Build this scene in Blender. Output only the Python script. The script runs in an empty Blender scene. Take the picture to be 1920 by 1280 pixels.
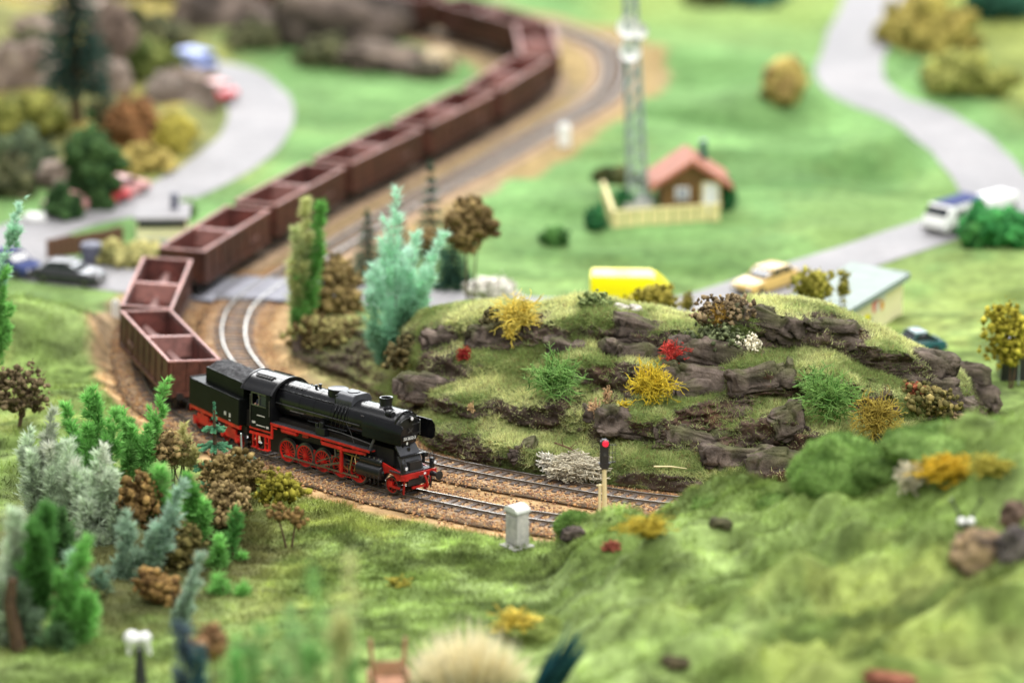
import bpy, bmesh, math, random
import numpy as np
from mathutils import Vector, Matrix
from mathutils.bvhtree import BVHTree

random.seed(7)
RNG = np.random.default_rng(7)
SC = bpy.context.scene
COL = SC.collection

# ------------------------------------------------------------------ camera, world, lamps, exposure
F_PX, TILT = 7000.0, math.radians(17.0)          # focal length in pixels of a 1920 px wide frame, downward tilt
CAM = np.array([0.0, -188.7, 66.2])
cam_data = bpy.data.cameras.new('camera')
cam_data.sensor_width = 36.0
cam_data.lens = 36.0 * F_PX / 1920.0
cam_data.clip_start, cam_data.clip_end = 1.0, 3000.0
cam_data.dof.use_dof = True
cam_data.dof.focus_distance = 200.5
cam_data.dof.aperture_fstop = 0.049
cam = bpy.data.objects.new('camera', cam_data)
cam.location = CAM
cam.rotation_euler = (math.pi / 2 - TILT, 0, 0)
COL.objects.link(cam)
SC.camera = cam

world = bpy.data.worlds.new('World')
SC.world = world
world.use_nodes = True
bg = world.node_tree.nodes['Background']
bg.inputs['Color'].default_value = (0.93, 0.96, 1.0, 1)
bg.inputs['Strength'].default_value = 0.27


def hall_lamp(x, y, z, sx, sy, power, aim=(0, 30, 0), colour=(1.0, 0.985, 0.97)):
    l = bpy.data.lights.new('hall_lamp', 'AREA')
    l.shape = 'RECTANGLE'
    l.size, l.size_y, l.energy, l.color = sx, sy, power, colour
    o = bpy.data.objects.new('hall_lamp', l)
    o.location = (x, y, z)
    o.rotation_euler = (Vector(aim) - Vector((x, y, z))).to_track_quat('-Z', 'Y').to_euler()
    COL.objects.link(o)


# rows of ceiling strip lights over the layout
hall_lamp(95, -40, 150, 30, 190, 200000)
hall_lamp(15, -150, 165, 220, 40, 330000, (0, 10, 0))
hall_lamp(0, 10, 165, 230, 36, 170000, (0, 10, 0))
hall_lamp(0, 180, 150, 230, 40, 440000, (0, 0, 0))
hall_lamp(-80, 30, 165, 22, 190, 80000)
# bright window wall at the far end of the hall
hall_lamp(-10, 330, 125, 300, 80, 900000, (0, 0, 0), (0.95, 0.98, 1.0))

SC.view_settings.view_transform = 'Standard'
SC.view_settings.look = 'None'
SC.view_settings.exposure = 0.12
SC.view_settings.gamma = 1.0
SC.cycles.max_bounces = 6
SC.cycles.diffuse_bounces = 3
SC.cycles.glossy_bounces = 3
SC.cycles.use_denoising = True

# ------------------------------------------------------------------ pixel rays (1920 x 1280 frame of the photograph)
_fw = np.array([0, math.cos(TILT), -math.sin(TILT)])
_up = np.array([0, math.sin(TILT), math.cos(TILT)])
_rt = np.array([1.0, 0, 0])


def ray(u, v):
    return _rt * (u - 960) / F_PX + _fw - _up * (v - 640) / F_PX


def on_z(u, v, z=0.0):
    d = ray(u, v)
    return CAM + d * ((z - CAM[2]) / d[2])


def on_y(u, v, y):
    d = ray(u, v)
    return CAM + d * ((y - CAM[1]) / d[1])


def elev(x, y):
    """the near part of the layout climbs gently along the locomotive"""
    w = np.asarray(x, float) * 0.718 - np.asarray(y, float) * 0.696
    return sum(0.54 * np.clip((w + 20 + k) / 20, 0, 1) for k in (-2, -1, 0, 1, 2)) / 5


def on_g(u, v, dz=0.0):
    p = on_z(u, v, dz)
    for _ in range(6):
        p = on_z(u, v, dz + float(elev(p[0], p[1])))
    return p


def px_per_m(p):
    return F_PX / float((np.asarray(p, float) - CAM) @ _fw)


# ------------------------------------------------------------------ value noise
def _hash(i, j, k, seed):
    h = (i * 374761393 + j * 668265263 + k * 2147483647 + seed * 974634777) & 0xFFFFFFFF
    h = ((h ^ (h >> 13)) * 1274126177) & 0xFFFFFFFF
    h = h ^ (h >> 16)
    return (h & 0xFFFF) / 65535.0


def vnoise(p, seed=0):
    p = np.asarray(p, float)
    i = np.floor(p).astype(np.int64)
    f = p - i
    f = f * f * (3 - 2 * f)
    out = 0
    for a in (0, 1):
        wa = f[:, 0] if a else 1 - f[:, 0]
        for b in (0, 1):
            wb = f[:, 1] if b else 1 - f[:, 1]
            for c in (0, 1):
                wc = f[:, 2] if c else 1 - f[:, 2]
                out = out + wa * wb * wc * _hash(i[:, 0] + a, i[:, 1] + b, i[:, 2] + c, seed)
    return out * 2 - 1


def fbm(p, octaves=4, seed=0, ridged=False):
    p = np.asarray(p, float)
    out, amp, tot = 0, 1.0, 0.0
    for o in range(octaves):
        n = vnoise(p * (2 ** o) + 17.3 * o, seed + o)
        if ridged:
            n = 1 - 2 * np.abs(n)
        out = out + amp * n
        tot += amp
        amp *= 0.5
    return out / tot


def sstep(a, b, x):
    t = np.clip((x - a) / (b - a), 0, 1)
    return t * t * (3 - 2 * t)


# ------------------------------------------------------------------ object helpers
def link(o, parent=None):
    COL.objects.link(o)
    if parent is not None:
        o.parent = parent
    return o


def tag(o, label=None, cat=None, group=None, kind=None):
    for k, val in (('label', label), ('category', cat), ('group', group), ('kind', kind)):
        if val:
            o[k] = val
    return o


def thing(name, label, cat, loc=(0, 0, 0), rot=(0, 0, 0), group=None):
    o = bpy.data.objects.new(name, None)
    o.empty_display_size = 0.5
    o.location = loc
    o.rotation_euler = rot
    link(o)
    return tag(o, label, cat, group)


def copy_tree(o, parent=None):
    c = o.copy()
    link(c, parent)
    for ch in list(o.children):
        copy_tree(ch, c)
    return c


def np_mesh(name, V, Fc, mat, cols=None, smooth=False):
    """V (n,3), Fc (m,3 or 4) int; cols (n,3) goes to the point attribute 'col'."""
    V = np.asarray(V, np.float32)
    Fc = np.asarray(Fc, np.int32)
    me = bpy.data.meshes.new(name)
    k = Fc.shape[1]
    me.vertices.add(len(V))
    me.vertices.foreach_set('co', V.ravel())
    me.loops.add(Fc.size)
    me.loops.foreach_set('vertex_index', Fc.ravel())
    me.polygons.add(len(Fc))
    me.polygons.foreach_set('loop_start', np.arange(0, Fc.size, k, dtype=np.int32))
    if smooth:
        me.polygons.foreach_set('use_smooth', np.ones(len(Fc), dtype=bool))
    me.update(calc_edges=True)
    if cols is not None:
        a = me.attributes.new('col', 'FLOAT_COLOR', 'POINT')
        c4 = np.ones((len(V), 4), np.float32)
        c4[:, :3] = cols
        a.data.foreach_set('color', c4.ravel())
    if mat:
        me.materials.append(mat)
    return me


def np_obj(name, V, Fc, mat, cols=None, smooth=False, parent=None, loc=(0, 0, 0)):
    o = bpy.data.objects.new(name, np_mesh(name, V, Fc, mat, cols, smooth))
    o.location = loc
    return link(o, parent)


class MB:
    """collects simple shapes; build() links them as one mesh object"""

    def __init__(self):
        self.v, self.f = [], []

    def add(self, vs, fs):
        b = len(self.v)
        self.v += [tuple(map(float, p)) for p in vs]
        self.f += [tuple(b + i for i in f) for f in fs]
        return self

    def box(self, c, s, rot=None, taper=1.0):
        hx, hy, hz = s[0] / 2, s[1] / 2, s[2] / 2
        P = [(-hx, -hy, -hz), (hx, -hy, -hz), (hx, hy, -hz), (-hx, hy, -hz),
             (-hx * taper, -hy * taper, hz), (hx * taper, -hy * taper, hz), (hx * taper, hy * taper, hz), (-hx * taper, hy * taper, hz)]
        M = rot if rot is not None else Matrix.Identity(3)
        P = [tuple(M @ Vector(p) + Vector(c)) for p in P]
        return self.add(P, [(3, 2, 1, 0), (4, 5, 6, 7), (0, 1, 5, 4), (1, 2, 6, 5), (2, 3, 7, 6), (3, 0, 4, 7)])

    def bar(self, a, b, w, h=None):
        """box from a to b, w wide across, h high"""
        a, b = Vector(a), Vector(b)
        d = b - a
        M = d.to_track_quat('X', 'Z').to_matrix()
        return self.box((a + b) / 2, (d.length, w, h or w), M)

    def cyl(self, a, b, r0, r1=None, n=12, caps=True):
        r1 = r0 if r1 is None else r1
        a, b = Vector(a), Vector(b)
        M = (b - a).to_track_quat('Z', 'Y').to_matrix()
        vs = []
        for p, r in ((a, r0), (b, r1)):
            for i in range(n):
                t = 2 * math.pi * i / n
                vs.append(p + M @ Vector((r * math.cos(t), r * math.sin(t), 0)))
        fs = [(i, (i + 1) % n, n + (i + 1) % n, n + i) for i in range(n)]
        if caps:
            fs += [tuple(reversed(range(n))), tuple(range(n, 2 * n))]
        return self.add(vs, fs)

    def tube(self, pts, r, n=6, caps=True):
        pts = [Vector(p) for p in pts]
        rs = r if isinstance(r, (list, tuple)) else [r] * len(pts)
        vs, fs = [], []
        for k, p in enumerate(pts):
            d = (pts[min(k + 1, len(pts) - 1)] - pts[max(k - 1, 0)])
            if d.length < 1e-6:
                d = Vector((0, 0, 1))
            d.normalize()
            ref = Vector((0, 0, 1)) if abs(d.z) < 0.93 else Vector((1, 0, 0))
            x = d.cross(ref).normalized()
            y = d.cross(x)
            for i in range(n):
                t = 2 * math.pi * i / n
                vs.append(p + (x * math.cos(t) + y * math.sin(t)) * rs[k])
        for k in range(len(pts) - 1):
            for i in range(n):
                j = (i + 1) % n
                fs.append((k * n + i, k * n + j, (k + 1) * n + j, (k + 1) * n + i))
        if caps:
            fs += [tuple(reversed(range(n))), tuple(range((len(pts) - 1) * n, len(pts) * n))]
        return self.add(vs, fs)

    def prism(self, poly, axis, a, b):
        """2-D polygon extruded along an axis: axis 'y' -> poly is (x,z); 'x' -> (y,z); 'z' -> (x,y)"""
        def p3(p, t):
            return {'y': (p[0], t, p[1]), 'x': (t, p[0], p[1]), 'z': (p[0], p[1], t)}[axis]
        n = len(poly)
        vs = [p3(p, a) for p in poly] + [p3(p, b) for p in poly]
        fs = [(i, (i + 1) % n, n + (i + 1) % n, n + i) for i in range(n)] + [tuple(reversed(range(n))), tuple(range(n, 2 * n))]
        return self.add(vs, fs)

    def lathe(self, prof, c=(0, 0, 0), axis='x', n=24, close=False):
        """prof: (t along axis, radius)"""
        vs, fs = [], []
        for t, r in prof:
            for i in range(n):
                a = 2 * math.pi * i / n
                q = (r * math.cos(a), r * math.sin(a))
                p = {'x': (t, q[0], q[1]), 'y': (q[0], t, q[1]), 'z': (q[0], q[1], t)}[axis]
                vs.append((p[0] + c[0], p[1] + c[1], p[2] + c[2]))
        m = len(prof)
        for k in range(m - 1 + (1 if close else 0)):
            k2 = (k + 1) % m
            for i in range(n):
                j = (i + 1) % n
                fs.append((k * n + i, k * n + j, k2 * n + j, k2 * n + i))
        if not close:
            fs += [tuple(reversed(range(n))), tuple(range((m - 1) * n, m * n))]
        return self.add(vs, fs)

    def sphere(self, c, r, n=10, m=7, sq=(1, 1, 1)):
        vs, fs = [], []
        for k in range(m + 1):
            ph = math.pi * k / m
            rr = max(math.sin(ph), 0.02)
            for i in range(n):
                a = 2 * math.pi * i / n
                vs.append((c[0] + r * sq[0] * rr * math.cos(a), c[1] + r * sq[1] * rr * math.sin(a), c[2] + r * sq[2] * math.cos(ph)))
        for k in range(m):
            for i in range(n):
                j = (i + 1) % n
                fs.append((k * n + i, (k + 1) * n + i, (k + 1) * n + j, k * n + j))
        return self.add(vs, fs)

    def mesh(self, name, mat, smooth=False, angle=35):
        me = bpy.data.meshes.new(name)
        me.from_pydata(self.v, [], self.f)
        bm = bmesh.new()
        bm.from_mesh(me)
        bmesh.ops.recalc_face_normals(bm, faces=bm.faces)
        bm.to_mesh(me)
        bm.free()
        if smooth:
            me.polygons.foreach_set('use_smooth', np.ones(len(me.polygons), dtype=bool))
            me.set_sharp_from_angle(angle=math.radians(angle))
        if mat:
            me.materials.append(mat)
        return me

    def build(self, name, mat, parent=None, smooth=False, bevel=0, loc=(0, 0, 0), angle=35):
        o = bpy.data.objects.new(name, self.mesh(name, mat, smooth, angle))
        o.location = loc
        link(o, parent)
        if bevel:
            m = o.modifiers.new('bevel', 'BEVEL')
            m.width, m.segments, m.limit_method = bevel, 2, 'ANGLE'
        return o


# ------------------------------------------------------------------ materials
def _nodes(name):
    m = bpy.data.materials.new(name)
    m.use_nodes = True
    nt = m.node_tree
    return m, nt, nt.nodes['Principled BSDF']


def _noise(nt, scale, detail=4.0, rough=0.6, coord='Object'):
    tc = nt.nodes.new('ShaderNodeTexCoord')
    n = nt.nodes.new('ShaderNodeTexNoise')
    n.inputs['Scale'].default_value = scale
    n.inputs['Detail'].default_value = detail
    n.inputs['Roughness'].default_value = rough
    nt.links.new(tc.outputs[coord], n.inputs['Vector'])
    return n


def _ramp(nt, fac, stops):
    r = nt.nodes.new('ShaderNodeValToRGB')
    e = r.color_ramp.elements
    while len(e) < len(stops):
        e.new(0.5)
    for i, (p, c) in enumerate(stops):
        e[i].position = p
        e[i].color = (*c, 1)
    nt.links.new(fac, r.inputs['Fac'])
    return r


def _bump(nt, b, height, strength, dist):
    n = nt.nodes.new('ShaderNodeBump')
    n.inputs['Strength'].default_value = strength
    n.inputs['Distance'].default_value = dist
    nt.links.new(height, n.inputs['Height'])
    nt.links.new(n.outputs['Normal'], b.inputs['Normal'])


def mat(name, c, rough=0.5, metal=0.0, var=0.25, scale=3.0, bump=0.0, bdist=0.05, c2=None, spec=0.5, wear=0.0):
    m, nt, b = _nodes(name)
    n = _noise(nt, scale)
    lo = tuple(x * (1 - var) for x in c)
    hi = c2 if c2 else tuple(min(1, x * (1 + var)) for x in c)
    r = _ramp(nt, n.outputs['Fac'], [(0.3, lo), (0.7, hi)])
    col = r.outputs['Color']
    if wear:                                     # grime that differs from place to place
        g = nt.nodes.new('ShaderNodeNewGeometry')
        for sc, amt in ((0.13, wear), (1.7, wear * 0.8)):
            nn = nt.nodes.new('ShaderNodeTexNoise')
            nn.inputs['Scale'].default_value = sc
            nn.inputs['Detail'].default_value = 5.0
            nt.links.new(g.outputs['Position'], nn.inputs['Vector'])
            rr = _ramp(nt, nn.outputs['Fac'], [(0.35, (1 - amt,) * 3), (0.65, (1 + amt * 1.1, 1 + amt * 0.9, 1 + amt * 0.8))])
            mx = nt.nodes.new('ShaderNodeMix')
            mx.data_type, mx.blend_type = 'RGBA', 'MULTIPLY'
            mx.inputs['Factor'].default_value = 1.0
            nt.links.new(col, mx.inputs[6])
            nt.links.new(rr.outputs['Color'], mx.inputs[7])
            col = mx.outputs[2]
    nt.links.new(col, b.inputs['Base Color'])
    b.inputs['Roughness'].default_value = rough
    b.inputs['Metallic'].default_value = metal
    b.inputs['Specular IOR Level'].default_value = spec
    if bump:
        n2 = _noise(nt, scale * 4)
        _bump(nt, b, n2.outputs['Fac'], bump, bdist)
    return m


def attr_mat(name, rough=0.85, var=0.3, scale=2.0, bump=0.0, bdist=0.05, bscale=8.0, spec=0.2, transl=0.0):
    """colour from the mesh's own point colours, broken up by noise"""
    m, nt, b = _nodes(name)
    a = nt.nodes.new('ShaderNodeAttribute')
    a.attribute_name = 'col'
    n = _noise(nt, scale, 5.0)
    r = _ramp(nt, n.outputs['Fac'], [(0.25, (1 - var,) * 3), (0.75, (1 + var,) * 3)])
    mx = nt.nodes.new('ShaderNodeMix')
    mx.data_type, mx.blend_type = 'RGBA', 'MULTIPLY'
    mx.inputs['Factor'].default_value = 1.0
    nt.links.new(a.outputs['Color'], mx.inputs[6])
    nt.links.new(r.outputs['Color'], mx.inputs[7])
    nt.links.new(mx.outputs[2], b.inputs['Base Color'])
    b.inputs['Roughness'].default_value = rough
    b.inputs['Specular IOR Level'].default_value = spec
    if bump:
        n2 = _noise(nt, bscale, 6.0, 0.7)
        _bump(nt, b, n2.outputs['Fac'], bump, bdist)
    if transl:
        t = nt.nodes.new('ShaderNodeBsdfTranslucent')
        nt.links.new(mx.outputs[2], t.inputs['Color'])
        ms = nt.nodes.new('ShaderNodeMixShader')
        ms.inputs['Fac'].default_value = transl
        out = nt.nodes['Material Output']
        nt.links.new(b.outputs['BSDF'], ms.inputs[1])
        nt.links.new(t.outputs['BSDF'], ms.inputs[2])
        nt.links.new(ms.outputs['Shader'], out.inputs['Surface'])
    return m


M = dict(
    ground=attr_mat('flock_ground', 0.95, 0.35, 1.3, 0.7, 0.12, 5.0, 0.1),
    bark=attr_mat('cork_bark', 0.95, 0.5, 1.6, 1.0, 0.35, 3.0, 0.1),
    blade=attr_mat('static_grass', 0.8, 0.2, 1.0, spec=0.15, transl=0.5),
    leaf=attr_mat('dried_foliage', 0.85, 0.25, 2.0, spec=0.15, transl=0.45),
    lichen=attr_mat('lichen', 0.85, 0.3, 4.0, spec=0.15, transl=0.1),
    foam=attr_mat('foam_clump', 0.95, 0.45, 5.0, 0.6, 0.08, 10.0, 0.1),
    stone=attr_mat('ballast_stone', 0.9, 0.3, 4.0, spec=0.2),
    rock=attr_mat('plaster_rock', 0.9, 0.4, 0.8, 0.8, 0.2, 3.0, 0.15),
    road=mat('road_grey', (0.265, 0.262, 0.27), 0.85, var=0.08, scale=0.35, bump=0.15, wear=0.10),
    ballast=mat('ballast_bed', (0.36, 0.245, 0.145), 0.95, var=0.45, scale=2.2, bump=0.9, bdist=0.1),
    black=mat('loco_black', (0.004, 0.004, 0.005), 0.24, var=0.3, scale=1.0, spec=0.5),
    satin=mat('loco_satin_black', (0.007, 0.007, 0.008), 0.34, var=0.3, scale=2.0),
    grey=mat('loco_front_grey', (0.05, 0.052, 0.06), 0.45, var=0.2, scale=2.0),
    green=mat('tender_black', (0.006, 0.007, 0.0065), 0.42, var=0.3, scale=1.5, spec=0.12),
    tread=mat('tread_plate', (0.03, 0.03, 0.033), 0.55, var=0.4, scale=6.0, bump=0.6, bdist=0.03),
    coal=mat('coal', (0.028, 0.027, 0.03), 0.6, var=0.7, scale=5.0, bump=1.0, bdist=0.15),
    red=mat('frame_red', (0.50, 0.014, 0.010), 0.42, var=0.3, scale=2.0, wear=0.3),
    steel=mat('rod_steel', (0.20, 0.19, 0.18), 0.32, 0.85, var=0.3, scale=4.0),
    darksteel=mat('tyre_steel', (0.10, 0.10, 0.10), 0.35, 0.7, var=0.3, scale=4.0),
    rail=mat('rail_head', (0.46, 0.45, 0.42), 0.33, 0.9, var=0.2, scale=1.0),
    railside=mat('rail_web', (0.13, 0.095, 0.065), 0.7, 0.2, var=0.3, scale=2.0),
    sleeper=mat('sleeper_wood', (0.10, 0.076, 0.062), 0.85, var=0.45, scale=2.0, bump=0.5, c2=(0.23, 0.18, 0.15)),
    brown=mat('wagon_brown', (0.068, 0.025, 0.016), 0.55, var=0.3, scale=1.2, wear=0.32),
    rim=mat('wagon_rim_dusty', (0.30, 0.15, 0.13), 0.6, var=0.25, scale=2.0, wear=0.25),
    inside=mat('wagon_inside', (0.085, 0.022, 0.016), 0.65, var=0.4, scale=1.0, c2=(0.14, 0.045, 0.036), wear=0.35),
    dust=mat('wagon_dust', (0.25, 0.14, 0.125), 0.7, var=0.35, scale=1.5),
    dark=mat('underframe_dark', (0.014, 0.012, 0.011), 0.6, var=0.3, scale=2.0),
    white=mat('white_paint', (0.80, 0.80, 0.78), 0.5, var=0.05, scale=2.0),
    lens=mat('lamp_lens', (0.75, 0.75, 0.78), 0.1, var=0.05, scale=2.0),
    cream=mat('cream_wall', (0.72, 0.62, 0.30), 0.7, var=0.1, scale=1.0),
    concrete=mat('concrete_grey', (0.47, 0.47, 0.44), 0.85, var=0.18, scale=4.0, bump=0.3, wear=0.2),
    concretetop=mat('concrete_cap', (0.66, 0.67, 0.62), 0.8, var=0.1, scale=4.0),
    wood=mat('hut_wood', (0.16, 0.085, 0.025), 0.7, var=0.35, scale=2.0),
    rooftile=mat('red_roof', (0.36, 0.125, 0.07), 0.65, var=0.2, scale=1.5),
    glass=mat('window_glass', (0.30, 0.32, 0.38), 0.08, var=0.1, scale=1.0),
    carglass=mat('car_glass', (0.03, 0.035, 0.04), 0.08, var=0.1, scale=1.0),
    tyre=mat('tyre_rubber', (0.02, 0.02, 0.02), 0.8, var=0.2, scale=3.0),
    yellow=mat('van_yellow', (0.90, 0.80, 0.0), 0.35, var=0.04, scale=0.5),
    beige=mat('car_beige', (0.62, 0.42, 0.14), 0.3, var=0.08, scale=1.0),
    blue=mat('car_blue', (0.13, 0.22, 0.62), 0.3, var=0.1, scale=1.0),
    paleblue=mat('bus_pale_blue', (0.38, 0.46, 0.85), 0.4, var=0.08, scale=0.6),
    navy=mat('roof_navy', (0.035, 0.05, 0.15), 0.95, var=0.2, scale=1.0),
    carred=mat('car_red', (0.62, 0.06, 0.07), 0.3, var=0.1, scale=1.0),
    carpink=mat('car_pink', (0.66, 0.33, 0.32), 0.35, var=0.1, scale=1.0),
    charcoal=mat('car_charcoal', (0.035, 0.035, 0.04), 0.3, var=0.2, scale=1.0),
    teal=mat('car_teal', (0.015, 0.085, 0.085), 0.3, var=0.15, scale=1.0),
    palegreen=mat('kiosk_roof', (0.31, 0.36, 0.335), 0.95, var=0.08, scale=1.0),
    roofedge=mat('kiosk_roof_edge', (0.24, 0.30, 0.28), 0.6, var=0.1, scale=1.0),
    kioskwall=mat('kiosk_wall', (0.88, 0.82, 0.50), 0.6, var=0.06, scale=1.0),
    orange=mat('fruit_orange', (0.80, 0.34, 0.04), 0.6, var=0.15, scale=2.0),
    pink=mat('print_pink', (0.75, 0.22, 0.22), 0.6, var=0.15, scale=2.0),
    mast=mat('mast_grey_green', (0.34, 0.41, 0.38), 0.5, 0.3, var=0.2, scale=2.0),
    post=mat('signal_post_cream', (0.72, 0.62, 0.34), 0.6, var=0.1, scale=3.0),
    signal=mat('signal_black', (0.018, 0.018, 0.02), 0.5, var=0.2, scale=3.0),
    trunk=mat('plant_trunk', (0.085, 0.05, 0.025), 0.9, var=0.4, scale=3.0, bump=0.5),
    cartwood=mat('cart_wood', (0.42, 0.22, 0.13), 0.7, var=0.25, scale=2.0),
    plank=mat('plank_brown', (0.13, 0.065, 0.035), 0.8, var=0.4, scale=2.0),
    bin=mat('bin_blue_grey', (0.11, 0.115, 0.16), 0.6, var=0.15, scale=2.0),
    gpanel=mat('crossing_panel', (0.25, 0.25, 0.285), 0.8, var=0.18, scale=1.2, bump=0.2),
    skin=mat('figure_skin', (0.60, 0.33, 0.22), 0.6, var=0.1, scale=4.0),
    cloth=mat('figure_blue_cloth', (0.03, 0.035, 0.06), 0.8, var=0.2, scale=4.0),
    brass=mat('pipe_brass', (0.35, 0.25, 0.10), 0.4, 0.8, var=0.2, scale=4.0),
)
_rl, _nt, _b = _nodes('signal_red_light')
_b.inputs['Base Color'].default_value = (0.8, 0.01, 0.03, 1)
_b.inputs['Emission Color'].default_value = (1.0, 0.02, 0.06, 1)
_b.inputs['Emission Strength'].default_value = 0.7
M['redlight'] = _rl


# ------------------------------------------------------------------ paths
def spline(pts, step=0.25):
    P = [np.array(p, float) for p in pts]
    P = [2 * P[0] - P[1]] + P + [2 * P[-1] - P[-2]]
    out = []
    for i in range(1, len(P) - 2):
        p0, p1, p2, p3 = P[i - 1], P[i], P[i + 1], P[i + 2]
        n = max(4, int(np.linalg.norm(p2 - p1) / 0.2))
        for k in range(n):
            t = k / n
            out.append(0.5 * ((2 * p1) + (-p0 + p2) * t + (2 * p0 - 5 * p1 + 4 * p2 - p3) * t * t + (-p0 + 3 * p1 - 3 * p2 + p3) * t ** 3))
    out.append(P[-2])
    out = np.array(out)
    s = np.concatenate([[0], np.cumsum(np.linalg.norm(np.diff(out, axis=0), axis=1))])
    q = np.arange(0, s[-1], step)
    return np.stack([np.interp(q, s, out[:, d]) for d in range(out.shape[1])], 1)


def tangents(P):
    t = np.gradient(P, axis=0)
    return t / np.linalg.norm(t, axis=1)[:, None]


def smooth_path(P, k=13):
    w = np.ones(k) / k
    Q = P.copy()
    for d in range(P.shape[1]):
        Q[:, d] = np.convolve(np.pad(P[:, d], k // 2, mode='edge'), w, mode='valid')
    return Q


OUTER = smooth_path(spline([(-60, 132), (-40, 130), (-28, 127), (-16, 121.5), (-7, 115.8), (-1.0, 109.5), (2, 102), (2.0, 95), (-1.2, 85.1), (-6.5, 72.9), (-11.8, 61.5),
                            (-17.2, 48.3), (-20.7, 39), (-22.1, 30.4), (-20.6, 19), (-18.4, 14), (-15.5, 9.25), (-13.2, 6.4), (-11.44, 4.67), (-9.28, 2.59), (-7.13, 0.55), (-5.2, -1.1),
                            (-2.79, -2.65), (-0.41, -4.15), (2.25, -5.25), (6, -6.6), (12, -8.2), (22, -10.4), (40, -13.4)]))
INNER = smooth_path(spline([(-60, 138), (-28, 134), (-12, 129), (-2, 124), (4, 117.5), (7.6, 110.7), (8.3, 101.9), (7.0, 92.7), (3.1, 83.4), (-2.3, 71), (-7.6, 59.6), (-12.9, 46.7),
                            (-15.6, 40.5), (-16.9, 36.0), (-17.15, 32.2), (-17, 29.3), (-16.6, 26.5), (-15.9, 23.9), (-14.2, 19), (-11.6, 14.2), (-8.6, 10.3), (-5.08, 5.45), (-3.1, 3.85),
                            (-0.38, 1.92), (2.55, 0.25), (4.4, -0.7), (6.15, -1.6), (9.1, -2.6), (14, -4.0), (24, -6.0), (40, -9)]))


def cant_at(P):
    return math.tan(math.radians(4.5)) * (1 - sstep(26, 42, P[:, 1]))


def dist_to(P, X, Y):
    """distance of points to a polyline's samples"""
    Q = P[::3]
    out = np.full(X.shape, 1e9)
    for k in range(0, len(Q), 40):
        q = Q[k:k + 40]
        d = np.sqrt((X[:, None] - q[:, 0]) ** 2 + (Y[:, None] - q[:, 1]) ** 2).min(1)
        out = np.minimum(out, d)
    return out


def px_path(pts, z=-0.06):
    return smooth_path(spline([on_z(u, v, z)[:2] for u, v in pts], 0.5), 7)


ROAD_A = px_path([(330, 118), (385, 128), (440, 145), (487, 195), (478, 250), (420, 305), (340, 350), (240, 385), (130, 408), (45, 440), (15, 478), (70, 505), (170, 517), (290, 530),
                  (400, 538), (520, 540), (640, 548), (800, 562), (1000, 578), (1200, 582), (1330, 570), (1480, 524), (1640, 472), (1760, 432), (1850, 405), (1960, 380)])
ROAD_B = px_path([(1660, -60), (1640, 0), (1612, 70), (1592, 140), (1640, 186), (1720, 215), (1800, 270), (1850, 325), (1888, 380), (1900, 400)])
W_A, W_B = 2.55, 2.7
# ------------------------------------------------------------------ terrain
_ridge = np.array([on_y(u, v, y - 1.4) for u, v, y in
                   [(1020, 1030, -8.2), (1070, 1000, -8.3), (1150, 985, -8.8), (1230, 960, -9.5), (1300, 940, -10), (1400, 930, -11), (1480, 935, -12), (1560, 930, -13),
                    (1660, 888, -14), (1740, 842, -15), (1810, 812, -16), (1920, 780, -17), (2100, 745, -18)]])
_front = np.array([on_y(u, 1285, y - 1.4) for u, y in [(900, -27), (1100, -29.5), (1300, -31), (1500, -32.5), (1700, -34), (1920, -35.5), (2200, -36)]])


for _a in (_ridge, _front):
    _a[:, 2] -= elev(_a[:, 0], _a[:, 1])


def dome(x, y, cx, cy, sx, sy, h, rot=0.0):
    c, s = math.cos(rot), math.sin(rot)
    a = (x - cx) * c + (y - cy) * s
    b = -(x - cx) * s + (y - cy) * c
    return h * np.exp(-(a / sx) ** 2 - (b / sy) ** 2)


_hr = np.random.default_rng(31)
HUMPS = [(_hr.uniform(3, 36), _hr.uniform(-37, -9), _hr.uniform(0.9, 2.3), _hr.uniform(0.6, 1.3), _hr.uniform(0.3, 0.95), _hr.uniform(-0.5, 0.5)) for _ in range(150)]


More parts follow.
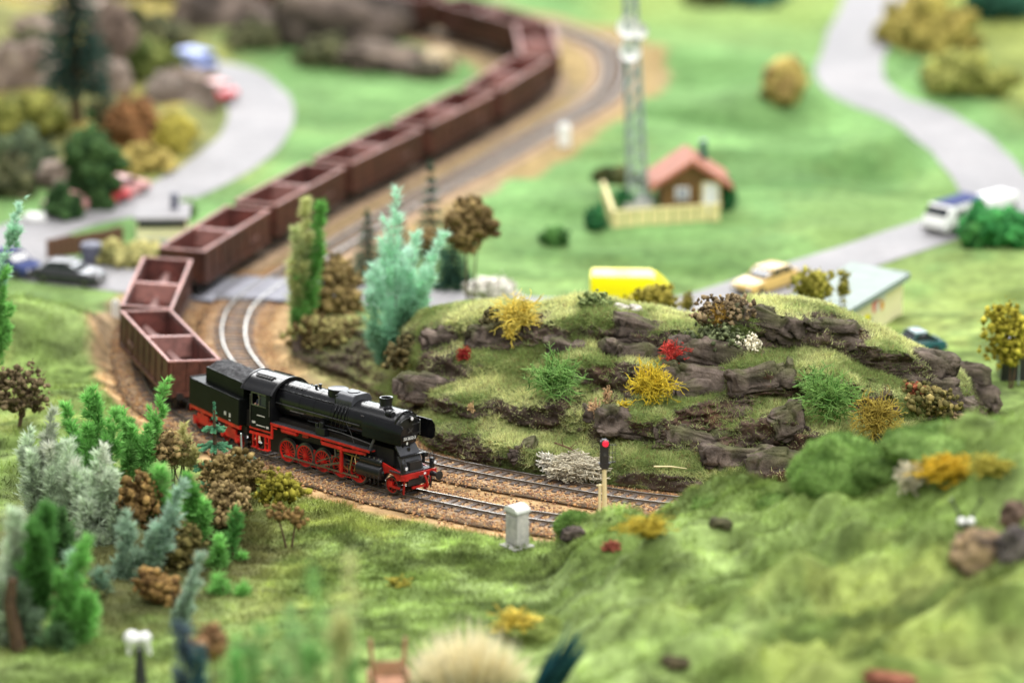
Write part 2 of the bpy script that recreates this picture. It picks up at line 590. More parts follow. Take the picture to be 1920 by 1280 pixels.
def hz(x, y, detail=True):
    x = np.atleast_1d(np.asarray(x, float)).astype(float)
    y = np.atleast_1d(np.asarray(y, float)).astype(float)
    P = np.stack([x, y, np.zeros_like(x)], 1)
    z = np.full_like(x, -0.22)
    far = sstep(22, 45, y)
    # rolling lawns behind
    roll = fbm(P * np.array([1 / 17, 1 / 9, 1]), 3, 3) * 1.1 + fbm(P * np.array([1 / 7.5, 1 / 3.0, 1]), 2, 5) * 0.5
    z += far * sstep(-4, 6, x) * roll
    z += far * (1 - sstep(-4, 6, x)) * 0.4 * roll
    # fold in the lawn below the bend of the far road
    z += dome(x, y, 29, 74.5, 7, 2.4, 1.9, 0.25) - dome(x, y, 27, 70.5, 6, 1.4, 1.0, 0.2)
    z += dome(x, y, 20, 90, 12, 3.5, 1.3, 0.2) + dome(x, y, 14, 74, 9, 2.4, 1.0, 0.2) + dome(x, y, 24, 50, 11, 3.5, 1.2, 0.22) - dome(x, y, 20, 44.5, 9, 2.5, 0.6, 0.2)
    z += far * sstep(-2, 6, x) * 0.55 * fbm(P @ np.array([[0.08, 0.10, 0], [-0.06, 0.42, 0], [0, 0, 1]]), 2, 6)
    # grassy mound beside the first wagons
    z += dome(x, y, -29.5, 27.5, 5.5, 4.0, 2.7) + dome(x, y, -38, 24, 8, 7, 1.6) + dome(x, y, -25.5, 15, 3.5, 5, 0.7) + (1 - sstep(-22, -19, x)) * sstep(0, 10, y) * (1 - sstep(30, 38, y)) * 0.5 * fbm(P / 2.6, 3, 14)
    # near lawn swells
    near = 1 - sstep(-4, 10, y)
    z += near * (0.16 * fbm(P / 3.2, 3, 8) + 0.10 * fbm(P / 1.1, 2, 9))
    # hill in front on the right
    zr = np.interp(x, _ridge[:, 0], _ridge[:, 2], left=-0.25)
    yr = np.interp(x, _ridge[:, 0], _ridge[:, 1], left=-9.6)
    zf = np.interp(x, _front[:, 0], _front[:, 2], left=-0.3)
    fade = sstep(0.8, 3.2, x)
    tb = np.clip((y - yr) / 4.2, 0, 1)
    back = zr * (1 - tb * tb * (3 - 2 * tb)) + -0.25 * (tb * tb * (3 - 2 * tb))
    tf = np.clip((yr - y) / (yr + 34), 0, 1.6)
    frontz = zr * (1 - tf) + zf * tf
    hillz = np.where(y > yr, back, frontz)
    lump = 0.75 * fbm(P / np.array([3.8, 2.2, 1]), 3, 11) + 0.75 * fbm(P / np.array([2.1, 1.2, 1]) + 0.4 * vnoise(P / 1.5, 15)[:, None], 3, 12, True)
    for hm in HUMPS:
        m = (np.abs(x - hm[0]) < 6) & (np.abs(y - hm[1]) < 6)
        if m.any():
            lump[m] += dome(x[m], y[m], *hm)
    inhill = fade * (1 - sstep(0, 4.2, y - yr))
    z = z * (1 - inhill) + (hillz + lump * sstep(0.1, 1.5, zr)) * inhill
    # rocky slopes at the back left
    lb = sstep(-13, -22, x + 0.10 * (y - 60)) * sstep(66, 84, y)
    z += lb * (1.2 + 0.9 * fbm(P / 6, 3, 21))
    z += dome(x, y, -15, 118, 9, 6, 1.2)
    # cut the tracks and roads level
    do, di = dist_to(OUTER, x, y), dist_to(INNER, x, y)
    dt = np.minimum(do, di)
    t = sstep(2.3, 3.6, dt)
    z = z * t + (-0.34) * (1 - t)
    dr = np.minimum(dist_to(ROAD_A, x, y) - W_A, dist_to(ROAD_B, x, y) - W_B)
    t = sstep(0.1, 3.0, dr) if detail else 1
    z = z * t + np.where(dt < 3.3, -0.34, -0.12) * (1 - t)
    return z + elev(x, y)


def at(u, v, dz=0.0):
    """where the line of sight through a photo pixel meets the terrain"""
    d = ray(u, v)
    k = np.linspace(120, 420, 1501) / d[1] * 1.0
    k = (np.linspace(-70, 200, 1400) - CAM[1]) / d[1]
    X, Y, Z = (CAM[i] + d[i] * k for i in range(3))
    below = np.nonzero(Z - dz <= hz(X, Y))[0]
    i = below[0] if len(below) else len(k) - 1
    return np.array([X[i], Y[i], hz(X[i], Y[i])[0]])


def hz1(x, y):
    return float(hz(x, y)[0])


def grid_mesh(xs, ys):
    X, Y = np.meshgrid(xs, ys)
    nx, ny = len(xs), len(ys)
    i = np.arange(nx * ny).reshape(ny, nx)
    Fq = np.stack([i[:-1, :-1].ravel(), i[:-1, 1:].ravel(), i[1:, 1:].ravel(), i[1:, :-1].ravel()], 1)
    return X.ravel(), Y.ravel(), Fq


xs = np.concatenate([np.linspace(-220, -72, 14), np.arange(-60, 66, 0.45), np.linspace(76, 220, 14)])
ys = np.concatenate([np.linspace(-120, -62, 6), np.arange(-56, 46, 0.4), np.arange(46, 150, 0.8), np.linspace(152, 420, 30)])
gx, gy, gF = grid_mesh(xs, ys)
gz = hz(gx, gy)


def ground_colour(x, y):
    P = np.stack([x, y, np.zeros_like(x)], 1)
    n1, n2, n3 = fbm(P / 5, 4, 31) * 1.5, fbm(P / 1.6, 4, 33) * 1.3, fbm(P / 14, 3, 35) * 1.4
    g_a, g_b, g_y = np.array([0.155, 0.225, 0.06]), np.array([0.23, 0.31, 0.105]), np.array([0.29, 0.32, 0.09])
    w = sstep(-0.5, 0.5, n1)[:, None]
    c = g_a * (1 - w) + g_b * w
    far = sstep(22, 60, y)[:, None]
    c = c * (1 - far) + (np.array([0.150, 0.275, 0.095]) * (1 + 0.35 * n1[:, None])) * far     # fresh green flock of the far lawns
    fold_shade = sstep(-0.1, 0.55, fbm(P @ np.array([[0.07, 0.09, 0], [-0.05, 0.36, 0], [0, 0, 1]]) + 9, 3, 36))[:, None] * far * 0.65  # darker green streaks painted in as the shade of lawn folds
    c = c * (1 - fold_shade) + np.array([0.07, 0.155, 0.042]) * fold_shade
    yl = sstep(0.05, 0.5, n3 + 0.3 * n2)[:, None] * (0.55 - 0.38 * far)
    c = c * (1 - yl) + g_y * yl
    olive = sstep(0.02, 0.42, fbm(P * np.array([1 / 3.2, 1 / 1.8, 1]), 4, 39))[:, None] * (1 - far) * 0.8
    c = c * (1 - olive) + np.array([0.10, 0.15, 0.035]) * olive
    # ochre ground along the tracks
    do, di = dist_to(OUTER, x, y), dist_to(INNER, x, y)
    dt = np.minimum(do, di)
    lim = 3.3 + 0.5 * n2 + 0.8 * sstep(20, 40, y)
    o = (1 - sstep(lim - 0.35, lim + 0.35, dt))[:, None]
    ochre = np.array([0.47, 0.31, 0.155]) * (1 - 0.35 * far) + np.array([0, 0.02, 0.0]) * far
    ochre = ochre * (1 + 0.28 * n2[:, None])
    grey = np.array([0.22, 0.18, 0.13]) * (1 + 0.3 * n2[:, None])
    w = sstep(-0.1, 0.6, n1)[:, None] * 0.5
    c = c * (1 - o) + (ochre * (1 - w) + grey * w) * o
    # dry tan verge between the inner track's curve and the outcrop
    tan = (np.exp(-((x + 9.5) / 5) ** 2 - ((y - 20) / 8) ** 2))[:, None] * 0.85
    tan = np.clip(tan * (1 + 0.5 * n2[:, None]), 0, 1) * (1 - o * 0.4)
    c = c * (1 - tan) + np.array([0.36, 0.30, 0.14]) * (1 + 0.25 * n2[:, None]) * tan
    mott = 1 + (0.75 * fbm(P / np.array([0.85, 0.6, 1]), 3, 41) + 0.45 * fbm(P / np.array([2.6, 1.5, 1]), 2, 42)) * (1 - far[:, 0])
    c = c * np.clip(mott, 0.35, 1.7)[:, None]
    # brown olive earth darkened for the shade under the trees at the lower left
    shade_earth = (sstep(0.2, 0.75, 1.25 * np.exp(-((x + 20.0) / 8.5) ** 2 - ((y + 9) / 12) ** 2) + 0.25 * n2))[:, None] * 0.85
    c = c * (1 - shade_earth) + np.array([0.085, 0.082, 0.035]) * (1 + 0.6 * n2[:, None]) * shade_earth
    # autumn slopes at the back left and the rough slope at the upper right
    lb = (sstep(-14, -22, x + 0.10 * (y - 60)) * sstep(60, 76, y))[:, None]
    au = np.where(n1[:, None] > 0.05, np.array([0.30, 0.23, 0.06]), np.array([0.20, 0.19, 0.07])) * (1 + 0.5 * n2[:, None])
    c = c * (1 - lb * 0.9) + au * lb * 0.9
    ur = (sstep(35, 40, x) * sstep(78, 92, y))[:, None] * 0.7
    c = c * (1 - ur) + np.array([0.25, 0.25, 0.06]) * (1 + 0.5 * n1[:, None]) * ur
    top = (sstep(112, 128, y) * sstep(4, 10, x))[:, None] * 0.5
    c = c * (1 - top) + np.array([0.30, 0.34, 0.08]) * top
    return np.clip(c, 0.01, 1)


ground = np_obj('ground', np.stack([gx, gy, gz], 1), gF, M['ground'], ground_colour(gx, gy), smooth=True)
tag(ground, 'rolling green flocked ground of the model landscape', None, None, 'structure')


def strip(name, P, half, z, m, n=6, label=None, camber=0.0, edge=0.0):
    T = tangents(P)
    N = np.stack([-T[:, 1], T[:, 0]], 1)
    off = np.linspace(-1, 1, n + 1)
    V = []
    wig = 1 + edge * fbm(np.stack([P[:, 0], P[:, 1], P[:, 0] * 0], 1) / 4, 2, 44)
    for o in off:
        q = P + N * (o * half * wig)[:, None]
        V.append(np.stack([q[:, 0], q[:, 1], elev(q[:, 0], q[:, 1]) + z - camber * o * o], 1))
    V = np.stack(V, 1).reshape(-1, 3)
    i = np.arange(len(P) * (n + 1)).reshape(len(P), n + 1)
    Fq = np.stack([i[:-1, :-1].ravel(), i[1:, :-1].ravel(), i[1:, 1:].ravel(), i[:-1, 1:].ravel()], 1)
    o = np_obj(name, V, Fq[:, ::-1], m, None, True)
    return tag(o, label, None, None, 'structure')


strip('road', ROAD_A, W_A, -0.03, M['road'], 6, 'pale grey road winding from the hairpin over the crossing behind the outcrop', 0.03, 0.06)
strip('road', ROAD_B, W_B, -0.022, M['road'], 6, 'pale grey road bending down the far right slope', 0.03, 0.08)


# ------------------------------------------------------------------ railway tracks
def sweep(name, P, prof, m, parent, cant, off=0.0):
    """sweep a closed (lateral, z) profile along a path, tilted by the cant"""
    T = tangents(P)
    N = np.stack([-T[:, 1], T[:, 0]], 1)
    k = len(prof)
    V = np.zeros((len(P), k, 3))
    for j, (d, z) in enumerate(prof):
        dd = d + off
        V[:, j, :2] = P + N * dd
        V[:, j, 2] = z - cant * dd + elev(P[:, 0], P[:, 1])
    i = np.arange(len(P) * k).reshape(len(P), k)
    Fs = []
    for j in range(k):
        j2 = (j + 1) % k
        Fs.append(np.stack([i[:-1, j], i[1:, j], i[1:, j2], i[:-1, j2]], 1))
    return np_obj(name, V.reshape(-1, 3), np.concatenate(Fs), m, None, False, parent)


RAIL_FOOT = [(-0.075, -0.155), (0.075, -0.155), (0.075, -0.135), (0.018, -0.115), (0.018, -0.045), (0.04, -0.03), (0.04, -0.012), (-0.04, -0.012), (-0.04, -0.03), (-0.018, -0.045), (-0.018, -0.115), (-0.075, -0.135)]
RAIL_HEAD = [(-0.043, -0.016), (0.043, -0.016), (0.043, -0.004), (0.034, 0.0), (-0.034, 0.0), (-0.043, -0.004)]
sleeper_mesh = MB().box((0, 0, -0.215), (0.27, 2.45, 0.12)).box((0, 0.717, -0.147), (0.2, 0.3, 0.02)).box((0, -0.717, -0.147), (0.2, 0.3, 0.02)).mesh('sleeper', M['sleeper'])


def track(label, P, y_max):
    T = tangents(P)
    ca = cant_at(P)
    t = thing('railway_track', label, 'railway track', (0, 0, 0), group='railway tracks')
    for s in (-1, 1):
        r = sweep('rail', P, RAIL_FOOT, M['railside'], t, ca, s * 0.7175)
        sweep('rail_head', P, RAIL_HEAD, M['rail'], r, ca, s * 0.7175)
    n = 0
    i = len(P) - 4
    while i > 2 and n < 296:
        o = bpy.data.objects.new('sleeper', sleeper_mesh)
        o.location = (P[i, 0], P[i, 1], float(elev(P[i, 0], P[i, 1])))
        gr = float(elev(*(P[i] + T[i])) - elev(*(P[i] - T[i]))) / 2
        o.rotation_euler = (-math.atan(ca[i]), -math.atan(gr), math.atan2(T[i, 1], T[i, 0]))
        link(o, t)
        n += 1
        i -= 3 if n % 3 else 2
    return t


track('outer railway track that carries the steam locomotive and its wagons', OUTER[(OUTER[:, 0] > -45)], 0)
track('inner empty railway track running between the train and the rocky outcrop', INNER[(INNER[:, 0] > -45)], 0)


def ballast_bed(label, P):
    ca = cant_at(P)
    prof = [(-2.35, -0.40), (-1.45, -0.235), (1.45, -0.235), (2.35, -0.40), (1.4, -0.42), (-1.4, -0.42)]
    o = sweep('ballast_bed', P, prof, M['ballast'], None, ca)
    return tag(o, label, None, None, 'structure')


ballast_bed('brown ballast bed under the outer track', OUTER)
ballast_bed('brown ballast bed under the inner track', INNER)

# loose ballast stones beside and between the rails, near enough to tell apart
_oct = np.array([(1, 0, 0), (-1, 0, 0), (0, 1, 0), (0, -1, 0), (0, 0, 1), (0, 0, -1)], float)
_octF = np.array([(0, 2, 4), (2, 1, 4), (1, 3, 4), (3, 0, 4), (2, 0, 5), (1, 2, 5), (3, 1, 5), (0, 3, 5)])


def scatter_stones(name, C, r, cols, label):
    n = len(C)
    jit = RNG.uniform(0.6, 1.25, (n, 6, 1))
    rot = RNG.uniform(0, 2 * math.pi, n)
    B = _oct[None] * jit * r[:, None, None]
    c, s = np.cos(rot)[:, None], np.sin(rot)[:, None]
    V = np.stack([B[..., 0] * c - B[..., 1] * s, B[..., 0] * s + B[..., 1] * c, B[..., 2] * 0.75], -1) + C[:, None]
    Fc = (_octF[None] + 6 * np.arange(n)[:, None, None]).reshape(-1, 3)
    o = np_obj(name, V.reshape(-1, 3), Fc, M['stone'], np.repeat(cols, 6, 0))
    return tag(o, label, None, None, 'stuff')


def track_stones(P, n, ymax, xmax):
    Q = P[(P[:, 1] < ymax) & (P[:, 0] < xmax)]
    T = tangents(Q)
    ca = cant_at(Q)
    i = RNG.integers(0, len(Q), n)
    d = np.where(RNG.random(n) < 0.35, RNG.uniform(-1.25, 1.25, n), RNG.normal(0, 1, n) * 0.42 + np.where(RNG.random(n) < 0.5, -1.75, 1.75))
    pos = Q[i] + np.stack([-T[i, 1], T[i, 0]], 1) * d[:, None] + T[i] * RNG.uniform(-0.15, 0.15, n)[:, None]
    ad = np.abs(d)
    z = np.where(ad < 1.45, -0.235, -0.235 - (ad - 1.45) * 0.17) - ca[i] * d + elev(Q[i, 0], Q[i, 1])
    z = np.maximum(z, hz(pos[:, 0], pos[:, 1]))
    return np.stack([pos[:, 0], pos[:, 1], z + 0.01], 1)


_st = np.concatenate([track_stones(OUTER, 13500, 45, 12), track_stones(INNER, 12500, 45, 14)])
_n = len(_st)
_pal = np.array([(0.46, 0.26, 0.11), (0.36, 0.19, 0.09), (0.52, 0.34, 0.17), (0.22, 0.13, 0.08), (0.12, 0.085, 0.07), (0.30, 0.15, 0.09)])
_sc = _pal[RNG.choice(6, _n, p=[0.26, 0.2, 0.2, 0.14, 0.1, 0.1])] * RNG.uniform(0.75, 1.2, (_n, 1))
scatter_stones('ballast_gravel', _st, RNG.uniform(0.045, 0.115, _n), _sc, 'tan and brown ballast gravel along the two tracks')

# level crossing where the road passes over both tracks
cross = thing('level_crossing', 'grey plank level crossing behind the wagons where the road meets the tracks', 'level crossing', (0, 0, 0))
for P in (OUTER, INNER):
    T = tangents(P)
    k0 = np.argmin(np.abs(P[:, 1] - 39.6) + 100 * (P[:, 0] > 0) + 100 * (P[:, 1] > 60))
    seg = P[k0 - 9:k0 + 10]
    ca = cant_at(seg)
    for d0, d1 in ((-2.3, -0.79), (-0.62, -0.02), (0.02, 0.62), (0.79, 2.3)):
        sweep('deck_panel', seg, [(d0, -0.2), (d1, -0.2), (d1, -0.012), (d0, -0.012)], M['gpanel'], cross, ca)
# ------------------------------------------------------------------ steam locomotive (local x forward from the buffer beam, y to its left, z up from the rail head)
loco = thing('steam_locomotive', 'black steam locomotive with red wheels and frame at the head of the train', 'locomotive',
             (-4.98, -1.59, 0.47), (math.radians(-3.6), math.radians(-1.55), math.radians(-44.1)))
loco.scale = (1.04, 1, 1)
BZ = 3.40


def boiler_parts():
    m = MB().lathe([(-0.95, 0.98), (-0.98, 1.03), (-1.12, 1.045), (-1.14, 1.02), (-3.1, 1.02), (-3.12, 0.985), (-8.0, 0.985), (-8.02, 1.0), (-9.78, 1.0)], (0, 0, BZ), 'x', 40)
    boiler = m.build('boiler', M['black'], loco, True)
    for x in (-4.35, -5.6, -6.9, -8.0):
        MB().lathe([(x - 0.03, 0.985), (x - 0.03, 0.998), (x + 0.03, 0.998), (x + 0.03, 0.985)], (0, 0, BZ), 'x', 40, True).build('boiler_band', M['black'], boiler, True)
    # smokebox front
    d = MB().lathe([(-0.96, 0.90), (-0.90, 0.90), (-0.84, 0.84), (-0.78, 0.62), (-0.745, 0.3), (-0.735, 0.03)], (0, 0, BZ), 'x', 32).build('smokebox_door', M['satin'], loco, True)
    h = MB()
    h.cyl((-0.75, 0, BZ), (-0.62, 0, BZ), 0.05).bar((-0.64, -0.16, BZ - 0.1), (-0.64, 0.16, BZ + 0.1), 0.035).bar((-0.66, 0.14, BZ - 0.12), (-0.66, -0.1, BZ + 0.14), 0.035)
    h.build('door_handle', M['darksteel'], d)
    g = MB()
    for z in (BZ + 0.28, BZ - 0.25):
        g.bar((-0.77, 0.2, z), (-0.86, 0.93, z), 0.07, 0.05)
    g.cyl((-0.88, 0.93, BZ - 0.4), (-0.88, 0.93, BZ + 0.42), 0.045)
    g.build('hinge_strap', M['darksteel'], d)
    g = MB()
    for k in range(12):
        a = 2 * math.pi * k / 12 + 0.2
        g.box((-0.90, 0.93 * math.cos(a), BZ + 0.93 * math.sin(a)), (0.09, 0.07, 0.07))
    g.build('door_clamp', M['satin'], d)
    MB().tube([(-0.72, 0.3 * math.cos(a) * 2.4, BZ + 0.42 + 0.28 * math.sin(a)) for a in np.linspace(0.35, math.pi - 0.35, 9)], 0.018).build('grab_rail', M['darksteel'], d)
    # top lamp
    l = MB().cyl((-0.80, 0.06, 4.06), (-0.60, 0.06, 4.06), 0.115, 0.13, 16).box((-0.74, 0.06, 3.92), (0.1, 0.08, 0.2)).build('headlight', M['satin'], loco, True)
    MB().cyl((-0.605, 0.06, 4.06), (-0.585, 0.06, 4.06), 0.105, 0.09, 16).build('lamp_lens', M['lens'], l)
    # number plate with its writing
    pl = MB().box((-0.69, -0.02, 2.985), (0.03, 1.06, 0.24)).build('number_plate', M['satin'], loco, bevel=0.01)
    cu = bpy.data.curves.new('plate_lettering', 'FONT')
    cu.body = '50 2652-3'
    cu.size, cu.align_x, cu.align_y, cu.extrude = 0.235, 'CENTER', 'CENTER', 0.004
    cu.space_character = 0.93
    cu.materials.append(M['white'])
    tmp = bpy.data.objects.new('lettering_curve', cu)
    COL.objects.link(tmp)
    me = bpy.data.meshes.new_from_object(tmp.evaluated_get(bpy.context.evaluated_depsgraph_get()))
    bpy.data.objects.remove(tmp)
    t = bpy.data.objects.new('plate_lettering', me)
    t['kind'] = 'stuff'
    link(t, pl)
    t.matrix_local = Matrix(((0, 0, 1, -0.668), (1, 0, 0, -0.02), (0, 1, 0, 2.985), (0, 0, 0, 1)))
    MB().box((-0.80, -0.08, 2.72), (0.03, 0.11, 0.2)).build('white_plate', M['white'], loco)


boiler_parts()


def boiler_top():
    # chimney
    ch = []
    for k, (z, rx, ry) in enumerate([(4.28, 0.46, 0.50), (4.40, 0.31, 0.34), (4.50, 0.28, 0.32), (4.80, 0.31, 0.40), (4.87, 0.32, 0.41)]):
        ch.append([(-2.45 + rx * math.cos(a), ry * math.sin(a), z) for a in np.linspace(0, 2 * math.pi, 21)[:-1]])
    inner = [[(-2.45 + r * math.cos(a), r * 1.08 * math.sin(a), z) for a in np.linspace(0, 2 * math.pi, 21)[:-1]] for r, z in ((0.27, 4.86), (0.24, 4.5))]
    rings = ch + inner
    m = MB()
    m.add([p for r in rings for p in r], [(k * 20 + i, k * 20 + (i + 1) % 20, (k + 1) * 20 + (i + 1) % 20, (k + 1) * 20 + i) for k in range(len(rings) - 1) for i in range(20)] + [tuple(range(120, 140))])
    m.build('chimney', M['satin'], loco, True)
    # sand and steam dome casings
    prof = [(-0.72, 3.9), (-0.78, 4.34), (-0.62, 4.60), (-0.40, 4.69), (0.40, 4.69), (0.62, 4.60), (0.78, 4.34), (0.72, 3.9)]
    b = MB().prism(prof, 'x', -5.45, -4.25).build('dome_casing', M['grey'], loco, bevel=0.05)
    MB().cyl((-4.85, 0, 4.68), (-4.85, 0, 4.73), 0.34, 0.33, 20).build('filler_lid', M['satin'], b, True)
    d = MB().lathe([(4.0, 0.56), (4.55, 0.55), (4.60, 0.57), (4.66, 0.55), (4.69, 0.4), (4.70, 0.02)], (-6.02, 0, 0), 'z', 24).build('steam_dome', M['satin'], loco, True)
    MB().box((-5.47, -0.60, 4.25), (0.05, 0.32, 0.5)).box((-5.3, -0.80, 4.52), (0.12, 0.02, 0.08)).build('sand_pipe_box', M['satin'], b)
    for s in (-1, 1):
        for k in range(4):
            y0 = s * 0.74
            MB().tube([(-5.25 + 0.25 * k, y0, 4.2), (-5.25 + 0.25 * k, s * 0.98, 3.75), (-5.4 + 0.28 * k, s * 1.02, 3.3), (-5.6 + 0.34 * k, s * 0.98, 2.6)], 0.022).build('sand_pipe', M['satin'], loco)
    for x, y in ((-7.55, -0.14), (-7.55, 0.16)):
        MB().cyl((x, y, 4.3), (x, y, 4.52), 0.085, 0.07, 10).cyl((x, y, 4.52), (x, y, 4.56), 0.10, 0.10, 10).build('safety_valve', M['satin'], loco, True)
    MB().cyl((-1.75, -0.62, 4.24), (-1.30, -0.62, 4.24), 0.17, 0.17, 14).cyl((-1.62, -0.62, 4.24), (-1.42, -0.62, 4.24), 0.21, 0.21, 14).box((-1.55, -0.6, 4.08), (0.3, 0.18, 0.2)).build('turbo_generator', M['satin'], loco, True)
    MB().tube([(-2.95, 0.05, 4.42), (-2.9, 0.05, 4.72), (-2.86, 0.05, 4.78)], 0.05, 8).cyl((-2.88, 0.05, 4.74), (-2.7, 0.05, 4.74), 0.045).build('whistle', M['steel'], loco, True)
    # handrails with stanchions, pipes, wash-out plugs, on both sides
    for s in (-1, 1):
        r = MB().tube([(-1.2, s * 0.98, 3.85), (-3.3, s * 0.99, 3.85)], 0.02).build('handrail', M['steel'], loco)
        for x in (-1.4, -2.3, -3.2):
            MB().bar((x, s * 0.90, 3.83), (x, s * 0.99, 3.85), 0.03).build('stanchion', M['satin'], r)
        r = MB().tube([(-5.5, s * 0.83, 4.04), (-9.7, s * 0.83, 4.04)], 0.022).build('handrail', M['satin'], loco)
        for k in range(8):
            x = -5.9 - 0.5 * k
            MB().cyl((x, s * 0.74, 4.0), (x, s * 0.85, 4.05), 0.04).build('stanchion', M['satin'], r)
        for k in range(4):
            x = -8.2 - 0.4 * k
            MB().cyl((x, s * 0.55, 4.2), (x, s * 0.60, 4.28), 0.06, 0.05, 8).build('washout_plug', M['darksteel'], loco, True)
        MB().tube([(-3.4, s * 1.01, 3.28), (-6.1, s * 1.01, 3.28), (-9.7, s * 1.03, 3.28)], 0.03).build('feed_pipe', M['darksteel'], loco)
        MB().tube([(-1.8, s * 1.02, 3.05), (-4.2, s * 1.04, 3.0), (-4.25, s * 1.04, 2.8), (-7.2, s * 1.05, 2.78)], 0.045).build('feed_pipe', M['black'], loco, True)
        MB().tube([(-4.4, s * 1.0, 3.25), (-3.95, s * 1.06, 2.75), (-3.7, s * 1.08, 2.25)], 0.014).build('cable', M['steel'], loco)
        MB().tube([(-7.6, s * 1.0, 3.05), (-8.6, s * 1.03, 3.05)], 0.03).build('pipe_run', M['steel'], loco)
        MB().tube([(-5.7, s * 1.04, 2.62), (-4.7, s * 1.04, 2.62), (-2.4, s * 1.16, 2.5)], 0.03).build('pipe_run', M['steel'], loco)
        MB().box((-6.1, s * 1.06, 2.42), (0.7, 0.36, 0.42)).cyl((-6.1, s * 1.1, 2.6), (-6.1, s * 1.1, 2.95), 0.15, 0.15, 12).cyl((-6.45, s * 1.1, 2.6), (-6.45, s * 1.1, 2.85), 0.11, 0.11, 12).build('air_pump', M['satin'], loco, bevel=0.03)
        # smoke deflectors: curved panels standing off the smokebox
        poly = [(1.23, 2.84), (1.28, 3.40), (1.24, 3.66), (1.13, 3.92), (1.09, 3.91), (1.20, 3.64), (1.24, 3.40), (1.19, 2.84)]
        dm = MB()
        n = len(poly)
        vs = []
        for x, lo in ((-2.95, 0.0), (-0.22, 0.0), (-0.08, 0.12)):
            for (y, z) in poly:
                zz = max(z, 2.84 + lo) if z < 3.0 else min(z, 3.92 - lo * 0.9)
                vs.append((x, s * y, zz))
        fs = [(k * n + i, k * n + (i + 1) % n, (k + 1) * n + (i + 1) % n, (k + 1) * n + i) for k in range(2) for i in range(n)] + [tuple(range(n)), tuple(range(2 * n, 3 * n))]
        dm.add(vs, fs)
        de = dm.build('smoke_deflector', M['black'], loco, True, angle=25)
        for x in (-1.0, -2.4):
            MB().bar((x, s * 0.95, 3.1), (x, s * 1.15, 3.1), 0.05).build('bracket', M['satin'], de)
        MB().cyl((-2.14, s * 1.12, 2.90), (-2.58, s * 1.12, 2.0), 0.075, 0.075, 10).build('stay_rod', M['grey'], loco, True)


boiler_top()


